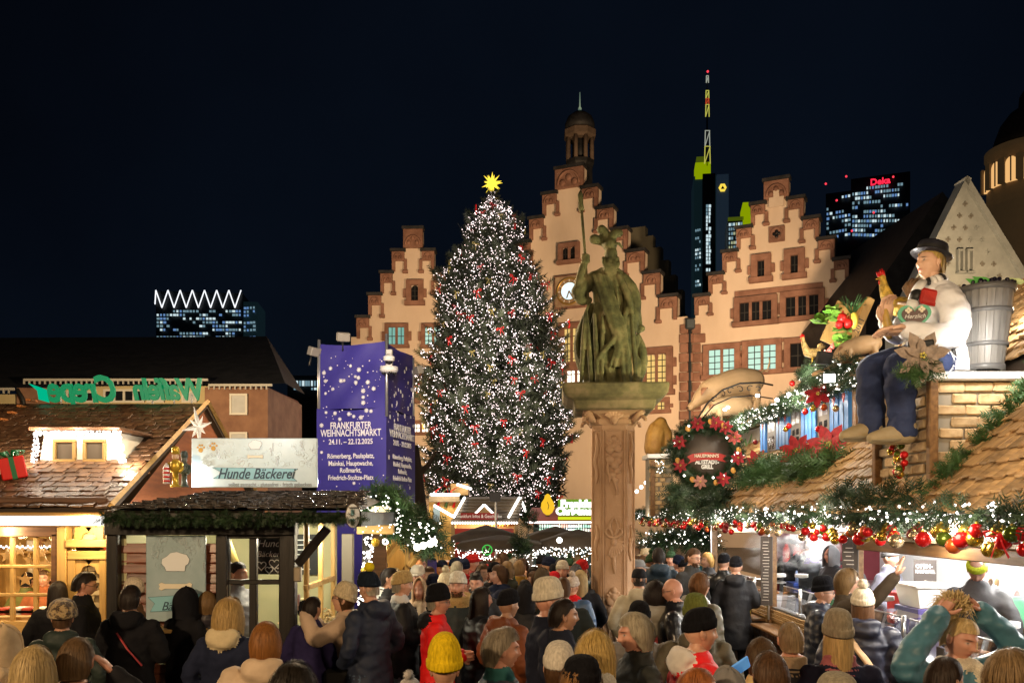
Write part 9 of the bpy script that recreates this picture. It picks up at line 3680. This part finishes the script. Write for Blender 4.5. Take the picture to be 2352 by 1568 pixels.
worn(t,W,"bag_strap",mb,mat("strap_red",(.45,.06,.06)))
Q("person in black cap and beige hooded jacket beside the column",1468,1304,1.76,178,hat=("cap",BLK),hair=("crop",H_DARK),coat=((.33,.28,.19),"rain","short"),collar="hood")
Q("bald man in glasses and black jacket, facing left",1549,1328,1.78,-108,tilt=10,coat=(BLK,"leather","short"),glasses=True,skin=1)
Q("long brown-haired person in olive padded coat, facing right",1606,1314,1.80,118,hair=("mid",(.16,.07,.025)),coat=((.075,.065,.04),"puffer","puffer"),collar="hood",hairseed=4)
Q("person in olive-green beanie behind the red jacket",1598,1365,1.74,175,hat=("slouch",(.12,.14,.035)),coat=((.07,.062,.04),"rain","short"),collar="hood")
Q("person in teal-navy coat with hood toggle, back to the viewer",1513,1256,1.86,178,hair=("short",H_DARK),coat=((.016,.030,.045),"rain","short"),collar="hood",d=13.0)
Q("bearded man in glasses and dark coat with cream collar lining",1591,1257,1.86,38,tilt=10,hair=("short",H_BROWN),beard=H_BROWN,glasses=True,coat=((.025,.025,.025),"wool","long"),d=12.4)
Q("woman with shoulder-length blond hair beside the glasses man",1627,1268,1.74,-70,hair=("mid",(.48,.28,.09)),coat=(CHAR,"wool","short"),d=14.0)
Q("man in black beanie and leather jacket at the far counter",1662,1270,1.78,140,hat=("beanie",BLK),coat=((.012,.012,.012),"leather","short"),d=13.4)
Q("tall person in long black coat and black cap at the counter",1690,1277,1.84,158,hat=("beanie",BLK),coat=((.010,.010,.012),"rain","long"),collar="hood",pose="front",d=12.3,trousers=BLK)
Q("older man in pale cap and glasses beyond the teal-navy coat",1486,1260,1.78,-85,hat=("flatcap",(.40,.33,.22)),glasses=True,coat=((.16,.12,.07),"wool","short"),d=15.0)
Q("man in grey baseball cap beside the column",1464,1283,1.76,100,hat=("cap",GREY),hair=("crop",H_GREY),coat=(CHAR,"wool","short"))
Q("person in black beanie and navy puffer at the middle window",1889,1322,1.76,62,hat=("slouch",BLK),coat=((.012,.016,.03),"puffer","puffer"),pose="front",collar="hood",d=9.0,glasses=True)
Q("man with brown hair and glasses waving a raised hand",1944,1304,1.80,68,turn=12,hair=("mid",(.20,.12,.05)),coat=((.035,.024,.014),"wool","short"),glasses=True,pose="reach",d=8.4,hairseed=9)
t,W,HW,d=Q("person in cream cable-knit bobble hat and navy puffer coat",1982,1350,1.70,160,hat=("pompom",(.62,.55,.42)),hair=("long",(.13,.06,.025)),coat=((.016,.018,.034),"puffer","puffer"),collar="hood",d=7.3)
mb=MB()
mb.tube([(.17,-.02,1.44),(.10,.17,1.38),(-.02,.205,1.22),(-.15,.19,1.0)],.032,6,flat=.35)
worn(t,W,"tan_strap",mb,mat("strap_tan",(.55,.36,.20),rough=.6))
Q("person in taupe beanie and navy coat with striped scarf",1926,1401,1.70,178,hat=("slouch",(.24,.20,.14)),hair=("long",(.50,.33,.13)),coat=((.012,.012,.026),"wool","long"),collar_c=(.25,.08,.09),d=5.6)
Q("older man with thinning brown-grey hair before the counter",1816,1424,1.70,180,hair=("crop",(.22,.15,.08)),coat=((.02,.018,.02),"wool","short"),collar_c=(.22,.16,.10),skin=1)
Q("person with dark brown bob before the ledge",1750,1463,1.66,176,hair=("mid",(.08,.045,.02)),coat=(BLK,"wool","short"),collar_c=(.55,.42,.20),hairseed=8)
Q("person in navy coat with thick cream shearling hood",1770,1493,1.62,182,hair=("short",H_BROWN),coat=(NAVY,"leather","short"),collar="fur",collar_c=(.48,.40,.26),d=4.3)
Q("red-haired man with receding hairline at the bottom edge",1596,1527,1.74,70,hair=("crop",(.32,.11,.03)),coat=((.50,.02,.02),"rain","short"),skin=1,d=4.0)
t,W,HW,d=Q("person in pointed grey hood at the bottom edge",1674,1530,1.68,178,hat=("hoodup",(.17,.165,.16)),coat=((.17,.165,.16),"wool","short"),pose="phone",d=4.2)
mb=MB()
mb.box((0,0,0),(.15,.010,.075),ch=.006)
o=mb.build("lit_phone",mat("phone_blue",(.10,.30,.60),rough=.2,em=.25,emc=(.15,.45,1)))
o.matrix_local=Matrix.Translation(P(1695,1534,4.6))@Euler((.3,-.5,.3)).to_matrix().to_4x4()
tag(o,"blue phone held beside the grey hood","phone")
Q("grey-beige beanie crown at the bottom right edge",1925,1550,1.68,180,hat=("slouch",(.30,.27,.20)),coat=(BLK,"wool","short"))
t,W,HW,d=Q("blonde woman in teal padded jacket gathering her hair with both hands",2203,1415,1.72,20,tilt=14,roll=6,hair=("bun",(.60,.44,.20)),coat=((.05,.145,.20),"puffer","puffer"),collar="scarf",collar_c=(.62,.56,.44),pose="headhands",d=5.2,skin=1)
mb=MB()
rr=random.Random(5)
for k in range(480):
 a=rr.uniform(0,6.28)
 b_=rr.uniform(-.3,1.2)
 v=Vector((math.cos(a)*math.cos(b_),math.sin(a)*math.cos(b_),math.sin(b_)))
 c0=Vector((0,.04,1.80))
 p0=c0+v*.04
 mb.tube([p0,c0+v*rr.uniform(.07,.11)+Vector((0,0,.02)),c0+v*rr.uniform(.06,.13)+Vector((rr.uniform(-.05,.05),.02,rr.uniform(-.06,.02)))],[.0032,.0028,.001],4)
worn(t,W,"gathered_hair",mb,hair_mat((.60,.44,.20)))
Q("dark-haired man with receding hairline, bottom right",2168,1506,1.74,112,hair=("short",(.03,.018,.012)),coat=(BLK,"wool","short"),skin=2,d=4.4)
Q("person with ruffled light brown hair in the bottom right corner",2316,1492,1.70,110,hair=("tousled",(.26,.17,.08)),coat=(BLK,"wool","short"),hairseed=4,d=4.3)
ST="stall staff"
Q("vendor in grey knit turban touching her head, purple apron",1862,1240,1.76,-60,hat=("slouch",(.42,.37,.33)),coat=((.02,.024,.03),"rain","short"),pose="ear",d=13.4,x=4.55,z0=.2,group=ST,cat="vendor",collar_c=(.07,.05,.2))
Q("vendor in grey hood looking left, behind the counter",1908,1256,1.72,-75,hat=("hoodup",(.15,.15,.16)),coat=((.02,.02,.024),"rain","short"),d=12.7,x=4.6,z0=.2,group=ST,cat="vendor",skin=1)
Q("vendor in grey beanie partly hidden by the menu post",1952,1258,1.70,-70,hat=("beanie",GREY),coat=((.10,.10,.11),"rain","short"),d=12.0,x=4.6,z0=.2,group=ST,cat="vendor")
Q("customer in navy beanie beyond the sauce shelf",1822,1242,1.80,175,hat=("beanie",(.014,.02,.045)),coat=(BLK,"wool","short"),d=15.1,x=4.85,z0=.2)
Q("customer with white hood lining beyond the sauce shelf",1840,1235,1.80,172,hat=("beanie",(.02,.05,.08)),coat=(BLK,"wool","short"),collar="hood",collar_c=(.5,.5,.5),d=15.2,x=5.2,z0=.2)
t,W,HW,d=Q("grill cook in neon yellow headband bending over the pans",2245,1310,1.80,-30,tilt=30,hair=("crop",(.45,.3,.25)),hat=("headband",(.62,.72,.05)),coat=((.045,.045,.05),"rain","short"),pose="lean",d=8.6,x=4.55,z0=.22,group=ST,cat="vendor",skin=1,lean=10)
Q("vendor in grey coat and purple apron seen through steam",2040,1228,1.76,40,hat=("beanie",GREY),coat=((.10,.10,.13),"rain","short"),d=11.1,x=4.75,z0=.2,group=ST,cat="vendor")
Q("bakery vendor with dark tied hair and grey puffer behind the panes",543,1288,1.66,75,hair=("bun",H_DARK),coat=((.13,.13,.14),"puffer","puffer"),d=9.3,group=ST,cat="vendor")
Q("person in olive jacket seen through the cookie hut window",50,1330,1.60,170,hair=("short",H_DARK),coat=((.12,.13,.035),"rain","short"),d=12.0,x=-6.6)
Q("person in rust jacket seen through the cookie hut window",96,1310,1.66,10,hair=("short",H_BROWN),coat=((.25,.08,.03),"wool","short"),d=11.6,x=-6.15)
Q("man in glasses far left of the column",1259,1280,1.76,5,hair=("short",H_DARK),glasses=True,coat=(BLK,"wool","short"),skin=1)
Q("person in red pointed hat in the far crowd",1273,1311,1.62,5,hat=("beanie",(.50,.02,.03)),coat=(BLK,"wool","short"),skin=1)
Q("man in black flat hat in the far crowd left of the column",1275,1293,1.70,0,hat=("cap",BLK),coat=(BLK,"wool","short"),skin=1)
Q("person in white knitted cap in the far crowd",1292,1286,1.74,-8,hat=("beanie",(.50,.46,.38)),coat=((.09,.06,.03),"wool","short"),skin=1)
Q("short-haired man with beige collar, back to the viewer, left of the column",1292,1322,1.78,170,hair=("crop",H_BROWN),coat=((.014,.018,.018),"wool","short"),collar_c=(.45,.36,.20))
Q("child in white and red knit hat with red scarf",1314,1322,1.60,150,hat=("pompom",(.50,.42,.36)),coat=((.05,.10,.20),"puffer","puffer"),collar="scarf",collar_c=(.60,.015,.02))
Q("person with long straight blond hair left of the column",1333,1308,1.68,178,hair=("long",(.42,.30,.14)),coat=(BLK,"wool","short"),hairseed=6)
Q("person in dark grey raised hood left of the column",1323,1294,1.72,170,hat=("hoodup",(.045,.045,.05)),coat=(CHAR,"rain","short"))
Q("person in brown leather jacket with raised hood in the far crowd",1244,1302,1.72,160,hat=("hoodup",(.05,.035,.02)),coat=(BROWN,"leather","short"))
rf_=random.Random(77)
cols=[("black",BLK),("navy",NAVY),("charcoal",CHAR),("olive",OLIVE),("brown",BROWN),("beige",(.30,.23,.15)),("dark red",(.20,.02,.02)),("grey",(.12,.12,.12)),("teal",(.02,.07,.08)),("tan",(.28,.16,.07))]
hats=[("black beanie",("beanie",BLK),None),("navy beanie",("beanie",NAVY),None),("dark green bobble hat",("pompom",(.03,.06,.03)),None),("red beanie",("beanie",(.4,.02,.02)),None),("short dark hair",None,("short",H_DARK)),("brown shoulder-length hair",None,("mid",H_BROWN)),("long brown hair",None,("long",H_BROWN)),("grey short hair",None,("short",H_GREY)),("raised dark hood",("hoodup",CHAR),None),("curly brown hair",None,("curly",H_BROWN))]
spots=[]
for(x0,x1,d0,d1,n,where)in((860,1120,12.2,14.5,12,"before the side hut"),(1060,1350,12.2,15.0,15,"under the parasols"),(1455,1600,13.0,17.5,12,"beyond the column by the grill"),(1200,1350,12.0,13.2,3,"left of the column"),(990,1240,10.6,12.0,6,"in the middle of the crowd")):
 for k in range(n):
  spots.append((x0+(x1-x0)*(k+rf_.uniform(.1,.9))/n,rf_.uniform(d0,d1),where))
seen=set()
for k,(xx,dd,where)in enumerate(spots):
 for tries in range(60):
  ci,hi=rf_.randrange(len(cols)),rf_.randrange(len(hats))
  fc_=rf_.choice([0,15,-20,170,185,90,-90,150])
  fw="facing the viewer" if abs(fc_)<60 else("seen from behind" if abs(fc_)>120 else "in profile")
  lb="%s, %s coat, %s, %s"%(hats[hi][0],cols[ci][0],fw,where)
  lb="person: "+lb
  if lb not in seen:
   break
 seen.add(lb)
 Q(lb,xx,0,rf_.uniform(1.58,1.78),fc_,turn=rf_.uniform(-25,25),hat=hats[hi][1],hair=hats[hi][2],coat=(cols[ci][1],rf_.choice(["wool","puffer","rain"]),rf_.choice(["short","short","long","puffer"])),d=dd,pose=rf_.choice(["pocket","front","down","cup"]),skin=rf_.choice([0,1,1,2,3]),collar=rf_.choice(["collar","hood","scarf"]))
bpy.data.scenes.remove(TMP)
